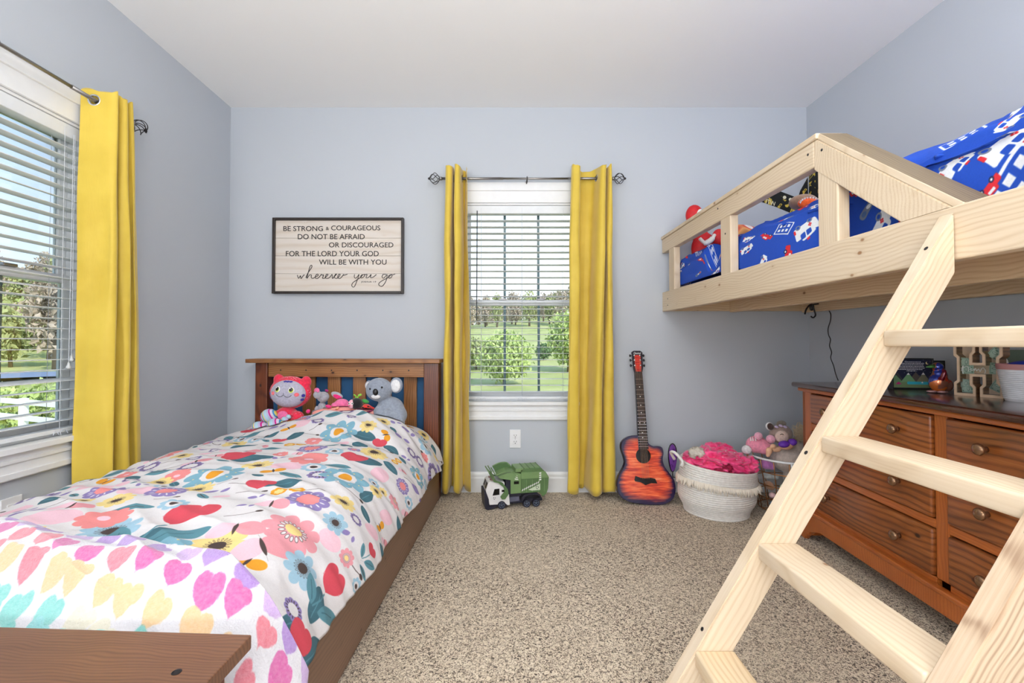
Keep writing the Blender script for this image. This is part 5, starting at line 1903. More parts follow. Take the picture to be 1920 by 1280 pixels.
obj('face', b, plush('pale_fawn_plush', (222, 196, 184)), fn, True)
b = BM()
tube(b, [P(1463 + t_, 815 - 1.6 * math.sin(t_ * .5), 2.531) for t_ in range(7)], .0015, 5)
obj('closed_eye', b, E_BLK, fn)
b = BM()
ball(b, P(1465, 794, 2.58), (.026, .02, .018))
obj('hair_bun', b, plush('taupe_plush', (120, 110, 100)), fn, True)
b = BM()
for px, py in ((1456, 800), (1464, 798), (1472, 800)):
    ball(b, P(px, py, 2.555), (.012, .006, .007), Euler((0, .4, 0)).to_matrix())
obj('bow', b, plain('lilac_ribbon', (196, 182, 214), .6), fn, True)
SKIN = plain('doll_skin', (228, 180, 146), .45)
dl = toy('baby_doll', 'bare-limbed baby doll in a purple swimsuit lying across the wire basket', 'doll', [pb(1474, 835, 2.535, .040, .024, .024), pb(1455, 842, 2.53, .030, .016, .016), pb(1442, 845, 2.52, .018, .014, .022), pb(1440, 852, 2.52, .012, .012, .016), pb(1450, 836, 2.52, .016, .013, .013)], SKIN, .004)
for px, py, rx in ((1470, 832.5, .030), (1486, 828.5, .022)):
    b = BM()
    ball(b, P(px, py, 2.525), (rx, .022, .019), Euler((0, -.12, 0)).to_matrix())
    obj('swimsuit', b, plain('purple_swimsuit', (104, 50, 176), .5), dl, True)
b = BM()
rng = random.Random(2)
for _ in range(150):
    p0 = P(1500, 822, 2.56) + V((rng.uniform(-.015, .03), rng.uniform(-.03, .03), rng.uniform(-.02, .02)))
    tube(b, catmull([p0, p0 + V((rng.uniform(-.04, .06), rng.uniform(-.03, .03), rng.uniform(.02, .07))), p0 + V((rng.uniform(-.02, .10), rng.uniform(-.05, .02), rng.uniform(-.01, .06)))], 4), .0012, 4)
S(obj('hair', b, plain('ash_blonde_hair', (208, 190, 160), .6), dl, True), True)
toy('rag_doll', 'purple and white cloth doll behind the wires at the left of the basket', 'doll', [((1.484, 2.58, .270), (.028, .034, .028)), ((1.508, 2.572, .262), (.018, .03, .022))], plush('orchid_cloth', (190, 120, 190)))
toy('plush_cow', 'black and white cloth toy low behind the basket wires', 'soft toy', [((1.490, 2.575, .207), (.028, .034, .018)), ((1.520, 2.565, .205), (.022, .03, .017))], plush('pale_grey_cloth', (176, 180, 178)))
toy('brown_doll', 'brown cloth doll body low in the wire basket', 'doll', [((1.496, 2.575, .154), (.026, .032, .024)), ((1.504, 2.570, .148), (.018, .028, .022))], plush('tan_brown_cloth', (166, 124, 96)))
toy('plush_mouse', 'small pale pink ball-shaped toy at the foot of the wire basket', 'soft toy', [((1.512, 2.570, .100), (.020, .020, .018))], plush('pale_pink_ball', (232, 190, 190)))
toy('blue_cloth_toy', 'blue cloth toy at the bottom of the wire basket', 'soft toy', [((1.528, 2.570, .048), (.030, .030, .020)), ((1.556, 2.560, .046), (.026, .028, .018))], plush('denim_blue_cloth', (70, 120, 160)))
toy('green_cloth_toy', 'green and white soft toy low in the wire basket near the ladder', 'soft toy', [((1.556, 2.530, .150), (.026, .026, .026)), ((1.568, 2.522, .125), (.020, .022, .020))], plush('pale_green_cloth', (190, 206, 160)))

# ------------------------------------------------------------------ dresser
dp = P(1508, 1000, 2.276)
DM = Matrix.Translation((dp.x, 2.276, 0)) @ Matrix.Rotation(R(-3.8), 4, 'Z')
dr = thing('dresser', 'glossy stained pine dresser with round knobs and a dark top under the loft bed', 'dresser', (dp.x, 2.276, 0), R(-3.8))
DL, DD, DH = 1.535, 0.44, 0.755
mkbox('side_panel', 0.0, DD, -0.022, 0, .10, DH - .03, M_dressedge, dr, .002, 2)
mkbox('side_panel', 0.0, DD, -DL, -DL + .022, .10, DH - .03, M_dressedge, dr, .002, 2)
mkbox('back_board', DD - .012, DD, -DL + .022, -.022, .10, DH - .03, M_dressedge, dr, .001)
mkbox('bottom_board', .02, DD - .012, -DL + .022, -.022, .10, .12, M_dressedge, dr, .001)
mkbox('dust_panel', .10, .11, -DL + .022, -.022, .12, DH - .03, M_dresstop, dr, 0)
tp = obj('dresser_top', box(BM(), (DD / 2 - .012, -DL / 2, DH - .010), (DD + .05, DL + .07, .024), None, .009, 1, 3), M_dresstop, dr, True, sharp=60)
mkbox('top_moulding', -.018, .02, -DL - .012, .012, DH - .040, DH - .022, M_dressedge, dr, .005)
mkbox('top_moulding', .02, DD - .01, 0, .012, DH - .040, DH - .022, M_dressedge, dr, .005)
yA0, yA1, yB0, yB1 = -.072, -.745, -.795, -1.468
zr = [(.171, .333), (.363, .535), (.565, .712)]
for y0, y1 in ((-.072, 0.0), (-.795, -.745), (-DL, -1.468)):
    mkbox('stile', 0, .022, y0, y1, .17 if y0 == -.795 else .10, DH - .04, M_dressedge, dr, .004)
for (a0, a1) in ((yA1, yA0), (yB1, yB0)):
    for z0, z1 in ((.10, .171), (.333, .363), (.535, .565), (.712, DH - .04)):
        mkbox('frame_rail', .0, .02, a0, a1, z0, z1, M_dressedge, dr, .003)
    for z0, z1 in zr:
        g = .0035
        dw = obj('drawer', box(BM(), (.004, (a0 + a1) / 2, (z0 + z1) / 2), (.028, abs(a1 - a0) - 2 * g, z1 - z0 - 2 * g), None, .007, 1, 3), M_dress, dr, True, sharp=70)
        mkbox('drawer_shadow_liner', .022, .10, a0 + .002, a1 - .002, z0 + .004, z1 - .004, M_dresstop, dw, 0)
        for fy in (.205, .795):
            b = BM()
            lathe(b, [(.0, .0), (.009, .0), (.0075, .008), (.008, .013), (.016, .017), (.0185, .022), (.0165, .028), (.010, .0315), (.0, .0325)], (-.010, a1 + (a0 - a1) * fy, (z0 + z1) / 2), 20, Matrix.Rotation(R(-90), 3, 'Y'))
            obj('knob', b, plain('bronze_knob', (150, 116, 88), .22, .75), dw, True)
# scalloped plinth
def apron(y0, y1):
    L_ = y0 - y1
    half = [(0, 0), (.055, 0), (.070, .022), (.090, .030), (.100, .046), (.125, .058), (.17, .072)]
    pts = [(y0 - a, z) for a, z in half] + [(y1 + a, z) for a, z in half[::-1]]
    return pts + [(y1, .142), (y0, .142)]
obj('plinth', prism(BM(), apron(.016, -DL - .016), -.020, .004, 'yz', .003), M_dressedge, dr)
mkbox('plinth_moulding', -.024, .004, -DL - .018, .018, .132, .152, M_dressedge, dr, .006)
obj('plinth', prism(BM(), [(.004, 0), (.09, 0), (.12, .04), (.17, .072), (.30, .072), (.35, .04), (.38, 0), (.44, 0), (.44, .142), (.004, .142)], .0, .016, 'xz', .002), M_dressedge, dr)
obj('plinth', prism(BM(), [(.004, 0), (.09, 0), (.12, .04), (.17, .072), (.30, .072), (.35, .04), (.38, 0), (.44, 0), (.44, .142), (.004, .142)], -DL - .016, -DL, 'xz', .002), M_dressedge, dr)

# ------------------------------------------------------------------ things on the dresser
ZT = DH + .002
# picture box
c0 = P(1712, 728, 1.93)
pf = thing('framed_picture', 'small black framed night-sky picture with mountains, leftmost on the dresser', 'picture', (c0.x, 1.93, ZT), R(-14))
pf_w, pf_h = .150, .131
mkbox('frame_side', -pf_w / 2, -pf_w / 2 + .006, 0, .036, 0, pf_h, M_black, pf, .001)
mkbox('frame_side', pf_w / 2 - .006, pf_w / 2, 0, .036, 0, pf_h, M_black, pf, .001)
mkbox('frame_side', -pf_w / 2 + .006, pf_w / 2 - .006, 0, .036, 0, .006, M_black, pf, .001)
mkbox('frame_side', -pf_w / 2 + .006, pf_w / 2 - .006, 0, .036, pf_h - .006, pf_h, M_black, pf, .001)
CP = Canvas('night_print', .14, .12, 2400, c8(26, 30, 60))
rng = random.Random(6)
for _ in range(40):
    CP.ell(rng.uniform(0, .14), rng.uniform(.05, .12), .0008, .0008, c8(240, 240, 250))
CP.ell(.127, .106, .006, .006, c8(250, 230, 160))
CP.ell(.130, .108, .005, .0055, c8(26, 30, 60))
def tri(cx, base, w_, h_, col):
    def fn(X, Y):
        return np.maximum(np.abs(X) / w_ * h_ + (Y + h_ / 2) - h_, -(Y + h_ / 2)) * .7
    CP.sdf(cx, base + h_ / 2, max(w_, h_), fn, col)
for cx, w_, h_, col in ((.018, .03, .048, c8(60, 60, 66)), (.085, .034, .050, c8(92, 84, 78)), (.012, .03, .036, c8(110, 150, 110)), (.058, .032, .046, c8(120, 166, 120)), (.112, .03, .048, c8(130, 128, 104))):
    tri(cx, .018, w_, h_, col)
tri(.058, .055, .0065, .009, c8(244, 244, 244))
tri(.112, .056, .007, .010, c8(244, 244, 244))
CP.rect(.07, .011, .08, .013, c8(122, 146, 104))
CP.rect(.093, .020, .040, .006, c8(60, 190, 214), 0, .005)
tri(.022, .014, .011, .011, c8(206, 40, 130))
tri(.108, .020, .004, .007, c8(244, 244, 244))
y_ = .110
for n_, (a, c) in enumerate([(.045, .10), (.03, .112), (.034, .108), (.022, .115), (.02, .118), (.02, .104), (.052, .078)]):
    x = a
    while x < c:
        w_ = rng.uniform(.0018, .006)
        CP.rect(x + w_ / 2, y_, w_ / 2, .0015, c8(235, 235, 240), 0, .0006)
        x += w_ + .0012
    y_ -= .0064
M_night = printed('night_mountain_print', CP, .5, .0)
b = BM()
uvl = b.loops.layers.uv.new('UVMap')
vs_ = [b.verts.new(p_) for p_ in ((-pf_w / 2 + .006, .008, .006), (pf_w / 2 - .006, .008, .006), (pf_w / 2 - .006, .008, pf_h - .006), (-pf_w / 2 + .006, .008, pf_h - .006))]
f_ = b.faces.new(vs_)
for lp, uvc in zip(f_.loops, ((0, 0), (1, 0), (1, 1), (0, 1))):
    lp[uvl].uv = uvc
po = obj('picture_print', b, M_night, pf)
m_ = po.modifiers.new('board', 'SOLIDIFY')
m_.thickness = .003
m_.offset = -1 if True else 1
# dark frame behind
c1 = P(1765, 731, 2.0)
d2 = thing('picture_frame', 'dark green-black picture frame leaning behind the bird figurine', 'picture', (c1.x - .01, 2.03, ZT), R(-24))
mkbox('frame_body', -.045, .045, 0, .012, 0, .118, plain('green_black_frame', (24, 30, 28), .5), d2, .002)
mkbox('frame_panel', -.038, .038, -.0012, .001, .008, .110, plain('dim_green_panel', (44, 60, 52), .4), d2, .0005)
# penguin
c2 = P(1760, 735, 1.79)
pn = thing('penguin_figurine', 'glossy multicoloured penguin figurine standing next to the night-sky picture', 'figurine', (c2.x, 1.79, ZT), R(-20))
k = N('painted_glaze')
v = k.vec(scale=(26, 26, 26))
vo = k.n('TexVoronoi', feature='F1')
mxv = k.n('VectorMath', operation='ADD')
nzc = k.n('TexNoise')
k.l(v, nzc.inputs['Vector'])
nzc.inputs['Scale'].default_value = 1.5
k.l(v, mxv.inputs[0])
k.l(nzc.outputs['Color'], mxv.inputs[1])
k.l(mxv.outputs[0], vo.inputs['Vector'])
vo.inputs['Scale'].default_value = 1.2
sp = k.n('SeparateXYZ')
k.l(vo.outputs['Color'], sp.inputs[0])
rp_ = k.ramp(sp.outputs[0], [(0, srgb(200, 60, 24)), (.2, srgb(36, 60, 160)), (.36, srgb(150, 96, 78)), (.52, srgb(120, 20, 40)), (.66, srgb(226, 120, 50)), (.8, srgb(190, 160, 150)), (.92, srgb(30, 30, 44))])
rp_.node.color_ramp.interpolation = 'CONSTANT'
k.set(Base_Color=rp_, Roughness=.12, Metallic=.35, Coat_Weight=.8)
M_glaze = k.m
blob('body', [((0, 0, .042), (.032, .028, .040)), ((.004, 0, .070), (.024, .022, .030)), ((-.002, 0, .102), (.019, .018, .018)), ((.026, .004, .030), (.022, .02, .026))], M_glaze, pn, .003)
b = BM()
lathe(b, [(.009, 0), (.007, .012), (.003, .024), (.0, .028)], (-.014, -.004, .104), 12, Matrix.Rotation(R(-97), 3, 'Y'))
obj('beak', b, plain('olive_glaze', (70, 120, 60), .15, .3), pn, True)
for x, y in ((-.022, -.008), (.004, -.024)):
    b = BM()
    ball(b, (x - .004, y - .004, .006), (.018, .011, .006))
    obj('foot', b, plain('rose_silver_glaze', (190, 150, 150), .15, .5), pn, True)
b = BM()
ball(b, (.004, -.022, .066), (.008, .010, .028), Euler((.2, .2, 0)).to_matrix())
obj('wing', b, M_glaze, pn, True)
# letter H bank
hA, hB = P(1789, 738, 1.722), P(1881, 747, 1.600)
hdir = V((hB.x - hA.x, 1.600 - 1.722, 0))
hw_ = hdir.length
hb = thing('letter_bank', 'wooden letter H money box with banknotes behind its clear front', 'money box', (hA.x, 1.722, ZT), math.atan2(hdir.y, hdir.x))
Oq = [(.07, .568), (.07, .33), (0, .27), (0, 0), (.455, 0), (.455, .20), (.395, .26), (.395, .42)]
Iq = [(.125, .568), (.125, .30), (.055, .24), (.055, .055), (.40, .055), (.40, .18), (.335, .24), (.335, .475)]
def full(q_):
    H = 1.136
    a = q_                                            # left-bottom, from mid-left down and across
    b_ = [(1 - x, y) for x, y in q_[::-1]]
    c_ = [(1 - x, H - y) for x, y in q_[1:]]
    d_ = [(x, H - y) for x, y in q_[::-1][:-1]]
    c_ = [(1 - x, H - y) for x, y in q_][1:]
    d_ = [(x, H - y) for x, y in q_[::-1]][:-1]
    return [(x * hw_, y * hw_ * 1.30 ) for x, y in a + b_ + c_ + d_]
Of, If = full(Oq), full(Iq)
M_ply = plain('pale_plywood', (226, 196, 164), .5, 0, .06, 60)
M_acac = wood('acacia_strips', srgb(176, 130, 84), srgb(140, 96, 58), srgb(84, 52, 30), srgb(50, 30, 18), .4, .04, 12, 1.1, .2)
b = BM()
fo = [b.verts.new((x, 0, z)) for x, z in Of]
fi = [b.verts.new((x, 0, z)) for x, z in If]
go = [b.verts.new((x, .006, z)) for x, z in Of]
gi = [b.verts.new((x, .006, z)) for x, z in If]
n_ = len(Of)
for i in range(n_):
    j = (i + 1) % n_
    b.faces.new([fo[i], fo[j], fi[j], fi[i]])
    b.faces.new([go[j], go[i], gi[i], gi[j]])
    b.faces.new([fo[j], fo[i], go[i], go[j]])
    b.faces.new([fi[i], fi[j], gi[j], gi[i]])
bmesh.ops.recalc_face_normals(b, faces=b.faces[:])
obj('front_plate', b, M_ply, hb)
b = BM()
Lw = wc_layer(b)
fo = [b.verts.new((x, .006, z)) for x, z in Of]
fi = [b.verts.new((x, .006, z)) for x, z in If]
go = [b.verts.new((x, .055, z)) for x, z in Of]
gi = [b.verts.new((x, .048, z)) for x, z in If]
for i in range(n_):
    j = (i + 1) % n_
    b.faces.new([fo[j], fo[i], go[i], go[j]])
    b.faces.new([fi[i], fi[j], gi[j], gi[i]])
b.faces.new(go[::-1])
b.faces.new(gi)
for vv in b.verts:
    vv[Lw] = V((vv.co.y * 2, vv.co.z * 2, vv.co.x))
bmesh.ops.recalc_face_normals(b, faces=b.faces[:])
obj('box_body', b, M_acac, hb)
b = BM()
gf = [b.verts.new((x, .004, z)) for x, z in If]
b.faces.new(gf)
obj('clear_front', b, M_glass, hb)
b = BM()
b.faces.new([b.verts.new((x, .0465, z)) for x, z in If])
obj('back_lining', b, M_ply, hb)
mkb = lambda x, y, z: V((x * hw_, y, z * hw_ * 1.30))
b = BM()
wt = [[(.16, .50), (.20, .62), (.19, .50), (.20, .44)], [(.15, .56), (.22, .58), (.30, .60), (.31, .50)], [(.33, .53), (.37, .56), (.36, .51), (.41, .53), (.43, .56), (.43, .51), (.46, .57), (.48, .51), (.52, .56), (.55, .50), (.58, .56), (.62, .58), (.66, .52), (.64, .46)]]
for st in wt:
    tube(b, catmull([mkb(x, .002, z + .03) for x, z in st], 4), .0009, 5)
obj('white_script', b, E_WHT, hb)
HM = Matrix.Translation((hA.x, 1.722, ZT)) @ Matrix.Rotation(math.atan2(hdir.y, hdir.x), 4, 'Z')
CB = Canvas('note_print', .10, .045, 1600, c8(170, 190, 172))
CB.rect(.05, .0225, .046, .019, c8(130, 158, 138))
CB.rect(.05, .0225, .043, .016, c8(178, 198, 180))
CB.ell(.05, .0225, .010, .013, c8(120, 146, 128))
CB.ell(.05, .0235, .006, .009, c8(186, 202, 186))
for cx in (.013, .087):
    CB.ell(cx, .034, .004, .004, c8(90, 120, 100))
    CB.ell(cx, .011, .004, .004, c8(90, 120, 100))
CB.ell(.075, .0225, .007, .007, c8(120, 156, 132))
M_note = printed('banknote_print', CB, .7, .1)
notes = [(.24, .72, 5, 'tucked upright at the upper left of the letter box'), (.22, .56, -3, 'lying behind the handwriting at the left of the letter box'), (.20, .26, 4, 'in the lower left leg of the letter box'), (.23, .13, -8, 'lowest in the left leg of the letter box'), (.78, .92, -55, 'slanting at the upper right of the letter box'), (.77, .60, -88, 'curled upright at the right of the letter box'), (.80, .24, -62, 'slanting in the lower right leg of the letter box')]
for i, (x, z, a, lb_) in enumerate(notes):
    b = BM()
    uvl = b.loops.layers.uv.new('UVMap')
    w2, h2 = .026, .016
    nseg = 6
    vs_ = []
    rot = Matrix.Rotation(R(a), 3, 'Y')
    for j in range(nseg + 1):
        u = -1 + 2 * j / nseg
        for v2 in (-1, 1):
            q_ = rot @ V((u * w2 * .8, .003 * u * u, v2 * h2))
            xx = min(max(x * hw_ + q_.x, .075 * hw_ if x < .5 else .62 * hw_), .38 * hw_ if x < .5 else .93 * hw_)
            zz = max(z * hw_ * 1.3 + q_.z, .06 * hw_ * 1.3)
            vs_.append((b.verts.new(HM @ V((xx, .012 + i * .004 + q_.y, zz))), ((u + 1) / 2, (v2 + 1) / 2)))
    for j in range(nseg):
        q4 = [vs_[2 * j], vs_[2 * j + 2], vs_[2 * j + 3], vs_[2 * j + 1]]
        f_ = b.faces.new([t_[0] for t_ in q4])
        for lp, t_ in zip(f_.loops, q4):
            lp[uvl].uv = t_[1]
    tag(obj('banknote', b, M_note, None, True), 'green banknote ' + lb_, 'banknote', 'banknotes in the letter box')
# ribbed pot
c3 = PZ(1921, 752, ZT)
pt = wthing('ribbed_pot', 'white ribbed pot with a dusty pink rim at the right edge of the dresser', 'pot', V((c3.x, c3.y, ZT)))
prof = [(.0, .0), (.044, .0), (.046, .004)]
for i in range(16):
    z = .006 + i * .0064
    r_ = .047 + .014 * (i / 15)
    prof += [(r_, z), (r_ + .0018, z + .0018), (r_ + .0018, z + .0042), (r_ + .0002, z + .006)]
zt_ = prof[-1][1]
prof += [(.0615, zt_), (.058, zt_), (.046, .01), (.0, .01)]
b = BM()
lathe(b, prof, (c3.x, c3.y, ZT), 40)
obj('pot_body', b, plain('white_ribbed_ceramic', (236, 238, 242), .4), pt, True, sharp=50)
b = BM()
lathe(b, [(.0575, zt_ - .002), (.0635, zt_ - .002), (.0655, zt_ + .010), (.0655, zt_ + .016), (.062, zt_ + .017), (.0575, zt_ + .008)], (c3.x, c3.y, ZT), 40, cap=False)
obj('pot_rim', b, plain('dusty_pink_band', (196, 140, 140), .5), pt, True, sharp=50)
b = BM()
ball(b, (c3.x + .005, c3.y + .01, ZT + zt_ + .008), (.050, .040, .018), Euler((0, -.2, 0)).to_matrix())
tag(obj('blue_hat', b, plain('royal_blue_cloth', (20, 60, 190), .6), None, True), 'royal blue cloth hat poking out of the ribbed pot', 'hat')
c4 = P(1906, 690, 1.66)
gfm = thing('glass_candle_frame', 'grey-green panel with a pale bottle shape standing behind the ribbed pot', 'picture', (c4.x + .04, 1.70, ZT), R(-60))
mkbox('frame_body', -.06, .06, 0, .012, 0, .17, plain('sage_panel', (96, 110, 96), .3), gfm, .002)
b = BM()
lathe(b, [(.0, 0), (.013, .002), (.014, .03), (.011, .045), (.005, .056), (.0, .058)], (-.028, -.004, .085), 16, sy=.25)
obj('bottle_shape', b, plain('milky_glass', (206, 212, 210), .3), gfm, True)
# ------------------------------------------------------------------ loft bed
XF = 1.030
lo = wthing('loft_bed', 'raw pine house-shaped loft bed along the right wall', 'loft bed', V((1.5, 1.6, 1.14)))
def brd(name, p0, p1, wy, hz, mat=None, zh=(0, 0, 1), bev=.004):
    return beam(name, p0, p1, wy, hz, mat or M_pine, lo, zh, bev)
TK = .038
brd('side_rail', (XF + TK / 2, .30, 1.197), (XF + TK / 2, 2.935, 1.218), TK, .124)
brd('centre_joist', (1.465, .34, 1.168), (1.465, 2.90, 1.192), TK, .085, M_pine2)
brd('wall_rail', (XR - .055, .30, 1.168), (XR - .055, 2.90, 1.192), TK, .088, M_pine2)
brd('wall_cleat', (XR - .018, .30, 1.20), (XR - .018, 2.90, 1.222), TK * .85, .088, M_pine2)
brd('end_board', (XF + TK, 2.921, 1.214), (XR - .037, 2.921, 1.214), TK, .110, M_pine2)
brd('end_board', (XF + TK, .32, 1.20), (XR - .037, .32, 1.20), TK, .110, M_pine2)
for i in range(15):
    y = .44 + i * .170
    mkbox('bed_slat', XF + TK + .002, XR - .075, y, y + .085, 1.226, 1.243, M_pine2, lo, .002)
YP, ZP = 1.4955, 1.640                                     # peak
brd('guard_rail', (XF + TK / 2, YP, 1.577), (XF + TK / 2, 2.935, 1.577), TK, .088)
brd('roof_cap', (XF + .0445 - .006, 1.476, 1.6305), (XF + .0445 - .006, 2.935, 1.6305), .090, .019)
# sloping brace
a0, a1 = V((XF + TK / 2, YP, 1.577)), V((XF + TK / 2, 1.020, 1.236))
b0 = V((XF + TK / 2, YP + .004, 1.562))
dirb = V((0, -1, -.805)).normalized()
nrmb = V((0, -dirb.z, dirb.y))
if nrmb.z < 0:
    nrmb = -nrmb
t0 = V((XF + TK / 2, YP, 1.236 + .805 * (YP - 1.004)))
def brace_poly():
    # polygon in the y-z plane: board below the cap, cut plumb at the peak and level at the rail
    s_ = dirb.z / dirb.y
    zc = 1.262
    yt = YP + (zc - t0.z) / s_
    hh = .108
    yb = YP + (zc - t0.z + hh) / s_
    return [(YP - .0135, 1.6205), (YP, 1.6205), (YP, t0.z - hh), (yb, zc), (yt, zc)]
obj('roof_brace', prism(BM(), brace_poly(), XF, XF + TK, 'yz', .003), M_pine, lo)
ctr = t0 + nrmb * .0095
L_ = (t0.z - 1.262) / abs(dirb.z)
c_b = BM()
box(c_b, ctr + dirb * (L_ / 2 + .010) + V((.0465 - TK / 2, 0, 0)) + dirb * .007, (L_ - .002, .090, .019), frame_rot(dirb, nrmb), .002, 0)
for f_ in c_b.faces:
    f_.normal_update()
    f_.material_index = 1 if abs(f_.normal.dot(nrmb)) > .9 else 0
obj('roof_cap', c_b, [M_pine, M_pinegrey], lo)
for x0_, x1_ in ((1254.6, 1274), (1352, 1370.5), (1534, 1575.5)):
    y1, y0 = F * XF / (x0_ - CX), F * XF / (x1_ - CX)
    if x0_ < 1300:
        y0 = y1 - .086
    brd('guard_post', (XF + TK / 2 + .0015, (y0 + y1) / 2, 1.262), (XF + TK / 2 + .0015, (y0 + y1) / 2, 1.536 if y0 > 1.6 else 1.555), (y1 - y0) if y0 > 1.6 else .088, TK, M_pine, (1, 0, 0))
b = BM()
for (px, py) in ((1252, 560), (1252, 572), (1515, 290), (1346, 391), (1541, 281), (1360, 438)):
    r_ = ray(px, py)
    p_ = V((0, 0, CAMZ)) + r_ * (XF / r_.x)
    lathe(b, [(.0, .0), (.0045, .0), (.004, .0012), (.0, .0014)], (XF - .0002, p_.y, p_.z), 10, Matrix.Rotation(R(-90), 3, 'Y'))
obj('screw_heads', b, M_iron, lo)

# ------------------------------------------------------------------ ladder
ld = wthing('loft_ladder', 'raw pine ladder with flat treads leaning on the loft bed', 'ladder', V((.32, .83, 0)))
SL = .604
def fx(z):
    return XF - .0015 - (1.2507 - z) * SL
WD = .084
zc_ = 1.2507 - WD / SL
poly = [(fx(1.2507), 1.2507), (fx(0), 0), (fx(0) + WD, 0), (XF - .0015, zc_)]
def stringer(y0, y1, mat):
    b = BM()
    L = wc_layer(b)
    t = bmesh.new()
    prism(t, poly, y0, y1, 'xz', .003)
    ax = V((SL, 0, 1)).normalized()
    ay = V((ax.z, 0, -ax.x))
    off = V((random.uniform(0, 9), random.uniform(0, 9), random.uniform(0, 9)))
    mp = {}
    for vv in t.verts:
        nv = b.verts.new(vv.co)
        nv[L] = V((vv.co.dot(ax), vv.co.dot(ay), vv.co.y)) + off
        mp[vv] = nv
    for f_ in t.faces:
        b.faces.new([mp[vv] for vv in f_.verts])
    t.free()
    return obj('stringer', b, mat, ld)
stringer(1.030, 1.068, M_pine)
stringer(.588, .626, M_pinerough)
for z in (.980, .742, .503, .265):
    brd_ = box(BM(), (fx(z) + .089 / 2 - .005, (.626 + 1.030) / 2, z - .018), (.089, 1.030 - .626, .036), None, .005, 1, 3)
    obj('tread', brd_, M_pine if z > .3 else M_pine2, ld, True, sharp=50)
b = BM()
for y_ in (1.049, .607):
    for z in (1.17, .70, .30):
        p_ = V((fx(z), y_, z))
        nn_ = V((-1, 0, SL)).normalized()
        lathe(b, [(.0, .0), (.005, .0), (.0045, .001), (.0, .0012)], p_ + nn_ * .0003, 10, nn_.to_track_quat('Z', 'Y').to_matrix())
obj('screw_heads', b, M_iron, ld)

# ------------------------------------------------------------------ loft bedding
m_ = box(BM(), (1.5425, 1.60, 1.279), (.745, 2.52, .066), None, .03, seg=4)
tag(obj('loft_mattress', m_, plain('red_fitted_sheet', (196, 32, 44), .8, 0, .08, 12, .15, 60), None, True), 'thin mattress in a red fitted sheet on the loft bed', 'mattress')
def lz(y):
    a = 1.535 + (1.452 - 1.535) * smooth01(1.34, 1.50, y)
    a += (1.33 - a) * smooth01(2.20, 2.30, y)
    a += (1.475 - 1.33) * smooth01(2.36, 2.46, y)
    a += (1.325 - a) * smooth01(2.74, 2.84, y)
    return a
def lx(y):
    return 1.35 + (1.175 - 1.35) * smooth01(1.30, 1.50, y)
def loft_fn(s_, y):
    zr_, xr_ = lz(y), lx(y)
    tall = smooth01(1.50, 1.30, y) if False else 1 - smooth01(1.30, 1.50, y)
    h = zr_ - 1.31
    pf_ = [V((1.0735, 1.268 + .036 * smooth01(1.9, 2.2, y), 0)), V((1.0735, 1.31 + h * .36, 0)), V((1.0735 + (xr_ - 1.07) * .14, 1.31 + h * (.70 - .22 * tall), 0)), V((1.07 + (xr_ - 1.07) * .5, 1.31 + h * (.93 - .22 * tall), 0)), V((xr_, zr_, 0)),
           V((xr_ + .12, zr_ - .02 * tall - h * .35 * (1 - tall), 0)), V((xr_ + .26, zr_ - .05 * tall - h * .75 * (1 - tall), 0)), V((xr_ + .56, 1.33 + .12 * tall, 0))]
    n = len(pf_) - 1
    q_ = min(s_ * n, n - 1e-6)
    i = int(q_)
    t = q_ - i
    a, b_, c, d = pf_[max(i - 1, 0)], pf_[i], pf_[i + 1], pf_[min(i + 2, n)]
    p = 0.5 * ((2 * b_) + (c - a) * t + (2 * a - 5 * b_ + 4 * c - d) * t * t + (3 * b_ - a - 3 * c + d) * t ** 3)
    w_ = (1 - abs(noise.noise(V((s_ * 5 + y * 1.2, y * 2.6, 4)))) * 2.2) * .016 + noise.noise(V((s_ * 4, y * 9, 1))) * .007
    w_ += .010 * (1 - abs(noise.noise(V((s_ * 11 - y * 3, y * 3, 8)))) * 2.2)
    w_ *= smooth01(0, .12, s_) * min(1, h / .1)
    x_, z_ = p.x - w_ * .6, p.y + w_ * .8
    # the lower edge hangs between mattress and rail, and the cloth stays clear of the sloping cap board
    behind_cap = smooth01(.90, .96, y) * (1 - smooth01(1.50, 1.56, y))
    x_ = max(x_, 1.0725 + .0725 * behind_cap)
    if x_ > 1.149:
        z_ = max(z_, 1.332)
    return V((x_, y, z_))
tmpm = bpy.data.materials.new('tmp')
comf, lpts = sheet('comforter', loft_fn, 90, 260, None, tmpm, 0.0, 1.0, .40, 2.87, .012, 1.0, 2.6)
lw = np.array([p[:] for p, _ in lpts])
lpx = np.array([proj(p) for p, _ in lpts])
luv = np.array([[u, v_ * 2.6 - 2.0] for _, (u, v_) in lpts])
RB = c8(22, 74, 184)
CL = Canvas('vehicle_print', 1.0, 2.6, 700, RB)
LR_, LW_, LG_, LK_ = c8(214, 40, 52), c8(236, 240, 246), c8(120, 130, 150), c8(24, 34, 70)
SCL = 1.6                                                 # arc length per unit of s, roughly
class LCv:                                                # paints in metres while u is squeezed
    pass
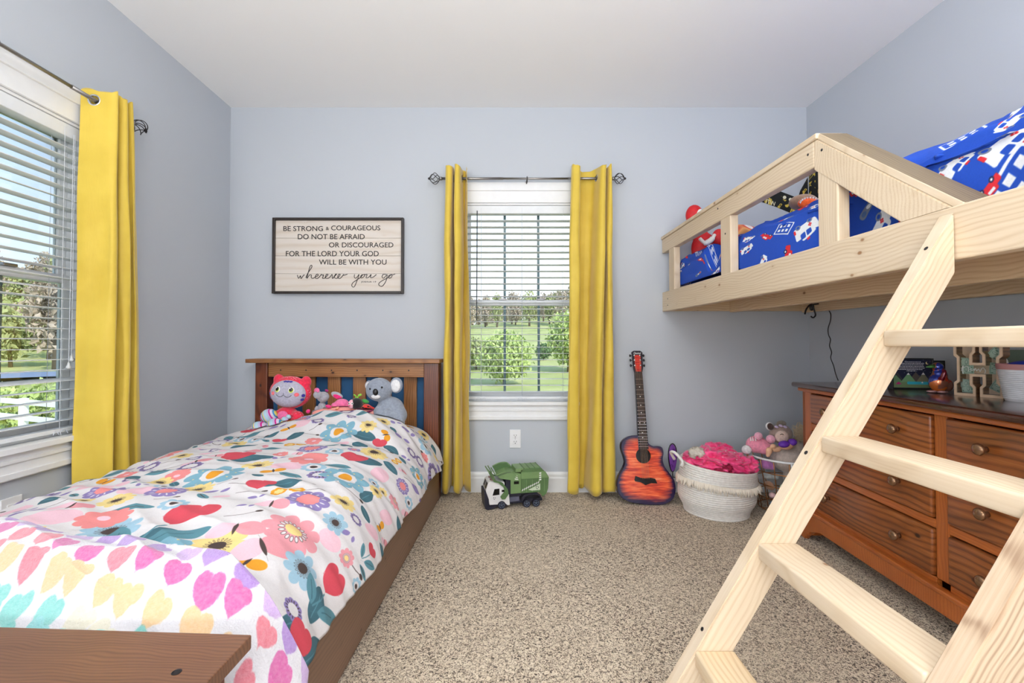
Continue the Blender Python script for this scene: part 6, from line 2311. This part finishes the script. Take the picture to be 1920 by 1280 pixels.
def amb(u, v_, r, a=0.0, grey=False):
    ca, sa = math.cos(a), math.sin(a)
    q = lambda x, y: (u + x * ca - y * sa, v_ + x * sa + y * ca)
    CL.rect(*q(0, 0), r, r * .44, LW_, a, r * .12)
    CL.rect(*q(-r * .12, r * .36), r * .62, r * .30, LW_, a, r * .2)
    CL.rect(*q(r * .32, r * .36), r * .22, r * .17, RB if not grey else LG_, a, r * .08)
    CL.rect(*q(-r * .22, r * .36), r * .22, r * .17, RB if not grey else LG_, a, r * .08)
    for x in (-.55, .55):
        CL.ell(*q(r * x, -r * .44), r * .24, r * .24, LG_)
        CL.ell(*q(r * x, -r * .44), r * .13, r * .13, RB)
    CL.rect(*q(-r * .05, r * .72), r * .14, r * .07, LR_, a, r * .03)
    CL.rect(*q(r * .95, -r * .2), r * .09, r * .16, LR_, a, r * .03)
    for t in range(4):
        x_, y_ = q(-r * .45 + r * .09 * math.cos(t * 1.57), -r * .06 + r * .09 * math.sin(t * 1.57))
        CL.ell(x_, y_, r * .065, r * .065, LR_)
def car(u, v_, r, a=0.0):
    ca, sa = math.cos(a), math.sin(a)
    q = lambda x, y: (u + x * ca - y * sa, v_ + x * sa + y * ca)
    CL.rect(*q(0, 0), r, r * .3, LR_, a, r * .12)
    CL.rect(*q(-r * .05, r * .32), r * .5, r * .26, LR_, a, r * .18)
    CL.rect(*q(0, r * .30), r * .3, r * .13, LW_, a, r * .06)
    for x in (-.5, .5):
        CL.ell(*q(r * x, -r * .28), r * .2, r * .2, LK_)
        CL.ell(*q(r * x, -r * .28), r * .09, r * .09, LW_)
def lights(u, v_, r, a=0.0):
    ca, sa = math.cos(a), math.sin(a)
    CL.rect(u, v_, r, r * .36, LG_, a, r * .3)
    for x, c_ in ((-.6, LR_), (0, LW_), (.6, c8(80, 110, 160))):
        CL.ell(u + x * r * ca, v_ + x * r * sa, r * .22, r * .22, c_)
def bldg(u, v_, r, a=0.0):
    ca, sa = math.cos(a), math.sin(a)
    q = lambda x, y: (u + x * ca - y * sa, v_ + x * sa + y * ca)
    CL.rect(*q(0, 0), r, r * .7, LW_, a, .004)
    CL.rect(*q(0, 0), r * .88, r * .58, RB, a, .004)
    for x in (-.5, 0, .5):
        for y in (-.28, .22):
            CL.rect(*q(x * r, y * r), r * .15, r * .15, LW_, a, .001)
def lat(px, py):
    d2 = (lpx[:, 0] - px) ** 2 + (lpx[:, 1] - py) ** 2
    idx = np.where(d2 < max(d2.min() * 3, 60))[0]
    i = idx[np.argmin(lw[idx, 0])]
    return float(luv[i][0]), float(luv[i][1])
used = []
for kind, px, py, r_, a in [(amb, 1503, 425, .060, 1.9), (amb, 1424, 487, .038, 2.6), (car, 1430, 440, .050, .8), (bldg, 1462, 428, .055, 1.0), (amb, 1394, 462, .05, 1.9), (car, 1470, 476, .05, 3.0),
                            (lights, 1622, 384, .045, 2.4), (amb, 1645, 425, .048, 2.5), (car, 1690, 415, .035, .4), (amb, 1885, 262, .066, 2.4), (amb, 1788, 297, .050, 2.4), (bldg, 1905, 345, .07, 2.4), (car, 1850, 352, .03, 2.3),
                            (car, 1306, 482, .055, 1.2), (amb, 1336, 516, .055, 2.6), (bldg, 1342, 470, .055, 1.8), (lights, 1302, 512, .04, 2.0), (amb, 1396, 446, .05, 1.2)]:
    u, v_ = lat(px, py)
    kind(u, v_ + 0.0, r_, a)
    used.append((u, v_, r_))
rng = random.Random(12)
for _ in range(300):
    u, v_, r_ = rng.uniform(.02, .98), rng.uniform(0, 2.55), rng.uniform(.035, .06)
    if all(math.hypot(u - a, v_ - b_) > r_ + c + .03 for a, b_, c in used):
        rng.choice([amb, car, lights, bldg])(u, v_, r_, rng.uniform(0, 6.28))
        used.append((u, v_, r_))
CL.grain(.02, 3)
# the canvas runs 0..2.6 along v while the sheet stores (2 + t) / 2.6
comf_mat = printed('blue_vehicle_print', CL, .85, .3, 70)
for lp in comf.data.uv_layers['UVMap'].data:
    lp.uv = (lp.uv[0], (lp.uv[1] * 2.6 - 2.0) / 2.6)
comf.data.materials[0] = comf_mat
bpy.data.materials.remove(tmpm)
tag(comf, 'bright blue comforter printed with ambulances and cars, heaped on the loft bed', 'comforter')

def cushion(bm, c, w_, h_, t_, rot, n=16):
    """puffy square pillow"""
    for sgn in (1, -1):
        g = []
        for j in range(n + 1):
            row = []
            for i in range(n + 1):
                u, v_ = -1 + 2 * i / n, -1 + 2 * j / n
                k_ = ((1 - u ** 4) * (1 - v_ ** 4)) ** .5
                row.append(bm.verts.new(V(c) + rot @ V((u * w_ * (1 - .06 * v_ * v_), sgn * t_ * k_, v_ * h_ * (1 - .06 * u * u)))))
            g.append(row)
        for r0, r1 in zip(g, g[1:]):
            for i in range(n):
                q4 = [r0[i], r0[i + 1], r1[i + 1], r1[i]]
                bm.faces.new(q4 if sgn < 0 else q4[::-1])
    bmesh.ops.remove_doubles(bm, verts=bm.verts, dist=1e-5)
    return bm
# patterned pillow behind the comforter
k = N('tan_red_white_print')
v = k.vec(scale=(11, 11, 11))
vo = k.n('TexVoronoi', feature='SMOOTH_F1')
k.l(v, vo.inputs['Vector'])
vo.inputs['Scale'].default_value = 1.0
sp = k.n('SeparateXYZ')
k.l(vo.outputs['Color'], sp.inputs[0])
rp_ = k.ramp(sp.outputs[0], [(0, srgb(120, 70, 44)), (.3, srgb(222, 160, 100)), (.45, srgb(200, 40, 46)), (.56, srgb(238, 236, 232)), (.72, srgb(160, 110, 74)), (.86, srgb(30, 40, 110))])
k.set(Base_Color=rp_, Roughness=.9)
cp = P(1418, 424, 2.40)
b = BM()
cushion(b, (cp.x + .02, 2.42, 1.455), .165, .135, .055, Euler((R(-25), R(6), R(20))).to_matrix())
tag(obj('throw_pillow', b, k.m, None, True), 'tan, red and white patterned pillow behind the blue comforter on the loft', 'pillow')
b = BM()
cushion(b, (1.55, 2.71, 1.45), .17, .13, .06, Euler((R(-20), 0, R(8))).to_matrix())
tag(obj('throw_pillow', b, plain('bright_blue_pillowcase', (34, 70, 190), .8), None, True), 'plain bright blue pillow standing at the far end of the loft', 'pillow')
# red hooded toy
hp_ = P(1303, 400, 2.76)
rt_ = wthing('red_hooded_toy', 'red fabric toy with a rounded hood and white chest, far corner of the loft', 'soft toy', V((hp_.x, 2.76, 1.33)))
RP = plain('red_costume_cloth', (206, 26, 34), .6, 0, .1, 60)
blob('body', [((hp_.x, 2.77, 1.735), (.052, .045, .065)), ((hp_.x + .03, 2.78, 1.64), (.05, .04, .07)), ((hp_.x + .06, 2.77, 1.53), (.08, .05, .10))], RP, rt_, .007)
b = BM()
ball(b, (hp_.x + .012, 2.724, 1.738), (.014, .010, .024), Euler((0, .4, 0)).to_matrix())
obj('white_patch', b, E_WHT, rt_, True)
b = BM()
tube(b, catmull([P(1312, 447, 2.66), P(1322, 455, 2.64), P(1333, 450, 2.63), P(1340, 440, 2.64)], 6), [.010] * 6 + [.016] * 9 + [.010] * 4, 8)
obj('white_trim', b, E_WHT, rt_, True)
b = BM()
ball(b, P(1348, 445, 2.66), (.04, .03, .05))
obj('sleeve', b, RP, rt_, True)
b = BM()
cp2 = P(1291, 468, 2.80)
cushion(b, (cp2.x + .015, 2.862, 1.395), .060, .080, .014, Euler((0, R(20), 0)).to_matrix(), 10)
tag(obj('small_cushion', b, plain('navy_cushion', (22, 50, 110), .7), None, True), 'small navy cushion in the far left corner of the loft', 'pillow')
# brown puppet with orange mouth
pc = P(1512, 381, 1.90)
pu = wthing('shark_puppet', 'brown furry toy with a wide orange mouth on the blue comforter', 'soft toy', pc)
blob('head', [(pc + V((0, .02, .010)), (.058, .045, .034)), (pc + V((.045, .02, .004)), (.035, .03, .024))], plush('grey_brown_plush', (150, 118, 98)), pu, .005)
b = BM()
ball(b, pc + V((-.006, -.020, -.008)), (.043, .020, .024))
mo = obj('mouth', b, plush('orange_felt', (236, 92, 24)), pu, True)
b = BM()
for i in range(11):
    a = math.pi * (i + .5) / 11
    q_ = pc + V((-.006 + .042 * math.cos(a), -.034, -.008 + .024 * math.sin(a)))
    lathe(b, [(.0045, 0), (.0, .009)], q_, 6, Euler((0, 0, 0)).to_matrix() @ Matrix.Rotation(R(180), 3, 'X'))
obj('teeth', b, E_WHT, mo)
# black pennants on the wall
k = N('black_gold_pennant')
v = k.vec(scale=(14, 14, 14))
n_ = k.noise(v, 1.0, 1, .5, 1.5)
k.set(Base_Color=k.ramp(n_, [(.60, srgb(18, 22, 24)), (.62, srgb(214, 186, 74)), (.68, srgb(214, 186, 74)), (.70, srgb(18, 22, 24))]), Roughness=.8)
def wallpoly(name, label, pix, wall, mat, th=.006):
    t = None
    pts = []
    for x, y in pix:
        r_ = ray(x, y)
        if wall == 'back':
            q_ = V((0, 0, CAMZ)) + r_ * (YB / r_.y)
            pts.append((q_.x, q_.z))
        else:
            q_ = V((0, 0, CAMZ)) + r_ * (XR / r_.x)
            pts.append((q_.y, q_.z))
    b = BM()
    if wall == 'back':
        prism(b, pts, YB - th, YB - .0005, 'xz')
    else:
        prism(b, pts, XR - th, XR - .0005, 'yz')
    o = obj(name, b, mat)
    tag(o, label, 'pennant')
    return o
p1 = wallpoly('wall_pennant', 'black and gold cloth pennant on the far wall above the loft, left one', [(1426, 378), (1459, 358), (1491, 370), (1494, 400), (1484, 400), (1455, 388)], 'back', k.m)
p2 = wallpoly('wall_pennant', 'black and gold cloth pennant on the far wall beside the corner, above the loft', [(1500, 358), (1515.5, 330), (1515.5, 372), (1497, 368)], 'back', k.m)
p3 = wallpoly('wall_pennant', 'black and gold cloth pennant on the right wall next to the corner, above the loft', [(1518.5, 328), (1540, 318), (1560, 350), (1545, 378), (1518.5, 372)], 'right', k.m)
r0_, r1_ = ray(1436, 381), ray(1454, 377)
q0_, q1_ = V((0, 0, CAMZ)) + r0_ * ((YB - .0065) / r0_.y), V((0, 0, CAMZ)) + r1_ * ((YB - .0065) / r1_.y)
p1l = text_mesh('lettering', 'ITW', plain('cream_print', (236, 230, 200), .7), p1, lambda u, v_, w_: V((u, YB - .0066 - w_, v_ - (u - q0_.x) * .35)), q0_.x, q1_.x, q0_.z, q0_.z + .03, .001)
for bx_, by_ in ((1471, 370), (1482, 374)):
    r_ = ray(bx_, by_)
    q_ = V((0, 0, CAMZ)) + r_ * ((YB - .0066) / r_.y)
    b = BM()
    lathe(b, [(.006, 0), (.011, 0), (.011, .001), (.006, .001)], q_, 16, Matrix.Rotation(R(90), 3, 'X'))
    obj('ring_print', b, plain('cream_print', (236, 230, 200), .7), p1)

# hook and cord under the loft
hk = wthing('black_hook', 'black hook screwed under the loft frame near the corner', 'hook', P(1520, 577, 2.78))
b = BM()
def hp3(zx, zy, d_):
    return P(1480 + zx / 3.764, 360 + zy / 3.764, d_)
tube(b, catmull([hp3(110, 862, 2.77), hp3(118, 830, 2.77), hp3(140, 800, 2.765), hp3(160, 792, 2.765)], 5), .005, 7)
tube(b, catmull([hp3(160, 792, 2.755), hp3(176, 835, 2.755), hp3(184, 868, 2.755), hp3(168, 886, 2.755), hp3(152, 876, 2.755)], 5), .0045, 7)
tube(b, [hp3(160, 794, 2.775), hp3(205, 788, 2.73)], .004, 7)
ball(b, hp3(158, 812, 2.77), (.014, .012, .022), None, 12, 8)
obj('hook_body', b, M_black, hk, True)
zz = [(280, 836), (292, 862), (290, 905), (274, 960), (276, 1005), (290, 1040), (284, 1085), (298, 1130), (292, 1170), (312, 1225), (326, 1280), (345, 1330)]
b = BM()
pts = []
for i, (zx, zy) in enumerate(zz):
    r_ = ray(1480 + zx / 3.764, 360 + zy / 3.764)
    q_ = V((0, 0, CAMZ)) + r_ * ((XR - .045 - .012 * math.sin(i)) / r_.x)
    pts.append(q_)
tube(b, catmull(pts, 6), .0028, 6)
tag(obj('hanging_cord', b, M_black, None, True), 'thin black wavy cord hanging from the loft bed behind the dresser', 'cord')

# ------------------------------------------------------------------ added fitting out of view, made for the ceiling fill light
cl_ = wthing('fill_light_fitting', 'round metal ceiling fitting added out of view for the fill light', 'lamp', V((.2, .35, ZC)))
b = BM()
lathe(b, [(.0, 0), (.09, 0), (.085, -.02), (.02, -.03), (.012, -.06), (.0, -.06)], (.2, .35, ZC), 24)
obj('canopy', b, M_nickel, cl_, True)

# ------------------------------------------------------------------ outdoors
M_out = N('lawn_and_hill')
k = M_out
v = k.vec()
n1, n2 = k.noise(v, .35, 4, .6), k.noise(v, 3.0, 4, .7)
c = k.ramp(n1, [(.35, srgb(150, 160, 92)), (.6, srgb(186, 186, 124))])
c = k.mix(k.math('MULTIPLY', n2, .4), c, srgb(120, 132, 72))
k.set(Base_Color=c, Roughness=1.0)
M_lawn = k.m
def hgt(x, y):
    h = -.75 + smooth01(16, 55, y) * 2.2 * smooth01(-40, 10, x) + smooth01(50, 130, y) * 9.5 * (0.55 + .45 * smooth01(-10, 40, x))
    h += smooth01(26, 90, -x) * 11 * smooth01(10, 40, y)
    return h + noise.noise(V((x * .03, y * .03, 0))) * .5
b = BM()
rows = []
xs_ = [-150 + i * 3.0 for i in range(88)]
ys_ = [3.25 + (j / 70) ** 1.8 * 175 for j in range(71)]
for y in ys_:
    rows.append([b.verts.new((x, y, hgt(x, y) if y > 3.3 else -.75)) for x in xs_])
for r0, r1 in zip(rows, rows[1:]):
    for i in range(len(r0) - 1):
        b.faces.new([r0[i], r0[i + 1], r1[i + 1], r1[i]])
ob = obj('lawn_ground', b, M_lawn, None, True)
S(ob)
b = BM()
x0, y0 = -150, -30
g2 = [[b.verts.new((x, y, -.76)) for x in (-150, -60, -20, -2.0)] for y in (-30, -10, 1.0, 3.3)]
for r0, r1 in zip(g2, g2[1:]):
    for i in range(3):
        b.faces.new([r0[i], r0[i + 1], r1[i + 1], r1[i]])
S(obj('lawn_side_ground', b, M_lawn, None, True))
# mulch strip, road and drive
S(mkbox('mulch_bed_ground', -6, 8, 8.5, 13.4, -.80, -.735, plain('tan_mulch', (206, 182, 148), 1, 0, .3, 14)))
def strip(name, pts, hw2, mat, dz):
    b = BM()
    c_ = catmull([(x, y, 0) for x, y in pts], 10)
    pv = None
    vv0 = []
    for i, p_ in enumerate(c_):
        tg = (c_[min(i + 1, len(c_) - 1)] - c_[max(i - 1, 0)]).normalized()
        nn = V((-tg.y, tg.x, 0)) * hw2
        a, c2_ = p_ + nn, p_ - nn
        vv0.append((b.verts.new((a.x, a.y, max(hgt(a.x, a.y), hgt(c2_.x, c2_.y)) + dz)), b.verts.new((c2_.x, c2_.y, max(hgt(a.x, a.y), hgt(c2_.x, c2_.y)) + dz))))
    for (a, c2_), (d_, e2_) in zip(vv0, vv0[1:]):
        b.faces.new([a, c2_, e2_, d_])
    bmesh.ops.recalc_face_normals(b, faces=b.faces[:])
    return S(obj(name, b, mat))
strip('asphalt_road_ground', [(-60, 8), (-34, 14), (-22, 22), (-10, 34)], 2.6, plain('blue_grey_asphalt', (120, 134, 160), .9), .12)
strip('concrete_path_ground', [(-24, 4), (-15, 9), (-11, 14), (-9, 22)], 1.2, plain('pale_concrete', (226, 220, 212), .9), .10)
M_leafs = [plain('spring_leaf_green', (172, 190, 118), .8, 0, .25, 3), plain('olive_leaf', (156, 164, 112), .8, 0, .25, 3), plain('hazed_winter_twigs', (176, 162, 146), .9, 0, .25, 3), plain('conifer_green', (86, 116, 70), .9, 0, .25, 3)]  # twig colour paled to put distance haze into it
M_bark = plain('grey_bark', (110, 96, 82), .9)
def tree(name, label, cat_, x, y, h_, r_, n, leaf, mat, group=None, seed=0, trunk=.25):
    z0_ = hgt(x, y) if y > 3.3 else -.76
    t = wthing(name, label, cat_, V((x, y, z0_)), group)
    rg = random.Random(seed)
    b = BM()
    tube(b, [(x, y, z0_ - .1), (x + .04 * h_ * rg.uniform(-1, 1), y, z0_ + h_ * .5), (x, y, z0_ + h_ * .85)], [h_ * .03, h_ * .02, h_ * .006], 7)
    for i in range(9):
        a = rg.uniform(0, 6.28)
        zz_ = z0_ + h_ * rg.uniform(.2, .6)
        tube(b, [(x, y, zz_), (x + math.cos(a) * r_ * .5, y + math.sin(a) * r_ * .5, zz_ + h_ * .16), (x + math.cos(a) * r_ * .85, y + math.sin(a) * r_ * .85, zz_ + h_ * .25)], [h_ * .012, h_ * .008, h_ * .003], 5)
    obj('trunk', b, M_bark, t, True)
    vs_, fs_ = [], []
    for _ in range(n):
        while True:
            d_ = V((rg.uniform(-1, 1), rg.uniform(-1, 1), rg.uniform(-1, 1)))
            if .25 < d_.length < 1:
                break
        d_ *= .65 + .35 * rg.random()
        lump = 1 + .22 * noise.noise(d_ * 2.4 + V((seed, 0, 0)))
        c_ = V((x + d_.x * r_ * lump, y + d_.y * r_ * lump, z0_ + h_ * (trunk + (1 - trunk) * .5) + d_.z * h_ * (1 - trunk) * .5 * lump))
        m3 = Euler((rg.uniform(0, 6), rg.uniform(0, 6), rg.uniform(0, 6))).to_matrix()
        k0 = len(vs_)
        for p_ in ((-leaf, 0, 0), (0, -leaf * .5, 0), (leaf, 0, leaf * .2), (0, leaf * .5, 0)):
            vs_.append((c_ + m3 @ V(p_) - V((x, y, z0_)))[:])
        fs_.append((k0, k0 + 1, k0 + 2, k0 + 3))
    me = bpy.data.meshes.new('crown')
    me.from_pydata(vs_, [], fs_)
    me.materials.append(mat)
    o = bpy.data.objects.new('crown', me)
    COL.objects.link(o)
    o.parent = t
    ORG[o] = V((x, y, z0_))
    o['kind'] = 'stuff'
    return t
def at(px, d_):
    return (px - CX) / F * d_, d_
x, y = at(946, 19)
tree('young_tree', 'bright green leafy young tree on the lawn outside the far window', 'tree', x, y, 2.35, 1.25, 5200, .10, M_leafs[0], None, 3, .04)
x, y = at(1066, 24)
tree('young_tree', 'pale green tree at the right edge of the far window view', 'tree', x, y, 3.4, 1.3, 2600, .12, M_leafs[0], None, 5, .05)
x, y = at(1019, 30)
tree('round_shrub', 'small dark green shrub on the lawn right of the young tree', 'shrub', x, y, 1.2, .6, 900, .09, M_leafs[3], None, 6, .02)
x, y = at(893, 26)
tree('round_shrub', 'pale shrub at the left edge of the far window view', 'shrub', x, y, 1.9, 1.3, 1500, .12, M_leafs[1], None, 9, .02)
rg = random.Random(21)
grown = []
def free_spot(pick, r0_, r1_):
    """a spot whose crown clears every crown already standing"""
    for _ in range(400):
        x_, y_ = pick()
        r_ = rg.uniform(r0_, r1_)
        if all(math.hypot(x_ - a, y_ - c) > 1.18 * (r_ + q_) + .55 for a, c, q_ in grown):
            grown.append((x_, y_, r_))
            return x_, y_, r_
    return None
for i in range(80):
    sp_ = free_spot(lambda: at(rg.uniform(855, 1105), rg.uniform(84, 170)), 1.2, 2.3)
    if sp_ is None:
        continue
    x, y, r_ = sp_
    olive = rg.random() > .75
    tree('hill_tree', 'olive budding tree among the bare trees on the hill beyond the far window' if olive else 'bare grey-brown tree in the wood on the hill beyond the far window', 'tree', x, y, rg.uniform(5.0, 8.0), r_, 620, .30, M_leafs[1 if olive else 2], 'hillside trees beyond the far window', i, .08)
for i in range(60):
    def slope_spot():
        a = R(rg.uniform(40, 58))
        d_ = rg.uniform(36, 110)
        return -d_ * math.sin(a), d_ * math.cos(a)
    sp_ = free_spot(slope_spot, 1.4, 2.8)
    if sp_ is None:
        continue
    x, y, r_ = sp_
    kk = rg.choice([1, 2, 2, 0])
    tree('hill_tree', {0: 'fresh green tree', 1: 'olive tree', 2: 'bare brownish tree'}[kk] + ' on the slope outside the left window', 'tree', x, y, rg.uniform(3.5, 7.0), r_, 620, .26, M_leafs[kk], 'slope trees outside the left window', 100 + i, .08)
tree('garden_shrub', 'leafy shrub just outside the left window', 'shrub', -8.6, 8.4, 1.15, .8, 1500, .07, M_leafs[0], None, 70, .02)
tree('garden_shrub', 'feathery low shrub beyond the left window, nearer the road', 'shrub', -10.8, 9.6, 1.0, .7, 1000, .07, M_leafs[1], None, 71, .02)
# pale fence outside
fc_ = wthing('white_rail_fence', 'white rail fence outside the left window', 'fence', V((-8, 6.6, -.75)))
for i in range(6):
    x, y = -10.0 + i * .9, 8.0 - i * .35
    mkbox('fence_post', x - .04, x + .04, y - .04, y + .04, -.78, .12, M_white, fc_)
for z in (-.45, -.18, .06):
    beam('fence_rail', (-10, 8.0, z), (-5.5, 6.25, z), .03, .08, M_white, fc_)
# distant ridge
b = BM()
pr = []
for i in range(90):
    a = R(20 + i * 1.0)
    d_ = 420
    hh = 48 + 14 * noise.noise(V((i * .09, 0, 0))) + 5 * noise.noise(V((i * .4, 1, 0)))
    x, y = -d_ * math.sin(a), d_ * math.cos(a)
    pr.append((b.verts.new((x * .80, y * .80, -5)), b.verts.new((x * .93, y * .93, hh * .6)), b.verts.new((x, y, hh)), b.verts.new((x * 1.15, y * 1.15, -5))))
for a, c in zip(pr, pr[1:]):
    for i in range(3):
        b.faces.new([a[i], c[i], c[i + 1], a[i + 1]])
bmesh.ops.recalc_face_normals(b, faces=b.faces[:])
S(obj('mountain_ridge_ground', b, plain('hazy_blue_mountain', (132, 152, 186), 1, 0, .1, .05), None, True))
S(mkbox('far_ground', -700, 700, 150, 900, -6, -5.2, M_lawn))
# ------------------------------------------------------------------ soft things settle against what they rest on
from mathutils.bvhtree import BVHTree
def kids(t):
    return [o for o in bpy.data.objects if o.type == 'MESH' and (o is t or o.parent is t or (o.parent and o.parent.parent is t))]
def world_of(o):
    m = Matrix.Identity(4)
    while o:
        m = o.matrix_basis @ m
        o = o.parent
    return m
def bake(o):
    if o.modifiers:
        dg_ = bpy.context.evaluated_depsgraph_get()
        me = bpy.data.meshes.new_from_object(o.evaluated_get(dg_))
        old = o.data
        o.modifiers.clear()
        o.data = me
        me.name = old.name
        me.shade_smooth()
def tree_of(objs, up=False):
    vs_, ps_ = [], []
    for o in objs:
        mw, k0 = world_of(o), len(vs_)
        vs_ += [mw @ vv.co for vv in o.data.vertices]
        for p_ in o.data.polygons:
            q_ = [k0 + i for i in p_.vertices]
            if up and (mw.to_3x3() @ p_.normal).z < 0:
                q_ = q_[::-1]
            ps_.append(q_)
    return BVHTree.FromPolygons(vs_, ps_)
def press(objs, trees, margin=.005, reach=.10):
    """closed bodies: points inside another body move out to its skin"""
    for o in objs:
        mw = world_of(o)
        inv = mw.inverted()
        for vv in o.data.vertices:
            co = mw @ vv.co
            for t_ in trees:
                hit, n_, _, dist = t_.find_nearest(co, reach)
                if hit is not None and (co - hit).dot(n_) < margin and (dist < margin or (co - hit).dot(n_) < 0):
                    co = hit + n_ * margin
            vv.co = inv @ co
        o.data.update()
def rest(objs, trees, margin=.006):
    """cloth below: points under the cloth rise until they lie on it"""
    for o in objs:
        mw = world_of(o)
        inv = mw.inverted()
        for vv in o.data.vertices:
            co = mw @ vv.co
            for t_ in trees:
                top = -9
                for dx, dy in ((0, 0), (.006, 0), (-.006, 0), (0, .006), (0, -.006)):
                    hit = t_.ray_cast(V((co.x + dx, co.y + dy, co.z + .5)), V((0, 0, -1)), 1.0)[0]
                    if hit is not None:
                        top = max(top, hit.z)
                if co.z < top + margin:
                    co.z = top + margin
            vv.co = inv @ co
        o.data.update()
TH_ = {o.name: o for o in bpy.data.objects if o.parent is None}
TH_['pompom'] = [o for o in TH_.values() if o.get('category') == 'pompom'][0]
bpy.context.view_layer.update()
bed_toys = [TH_[n_] for n_ in ('plush_koala', 'plush_cat', 'plush_ladybird', 'plush_bunny', 'plush_dog')]
for t_ in bed_toys:
    for o in kids(t_):
        bake(o)
duvet_top = tree_of([duvet], True)
rest([pl_], [duvet_top], .005)
pil_top = tree_of([pl_], True)
done = []
for t_ in bed_toys:
    ks = kids(t_)
    rest(ks, [duvet_top, pil_top])
    for _ in range(3):
        for d_ in done:
            press(ks, [tree_of(kids(d_))])
        rest(ks, [duvet_top, pil_top])
    done.append(t_)
# toys inside the wire basket
inb = [TH_[n_] for n_ in ('plush_bear', 'plush_pig', 'plush_fawn', 'baby_doll', 'rag_doll', 'plush_cow', 'brown_doll', 'plush_mouse', 'blue_cloth_toy', 'green_cloth_toy', 'pompom')]
for t_ in inb:
    for o in kids(t_):
        bake(o)
done = []
for t_ in inb:
    ks = kids(t_)
    for _ in range(3):
        for d_ in done:
            press(ks, [tree_of(kids(d_))])
    done.append(t_)
# loft: pillows and toys rest on the comforter
com_top = tree_of([comf], True)
lt = [TH_[n_] for n_ in ('throw_pillow.001', 'throw_pillow', 'red_hooded_toy', 'small_cushion')]
done = []
for t_ in lt:
    ks = kids(t_)
    for o in ks:
        bake(o)
    rest(ks, [com_top])
    for _ in range(3):
        for d_ in done:
            press(ks, [tree_of(kids(d_))])
        rest(ks, [com_top])
    done.append(t_)
